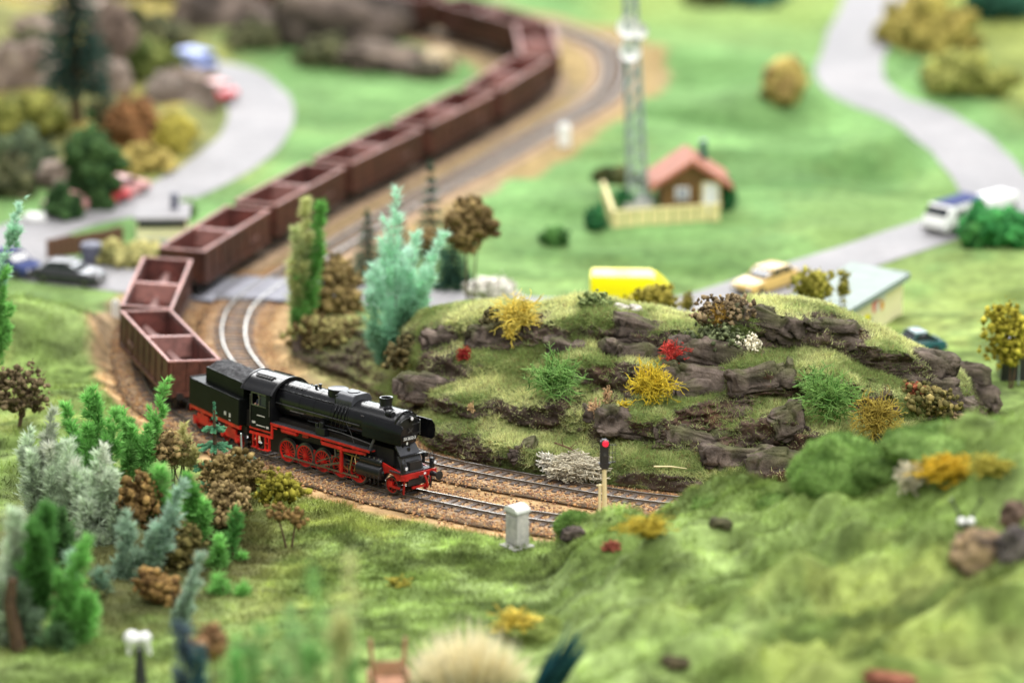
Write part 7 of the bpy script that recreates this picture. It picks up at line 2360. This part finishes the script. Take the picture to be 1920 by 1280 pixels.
def bus(label, u, v, yaw, L, W, H, m, mroof, cat='bus', name='parked_bus', windows=True, slope=0.5, mat2=None, screen='carglass'):
    p = at(u, v)
    t = thing(name, label, cat, (p[0], p[1], p[2] + 0.06), (0, 0, yaw))
    h = L / 2
    loft([(-h, rect(W * 0.94, 0.45, H * 0.96, 0.3)), (-h + 0.12, rect(W, 0.38, H, 0.3)), (h - slope - 0.15, rect(W, 0.38, H, 0.3)), (h - slope * 0.4, rect(W * 0.98, 0.38, H * 0.72, 0.3)), (h, rect(W * 0.93, 0.42, H * 0.48, 0.2))], 'body', M[m], t)
    if mroof:
        loft([(-h + 0.2, rect(W * 0.86, H - 0.05, H + 0.07, 0.05)), (h - slope - 0.25, rect(W * 0.86, H - 0.05, H + 0.07, 0.05))], 'roof', M[mroof], t)
    if windows:
        n = max(2, int(L / 1.3))
        for s in (-1, 1):
            for j in range(n):
                x = -h + 0.5 + (L - slope - 0.9) * (j + 0.5) / n
                MB().box((x, s * W * 1.0, H * 0.70), ((L - slope - 0.9) / n - 0.16, 0.06, H * 0.26)).build('window', M['carglass'], t)
    MB().add([(h - slope * 0.9 - 0.02, -W * 0.8, H * 0.92), (h - slope * 0.9 - 0.02, W * 0.8, H * 0.92), (h - slope * 0.38, W * 0.86, H * 0.66), (h - slope * 0.38, -W * 0.86, H * 0.66),
              (h - slope * 0.9 + 0.05, -W * 0.8, H * 0.95), (h - slope * 0.9 + 0.05, W * 0.8, H * 0.95), (h - slope * 0.38 + 0.07, W * 0.86, H * 0.69), (h - slope * 0.38 + 0.07, -W * 0.86, H * 0.69)],
             [(3, 2, 1, 0), (4, 5, 6, 7), (0, 1, 5, 4), (1, 2, 6, 5), (2, 3, 7, 6), (3, 0, 4, 7)]).build('windscreen', M[screen], t)
    for s in (-1, 1):
        MB().cyl((h - 0.06, s * W * 0.66, H * 0.30), (h + 0.02, s * W * 0.66, H * 0.30), 0.13, 0.12, 12).build('headlight', M['lens'], t, True)
    MB().box((h, 0, 0.42), (0.14, W * 1.85, 0.18)).box((-h, 0, 0.42), (0.14, W * 1.85, 0.18)).build('bumper', M[mat2 or 'steel'], t, bevel=0.03)
    wheels(t, (-h + L * 0.2, h - L * 0.18), W * 0.93, 0.36)
    return t


vp = on_y(1182, 575, 33.5)
bus('bright yellow delivery van standing behind the mossy ridge', 1182, 573, math.radians(-3), 5.0, 1.05, 2.05, 'yellow', None, 'van', 'delivery_van', False, 1.1, 'yellow', 'yellow')
bus('white camper van with a dark blue roof on the pale road', 1788, 432, road_yaw(ROAD_A, 1788, 425, True), 4.6, 1.05, 1.95, 'white', 'navy', 'camper van', 'camper_van', True, 0.7)
bus('white trailer behind the camper van, half hidden by the hedge', 1862, 402, road_yaw(ROAD_A, 1850, 405, True), 3.4, 0.9, 1.35, 'white', None, 'trailer', 'caravan_trailer', False, 0.3)
bus('pale blue bus at the top of the left road beyond the red car', 368, 132, road_yaw(ROAD_A, 385, 135), 3.1, 0.95, 1.5, 'paleblue', 'paleblue', 'bus', 'parked_bus', True, 0.3)


# ------------------------------------------------------------------ kiosk, shed, plank wall, bin, box
def kiosk():
    a = on_y(1600, 640, 27.0)
    # roof corners seen in the photograph, at roof height
    zr = 2.9
    fl, fr, br, bl = on_z(1577, 590, 2.75), on_z(1706, 512, 2.75), on_z(1648, 488, 3.3), on_z(1508, 530, 3.3)
    c = (fl + fr) / 2
    d = (fr - fl)
    yaw = math.atan2(d[1], d[0])
    L = np.linalg.norm(d[:2]) + 1.2
    g = -0.2
    c = fl + d * 0.42
    t = thing('kiosk', 'yellow snack kiosk with a pale grey green slab roof and printed fruit', 'kiosk', (c[0], c[1], g), (0, 0, yaw))
    MB().box((0, 1.9, 1.3), (L - 0.1, 3.2, 2.8)).build('wall', M['kioskwall'], t)
    MB().box((0, 1.95, 3.02), (L + 0.25, 3.9, 0.10), Matrix.Rotation(0.05, 3, 'X')).build('roof', M['palegreen'], t)
    MB().box((0, -0.02, 2.80), (L + 0.27, 0.12, 0.40)).box((L / 2 + 0.08, 1.97, 2.88), (0.12, 3.8, 0.36)).build('roof_edge', M['roofedge'], t)
    y = 0.29
    for x, z, w, h, m in ((-1.3, 0.95, 0.9, 0.8, 'yellow'), (-0.2, 1.75, 0.5, 0.9, 'pink'), (0.2, 1.95, 0.6, 0.3, 'pink'), (0.9, 1.45, 0.5, 0.6, 'orange'), (0.45, 1.5, 0.45, 0.6, 'white'), (1.1, 1.9, 0.5, 0.5, 'white'), (-0.7, 0.8, 0.3, 0.5, 'palegreen')):
        o = MB().lathe([(-0.012, 0.5), (0.012, 0.5)], (0, 0, 0), 'y', 20).build('printed_fruit', M[m], t)
        o.location, o.scale = (x + 1.5, 0.29, z + 0.35), (w * 1.25, 1, h * 1.2)
    MB().box((-L / 2 + 0.9, 0.28, 1.0), (0.9, 0.05, 1.9)).build('door', M['kioskwall'], t)


kiosk()


def shed():
    p = on_y(302, 440, 51)
    g = hz1(p[0], 51)
    k = px_per_m(p)
    t = thing('low_shed', 'low cream shed with a flat grey roof beside the third wagon', 'shed', (p[0], 52.5, g), (0, 0, math.radians(3)))
    W = 100 / k
    MB().box((0, 0, 0.75), (W * 0.96, 3.2, 1.7)).build('wall', M['kioskwall'], t)
    MB().box((0, 0, 1.72), (W * 1.04, 3.9, 0.22)).build('roof', M['road'], t, bevel=0.03)
    MB().box((0, -1.62, 1.30), (W * 0.9, 0.06, 0.5)).build('window_band', M['carglass'], t)
    MB().cyl((W * 0.22, 0.4, 1.8), (W * 0.22, 0.4, 2.9), 0.28, 0.24, 10).build('vent', M['bin'], t)
    MB().box((0, -1.75, 0.12), (W * 1.02, 0.5, 0.3)).build('plinth', M['roofedge'], t)


shed()


def plank_wall():
    a, b = at(88, 486), at(232, 462)
    t = thing('plank_fence', 'low brown plank wall along the lawn left of the third wagon', 'fence', tuple(a))
    d = b - a
    n = 14
    for j in range(n):
        p = d * ((j + 0.5) / n)
        g = hz1(a[0] + p[0], a[1] + p[1]) - a[2]
        o = MB().box((0, 0, 0.55), (np.linalg.norm(d[:2]) / n - 0.05, 0.14, 1.5 + 0.1 * RNG.uniform(-1, 1))).build('plank', M['plank'], t)
        o.location = (p[0], p[1], g)
        o.rotation_euler = (0, 0, math.atan2(d[1], d[0]))
    MB().bar((0, 0.12, 0.9), (d[0], d[1] + 0.12, 0.9), 0.1, 0.14).build('rail', M['plank'], t)


plank_wall()
_p = at(172, 494)
t = thing('skip_bin', 'blue grey rounded bin in front of the brown plank wall', 'bin', tuple(_p))
MB().lathe([(0.0, 0.55), (0.1, 0.62), (1.2, 0.70), (1.25, 0.66)], (0, 0, 0), 'z', 18).build('body', M['bin'], t, True)
MB().lathe([(1.25, 0.72), (1.33, 0.70), (1.42, 0.45), (1.45, 0.02)], (0, 0, 0), 'z', 18).build('lid', M['bin'], t, True)
_p = on_y(1902, 740, 19)
t = thing('dark_box', 'dark grey box building at the right edge with a pale top', 'box', (_p[0], 20, hz1(_p[0], 20)))
MB().box((0.3, 0, 1.0), (2.3, 2.2, 2.4)).build('body', M['charcoal'], t, bevel=0.04)
MB().box((0.3, 0, 2.22), (2.4, 2.3, 0.12)).build('lid', M['bin'], t, bevel=0.03)
_p = on_y(1912, 660, 18.2)
t = thing('yellow_sign', 'bright yellow board in front of the yellow green tree at the right edge', 'sign', (_p[0], 18.2, hz1(_p[0], 18.2)))
MB().bar((0, 0, -0.1), (0, 0, _p[2] - hz1(_p[0], 18.2)), 0.08).build('post', M['mast'], t)
MB().box((0, -0.06, _p[2] - hz1(_p[0], 18.2)), (0.34, 0.05, 0.7)).build('board', M['yellow'], t)
# white things glimpsed on the left road and shards on the ridge
_p = at(62, 418)
t = thing('white_sack', 'small white heap on the pale road at the left', 'heap', tuple(_p))
MB().sphere((0, 0, 0.3), 0.6, 14, 8, (1.2, 0.8, 0.7)).sphere((0.5, 0.1, 0.25), 0.4, 12, 8).build('body', M['white'], t, True)
for u, v, w, c in ((1192, 577, 22, 'stone shard, pale and angular, on the ridge below the yellow van'), (1165, 576, 26, 'low bleached stone left of the angular pale shard on the ridge')):
    boulder(c, at_hill(u, v) + V3(0, -0.1, 0.02), w / 33, 0.5, 0.32, (0.45, 0.42, 0.36), (0.75, 0.71, 0.64), 500 + u, 'stone', tilt=12)
